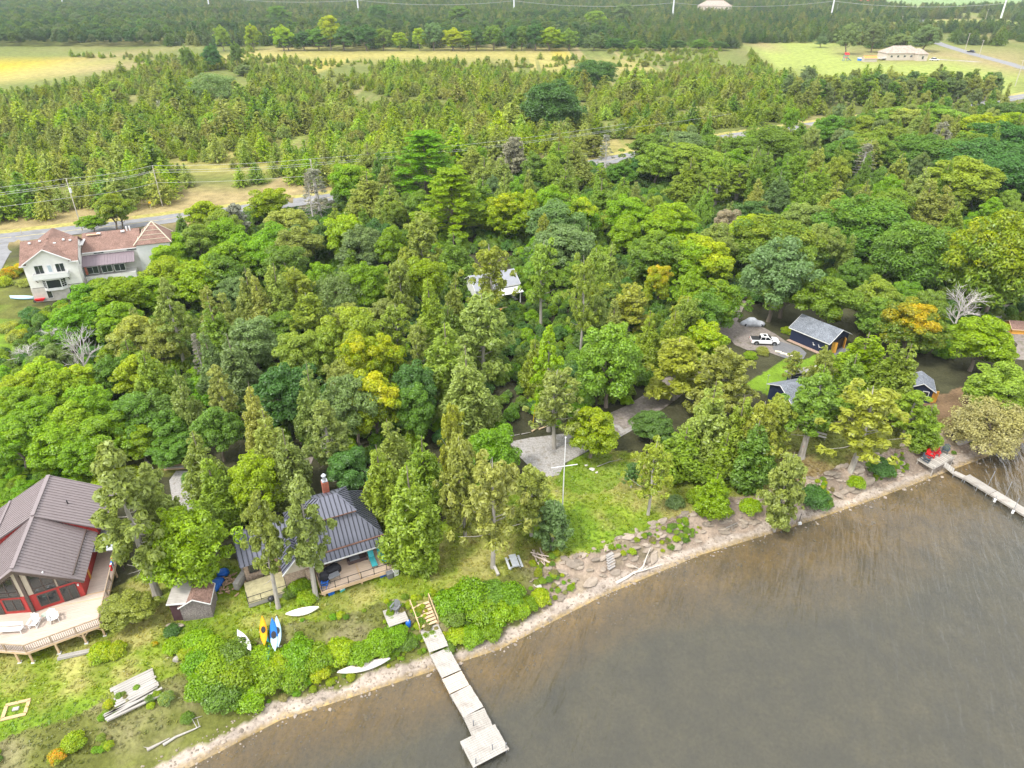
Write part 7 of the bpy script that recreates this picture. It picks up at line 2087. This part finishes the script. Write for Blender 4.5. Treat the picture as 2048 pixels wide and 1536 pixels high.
for i in range(17):
    t = -1 + 2 * i / 16; L = 4.5; f = max(.25, 1 - abs(t) ** 6); hgt = (.80 + .62 * math.exp(-((t + .1) / .42) ** 4)) * (1 - .45 * abs(t) ** 5)
    ring = []
    for j in range(12):
        a = math.pi * j / 11; c, s_ = math.cos(a), math.sin(a); wv = 1 + (.035 * math.sin(t * 18 + j) if s_ < .8 else 0)
        ring.append((t * L / 2, math.copysign(abs(c) ** .55, c) * .88 * f * wv, hgt * abs(s_) ** .6 + .03))
    R_.append(ring)
cc = empty('covered_car', spot(1505, 650), math.radians(-3), 'car under a wrinkled silver cover beside the drive', 'car'); cc.scale = (1, 1, .98)
MB().loft(R_).build('car_cover', CV, cc, smooth=True)
for a in (-1.4, 1.4):
    for s_ in (-1, 1): MB().tube((a, s_ * .6, .28), (a, s_ * .80, .28), .28, n=12).build('wheel', TYRE, cc)
for i, (px, py) in enumerate(((1556, 705), (1567, 709), (1578, 713), (1589, 717))):
    tag(MB().box((0, 0, .12), (1.05, .42, .26)).build('kerb_block', pbr('cream_block', (.64, .58, .46), .9, .12, 3, objvar=.1), None, spot(px, py), -.42), 'cream stone block edging the rounded end of the drive', 'kerb block', 'cream blocks edging the drive')

# ---- poles, wires, pylons, far cars
POLE = pbr('utility_pole', (.46, .42, .36), .9, .15, 2)
def pole_to(px, py, top, label, arm=True, r=.15):
    x, y, z = gd(px, py); h = 8.0
    for _ in range(60): h += (proj(x, y, z + h)[1] - top) / 12
    o = empty('utility_pole', (x, y, z), 0, label, 'utility pole', 'poles along the road'); MB().tube((0, 0, -.4), (0, 0, h), r, r * .65, 8).build('pole', POLE, o)
    if arm: MB().box((0, 0, h - .5), (.12, 1.9, .12), rz=.45).build('crossarm', POLE, o); [MB().tube((math.sin(-.45) * s_, math.cos(.45) * s_, h - .45), (math.sin(-.45) * s_, math.cos(.45) * s_, h - .2), .05).build('insulator', WHITEP, o) for s_ in (-.85, 0, .85)]
    return o, h
pA, hA = pole_to(165, 462, 357, 'roadside utility pole with a transformer behind the white house')
MB().tube((.35, -.3, hA - 3.4), (.35, -.3, hA - 2.3), .3, n=10).build('transformer', pbr('pale_grey_paint', (.62, .63, .64), .5, .05, 3), pA)
pB, hB = pole_to(325, 412, 331, 'plain utility pole on the far verge of the road')
pC, hC = pole_to(631, 392, 318, 'utility pole behind the greyish conifer at the wood edge')
pD, hD = pole_to(44, 468, 458, 'stub post at the road edge left of the white house', False, .12)
pE, hE = pole_to(-240, 480, 400, 'utility pole left of the picture', True)
WIRE = pbr('wire', (.5, .5, .5), .5, .05, 3)
def wire(a, b, sag, r, label, name='power_line', group='power lines along the road'):
    a, b = Vector(a), Vector(b); k = 12
    V = [a.lerp(b, i / k) - Vector((0, 0, 4 * sag * (i / k) * (1 - i / k))) for i in range(k + 1)]
    return tag(MB().path(V, [r] * (k + 1), 4).build(name, WIRE), label, 'power line', group)
tops = [(pE, hE), (pA, hA), (pB, hB), (pC, hC)]
far_e = Vector((40, 262, 12))
for lab, dz, dx in (('topmost', 0, 0), ('second', 1.3, .5), ('third', 1.7, -.5), ('lowest', 4.6, 0)):
    for (o0, h0), (o1, h1), sp_ in zip(tops[:-1], tops[1:], ('left of the transformer pole', 'over the white house drive', 'before the greyish conifer')):
        wire(o0.location + Vector((dx, dx, h0 - dz)), o1.location + Vector((dx, dx, h1 - dz)), .5, .035, '%s roadside power line %s' % (lab, sp_))
    if dz < 3: wire(pC.location + Vector((dx, dx, hC - dz)), far_e + Vector((dx, dx, -dz)), .9, .035, '%s roadside power line right of the greyish conifer' % lab)
wire((88, 300, 9), (40, 262, 10.7), .3, .035, 'single power line over the road gap in the right wood')
sg = empty('road_sign', spot(303, 420), .6, 'small yellow diamond sign on the far road verge', 'sign'); MB().tube((0, 0, 0), (0, 0, 2.0), .04).build('post', SILVER, sg); MB().box((0, -.06, 2.1), (.62, .03, .62), M=Matrix.Rotation(math.pi / 4, 3, 'Y')).build('sign_plate', pbr('sign_yellow', (.75, .48, .01), .5, .05, 3), sg)
PYL = pbr('pylon_steel', (.62, .63, .64), .4, .05, 1)
pyl = []
for i, (px, py) in enumerate(((102, 12), (420, 22), (718, 35), (1028, 37), (1344, 43), (1661, 38), (1999, 45))):
    x, y, z = gd(px, py); hp = 46
    if px == 102: x, y, z = -720, 1290, 2
    o = empty('pylon', (x, y, z), 0, ['steel pylon beyond the top left corner', 'leftmost steel pylon at the picture top', 'steel pylon second from the left', 'steel pylon at the centre top', 'steel pylon right of centre top', 'steel pylon above the poplars', 'tall steel pylon near the top right corner'][i], 'pylon', 'steel pylons across the plain')
    MB().tube((0, 0, -.5), (0, 0, hp), 1.15, .5, 8).build('mast', PYL, o)
    for zz in (hp - 4, hp - 11, hp - 18): MB().tube((-5, 0, zz + .6), (0, 0, zz), .2, n=4).tube((5, 0, zz + .6), (0, 0, zz), .2, n=4).build('crossarm', PYL, o)
    pyl.append(Vector((x, y, z + hp)))
for i, (a, b) in enumerate(zip(pyl[:-1], pyl[1:])):
    for j, dz in enumerate((18, 26)):
        wire(a - Vector((0, 0, dz)), b - Vector((0, 0, dz)), 5, .16, '%s pylon cable in span %s' % (('upper', 'lower')[j], ('left of the leftmost pylon', 'from the leftmost pylon', 'left of the centre pylon', 'right of the centre pylon', 'left of the poplar pylon', 'to the corner pylon')[i]), 'pylon_cable', 'pylon cables')
for i, (px, py, top) in enumerate(((1714, 104, 66), (1958, 112, 80), (1672, 29, 8), (1740, 38, 16), (1800, 56, 32), (1970, 42, 18), (2030, 172, 120))): pole_to(px if i else 1929, py, top, ['utility pole on the near side of the far side road', 'utility pole on the far side of the side road', 'small far pole right of the barn', 'far pole above the poplar tops', 'far pole by the hedge', 'far pole in the top right field', 'pole at the right edge by the mown field'][i], True, .2)
def far_car(px, py, rz, mat, label, L=4.8, W_=1.9, Hh_=1.5, name='parked_car', cat='car'):
    o = empty(name, spot(px, py), rz, label, cat)
    MB().loft([xsec(-L / 2, W_ * .9, .4, .85), xsec(-L * .42, W_, .3, .95), xsec(L * .42, W_, .3, .92), xsec(L / 2, W_ * .88, .4, .75)]).build('body', mat, o)
    MB().loft([[(-L * .33, -W_ * .45, .92), (-L * .33, W_ * .45, .92), (-L * .22, W_ * .38, Hh_), (-L * .22, -W_ * .38, Hh_)], [(L * .24, -W_ * .45, .92), (L * .24, W_ * .45, .92), (L * .08, W_ * .38, Hh_), (L * .08, -W_ * .38, Hh_)]]).build('cabin', DG, o)
    MB().box((-L * .07, 0, Hh_ + .02), (L * .28, W_ * .74, .05)).build('roof', mat, o)
    for a in (-L * .3, L * .3):
        for s_ in (-1, 1): MB().tube((a, s_ * W_ * .36, .33), (a, s_ * W_ * .51, .33), .33, n=12).build('wheel', TYRE, o)
    return o
far_car(1868, 121, .1, WHITECAR, 'white car parked on the drive right of the bungalow', 6.5, 2.3, 1.9)
far_car(1942, 105, 2.2, pbr('dark_car_paint', (.015, .016, .02), .3, .05, 2), 'dark car driving on the far side road', 6, 2.2, 1.8)
far_car(1668, 82, .2, pbr('silver_car_paint', (.4, .41, .42), .3, .1, 2), 'silver car in the yard among the far trees', 7, 2.6, 2.1)
far_car(1684, 80, .4, pbr('maroon_car_paint', (.06, .02, .02), .35, .1, 2), 'dark red car next to the silver far car', 7, 2.6, 2.1)
far_car(1735, 80, .1, GREYW2, 'pale van in the yard between the poplars', 7, 2.8, 2.6)
o = empty('trailer', spot(1607, 76), .05, 'small white trailer at the field edge left of the poplars', 'trailer'); MB().box((0, 0, 2.2), (8, 3.4, 2.8)).build('trailer_body', WHITEP, o); [MB().tube((a, -1.75, .7), (a, -1.5, .7), .7, n=12).build('wheel', TYRE, o) for a in (-.9, .9)]; win(o, (1.2, -1.75, 2.4), -math.pi / 2, 1.8, 1.0, 2)
o = empty('playset', spot(1690, 122), .2, 'blue and red playset with slide on the mown field', 'playset')
for a in (-1.6, 1.6):
    for b in (-1, 1): MB().tube((a, b, 0), (a * .6, b * .6, 4.2), .14, n=5).build('post', BLUET, o)
MB().box((0, 0, 2.2), (2.4, 1.8, .2)).build('platform', REDC, o); MB().slab([(-1.7, -1.4, 4.2), (1.7, -1.4, 4.2), (1.7, 0, 5.4), (-1.7, 0, 5.4)], .1).build('roof', REDC, o); MB().slab([(1.2, -.5, 2.2), (1.2, .5, 2.2), (4.6, .5, .3), (4.6, -.5, .3)], .15).build('slide', BLUET, o)
o = empty('pool', spot(1722, 121), 0, 'round blue above-ground pool by the bungalow deck', 'pool'); MB().tube((0, 0, 0), (0, 0, 1.5), 2.6, n=20).build('pool_wall', KB, o); MB().tube((0, 0, 1.5), (0, 0, 1.62), 2.7, n=20).build('rim', WHITEP, o)
o = gable_hut('orange_canopy', spot(1728, 124), .05, 9, 4, 2.4, 3.6, pbr('canopy_side', (.45, .4, .34), .8, .1, 2), pbr('orange_canopy_cloth', (.62, .25, .06), .7, .1, 2), 'orange roofed shelter left of the bungalow', 'shelter', .3)

# ---- bushes one by one, then low ground cover, pebbles and grass
SHB = [shrub_mesh(950 + i, W=4, H=2.4, k=64, per=120, size=(.10, .21)) for i in range(4)]
BUSH = """
395 1290 60 br 0|420 1310 70 br 0|470 1320 70 mg 0|520 1330 70 br .1|430 1345 80 br 0|480 1360 80 br .1|540 1365 75 br 0|410 1375 70 br 0|450 1400 80 mg 0|500 1400 70 br 0|560 1340 70 yg .2|600 1320 70 br 0|640 1325 60 br .1|680 1310 60 yg .3|720 1315 55 br 0|760 1295 60 br 0|590 1360 60 br .1|640 1350 45 yg .4|400 1335 60 br 0|380 1310 45 yg .1|790 1275 50 br 0|815 1290 40 mg 0|350 1300 40 yg 0
900 1215 60 br 0|940 1200 70 br 0|985 1195 70 mg 0|1020 1200 60 br 0|960 1225 70 br .1|905 1240 50 mg 0|1000 1235 60 br .2|1040 1225 45 yg .3|915 1275 45 yg .4|945 1280 50 br .1|980 1270 45 br 0|1020 1265 55 br 0|1055 1240 50 yg .3|895 1300 35 mg 0|1060 1215 35 br 0|1080 1200 40 yg .3
540 1445 70 yg .55|515 1450 40 yg .4|590 1425 50 yg .7|620 1420 40 yg .85|680 1390 40 yg .7|650 1400 30 yg .5|820 1345 35 yg .4|790 1355 35 br 0|760 1360 40 yg .3|730 1365 30 br .1|700 1300 30 yg .6
1375 1118 30 br 0|1320 1150 40 yg .3|1290 1160 26 br .1|1225 1195 28 br 0|1180 1205 30 br .1|1120 1225 36 br 0|1350 1130 28 yg .2|1480 1085 40 br 0|1515 1070 60 br .1|1550 1060 60 br .1|1445 1095 30 br 0|1475 965 36 yg .1|1390 1000 36 br .1|1350 1010 36 gg 0|1500 1020 44 yg .1
1625 1000 66 dg 0|1645 1010 36 mg 0|1610 1025 56 br 0|1640 1030 36 br 0|1758 940 54 dg 0|1775 950 30 mg 0|1710 970 36 yg .2|1590 1050 36 br 0
62 635 36 dg 0|150 1490 44 yg .3|115 1515 34 yg .95|345 1265 32 dg 0|335 1400 30 gg .3|375 1440 26 mg 0|235 1305 40 yg .3|205 1310 50 yg .4|310 1290 14 yg .8|380 960 30 mg 0|250 960 60 yg .3|215 970 50 yg .2|290 990 50 yg .3|600 1180 46 br .1|615 1200 40 yg .3|580 1190 30 mg 0|1575 665 26 br .3|1590 672 18 yg .3|1500 715 26 br .1|1525 708 26 ol .1|1672 640 16 yg .6|1150 835 30 mg 0|1110 850 26 br 0|1300 838 36 mg 0|300 835 60 br 0|360 900 50 br 0|250 905 60 br 0|330 885 60 br .0|20 555 34 yg .9|45 545 30 yg .8|10 570 30 yg .3|55 570 36 ol .2|90 640 36 yg .2|130 625 34 yg .2|40 680 40 ol .5|20 660 40 ol .3|1715 305 40 gg 0
"""
def bush_zone(u, v):
    if v < 760: return 'near the navy garage drive' if u > 900 else 'in the weeds beside the white house'
    if u < 380 and v > 1180: return 'on the left lawn'
    if u < 660 and v < 1210: return 'in the yard behind the left houses'
    if u < 870: return 'on the low bank left of the near dock' if v > 1380 or v > 1335 and u > 650 else 'in the bushy bank below the kayaks'
    if u < 1110: return 'on the bank right of the near dock' if v > 1000 else 'round the parking area'
    if u < 1440 and v > 1100: return 'between rocks of the driftwood bank'
    return 'by the cedar clump at the bank edge' if u < 1580 else 'on the right rocky bank' if v > 900 else 'round the parking area'
bsets = {}
for ent in BUSH.replace('\n', '|').split('|'):
    f = ent.split()
    if not f: continue
    px, py, w_, hue, au = float(f[0]), float(f[1]), float(f[2]), f[3], float(f[4])
    x, y, z = gd(px, py); d = proj(x, y, z)[2]; s = w_ * d / FPX / 4.0 * 1.15
    if float(inland(x, y)) < 1.6: continue
    o = link('shrub', SHB[RS.randrange(4)], None, (x, y, z - .05), RS.uniform(0, 6.28)); o.scale = (s, s, s * RS.uniform(.5, .95) + .08)
    c = HUE[hue][0]; j = RS.uniform(.9, 1.15); o.color = (c[0] * j, c[1] * j, c[2] * j, 1 - au)
    wd = 'orange flowered' if au >= .85 else 'yellow flowered' if au >= .5 else HUE[hue][1]
    bsets.setdefault((bush_zone(px, py), wd), []).append((px, o))
for (zn, wd), L in bsets.items():
    L.sort(key=lambda t: t[0])
    for i, (px, o) in enumerate(L):
        if len(L) == 1: s = '%s bush %s, the only one there' % (wd, zn)
        elif len(L) > 12: s = '%s bush in the thick row %s' % (wd, zn)
        else: s = '%s of the %s bushes %s' % ('rightmost' if i == len(L) - 1 else ORD[i], wd, zn)
        tag(o, s, 'bush', 'bushes ' + zn)
# low plants on the bank
p, r = grid_points(-45, 70, 34, 90, .62, 41)
d = inland(p[:, 0], p[:, 1]); bw = np.interp(p[:, 0], [-60, -15, 0, 8], [9, 8, 6.5, 5.4])
nn_ = fnoise(p[:, 0], p[:, 1], 3.2, 95)
ok = (d > np.where(p[:, 0] > 5, 2.2, 1.9)) & (d < np.where(p[:, 0] > 5, 4.3, bw + .6)) & (nn_ > np.where(p[:, 0] > 5, .58, np.where(p[:, 0] < -22, .66, .46)))
p = p[ok]
scatter('bank_plants', z3(p), r.uniform(.09, .27, len(p)), source_collection('bank_plant_sources', SHB, [(*HUE['br'][0], 1), (*HUE['yg'][0], .8), (*HUE['lg'][0], 1), (*HUE['br'][0], .9), (*HUE['yg'][0], .45), (*HUE['mg'][0], 1), (.16, .15, .06, 1)]), 'low green and yellow plants covering the bank', cat='plants')
peb = [rock_mesh(60 + i, 1, .8, .55) for i in range(4)]
for me_ in peb: me_.materials.append(ROCKM)
p, r = grid_points(-48, 72, 28, 92, .30, 42)
d = inland(p[:, 0], p[:, 1]); ok = (d > -3.5) & (d < 2.2) & (r.random(len(p)) < np.where(d < -1, .12, np.where(d < 0, .35, .45))); p = p[ok]
scatter('beach_pebbles', z3(p) + [0, 0, .02], r.uniform(.08, .24, len(p)) * np.where(r.random(len(p)) < .08, 2.2, 1), source_collection('pebble_sources', peb, [(1, 1, 1, 1)], ROCKM), 'pebbles of the narrow beach and the water edge', cat='pebbles')
def tuft(seed):
    r = np.random.default_rng(seed); k = 9
    c = r.normal(size=(k, 3)) * [.16, .16, .03]; c[:, 2] = r.uniform(.02, .08, k); nr = r.normal(size=(k, 3)) * .45 + [0, 0, 1]
    return leaf_mesh('grass_tuft', c, nr, r.uniform(.10, .2, k), np.zeros(k), seed=seed, elong=1.6)
p, r = grid_points(-62, 80, 32, 100, .62, 43)
ok = inpoly(p[:, 0], p[:, 1], P_LAWN) & (inland(p[:, 0], p[:, 1]) > 4.5); p = p[ok]
gcol = ground_colour(p[:, 0], p[:, 1])
TUFTS = source_collection('grass_sources', [tuft(i) for i in range(4)], [(1, 1, 1, 1)])
go_ = scatter('grass', z3(p), r.uniform(.7, 1.5, len(p)), TUFTS, 'uneven grass tufts of the lawns', cat='grass')
tt = np.ones((len(p), 4)); tt[:, :3] = gcol * r.uniform(.8, 1.25, (len(p), 1)) * .62; go_.data.attributes['tint'].data.foreach_set('color', tt.ravel())
# pale dead stems in the young conifers
for i, (px, py) in enumerate(((325, 302), (316, 300), (120, 225), (1560, 205), (320, 218))):
    x, y, z = gd(px, py); o = link('dead_shrub', LIB['D'][i % 2][0], None, (x, y, z), i); o.scale = (.55, .55, .5); tag(o, ['grey leafless shrub by the sandy patch, right of two', 'grey leafless shrub by the sandy patch, left of two', 'grey leafless shrub in the left young conifers', 'grey leafless shrub near the conifer block', 'grey leafless shrub behind the near conifers'][i], 'dead shrub')
# ------------------------------------------------------------------ air: thin even haze over the whole plain
hz = MB().box((0, 1270, 27.5), (5600, 2960, 65)).mesh('haze', [])
hm, n, l = new_mat('thin_haze')
out = N(n, 'ShaderNodeOutputMaterial'); pv = N(n, 'ShaderNodeVolumePrincipled')
pv.inputs['Color'].default_value = (.80, .88, .97, 1); pv.inputs['Density'].default_value = .00009; pv.inputs['Anisotropy'].default_value = .2
l.new(pv.outputs[0], out.inputs['Volume'])
hz.materials.clear(); hz.materials.append(hm)
tag(link('haze', hz), 'thin pale haze over the plain', kind='stuff')
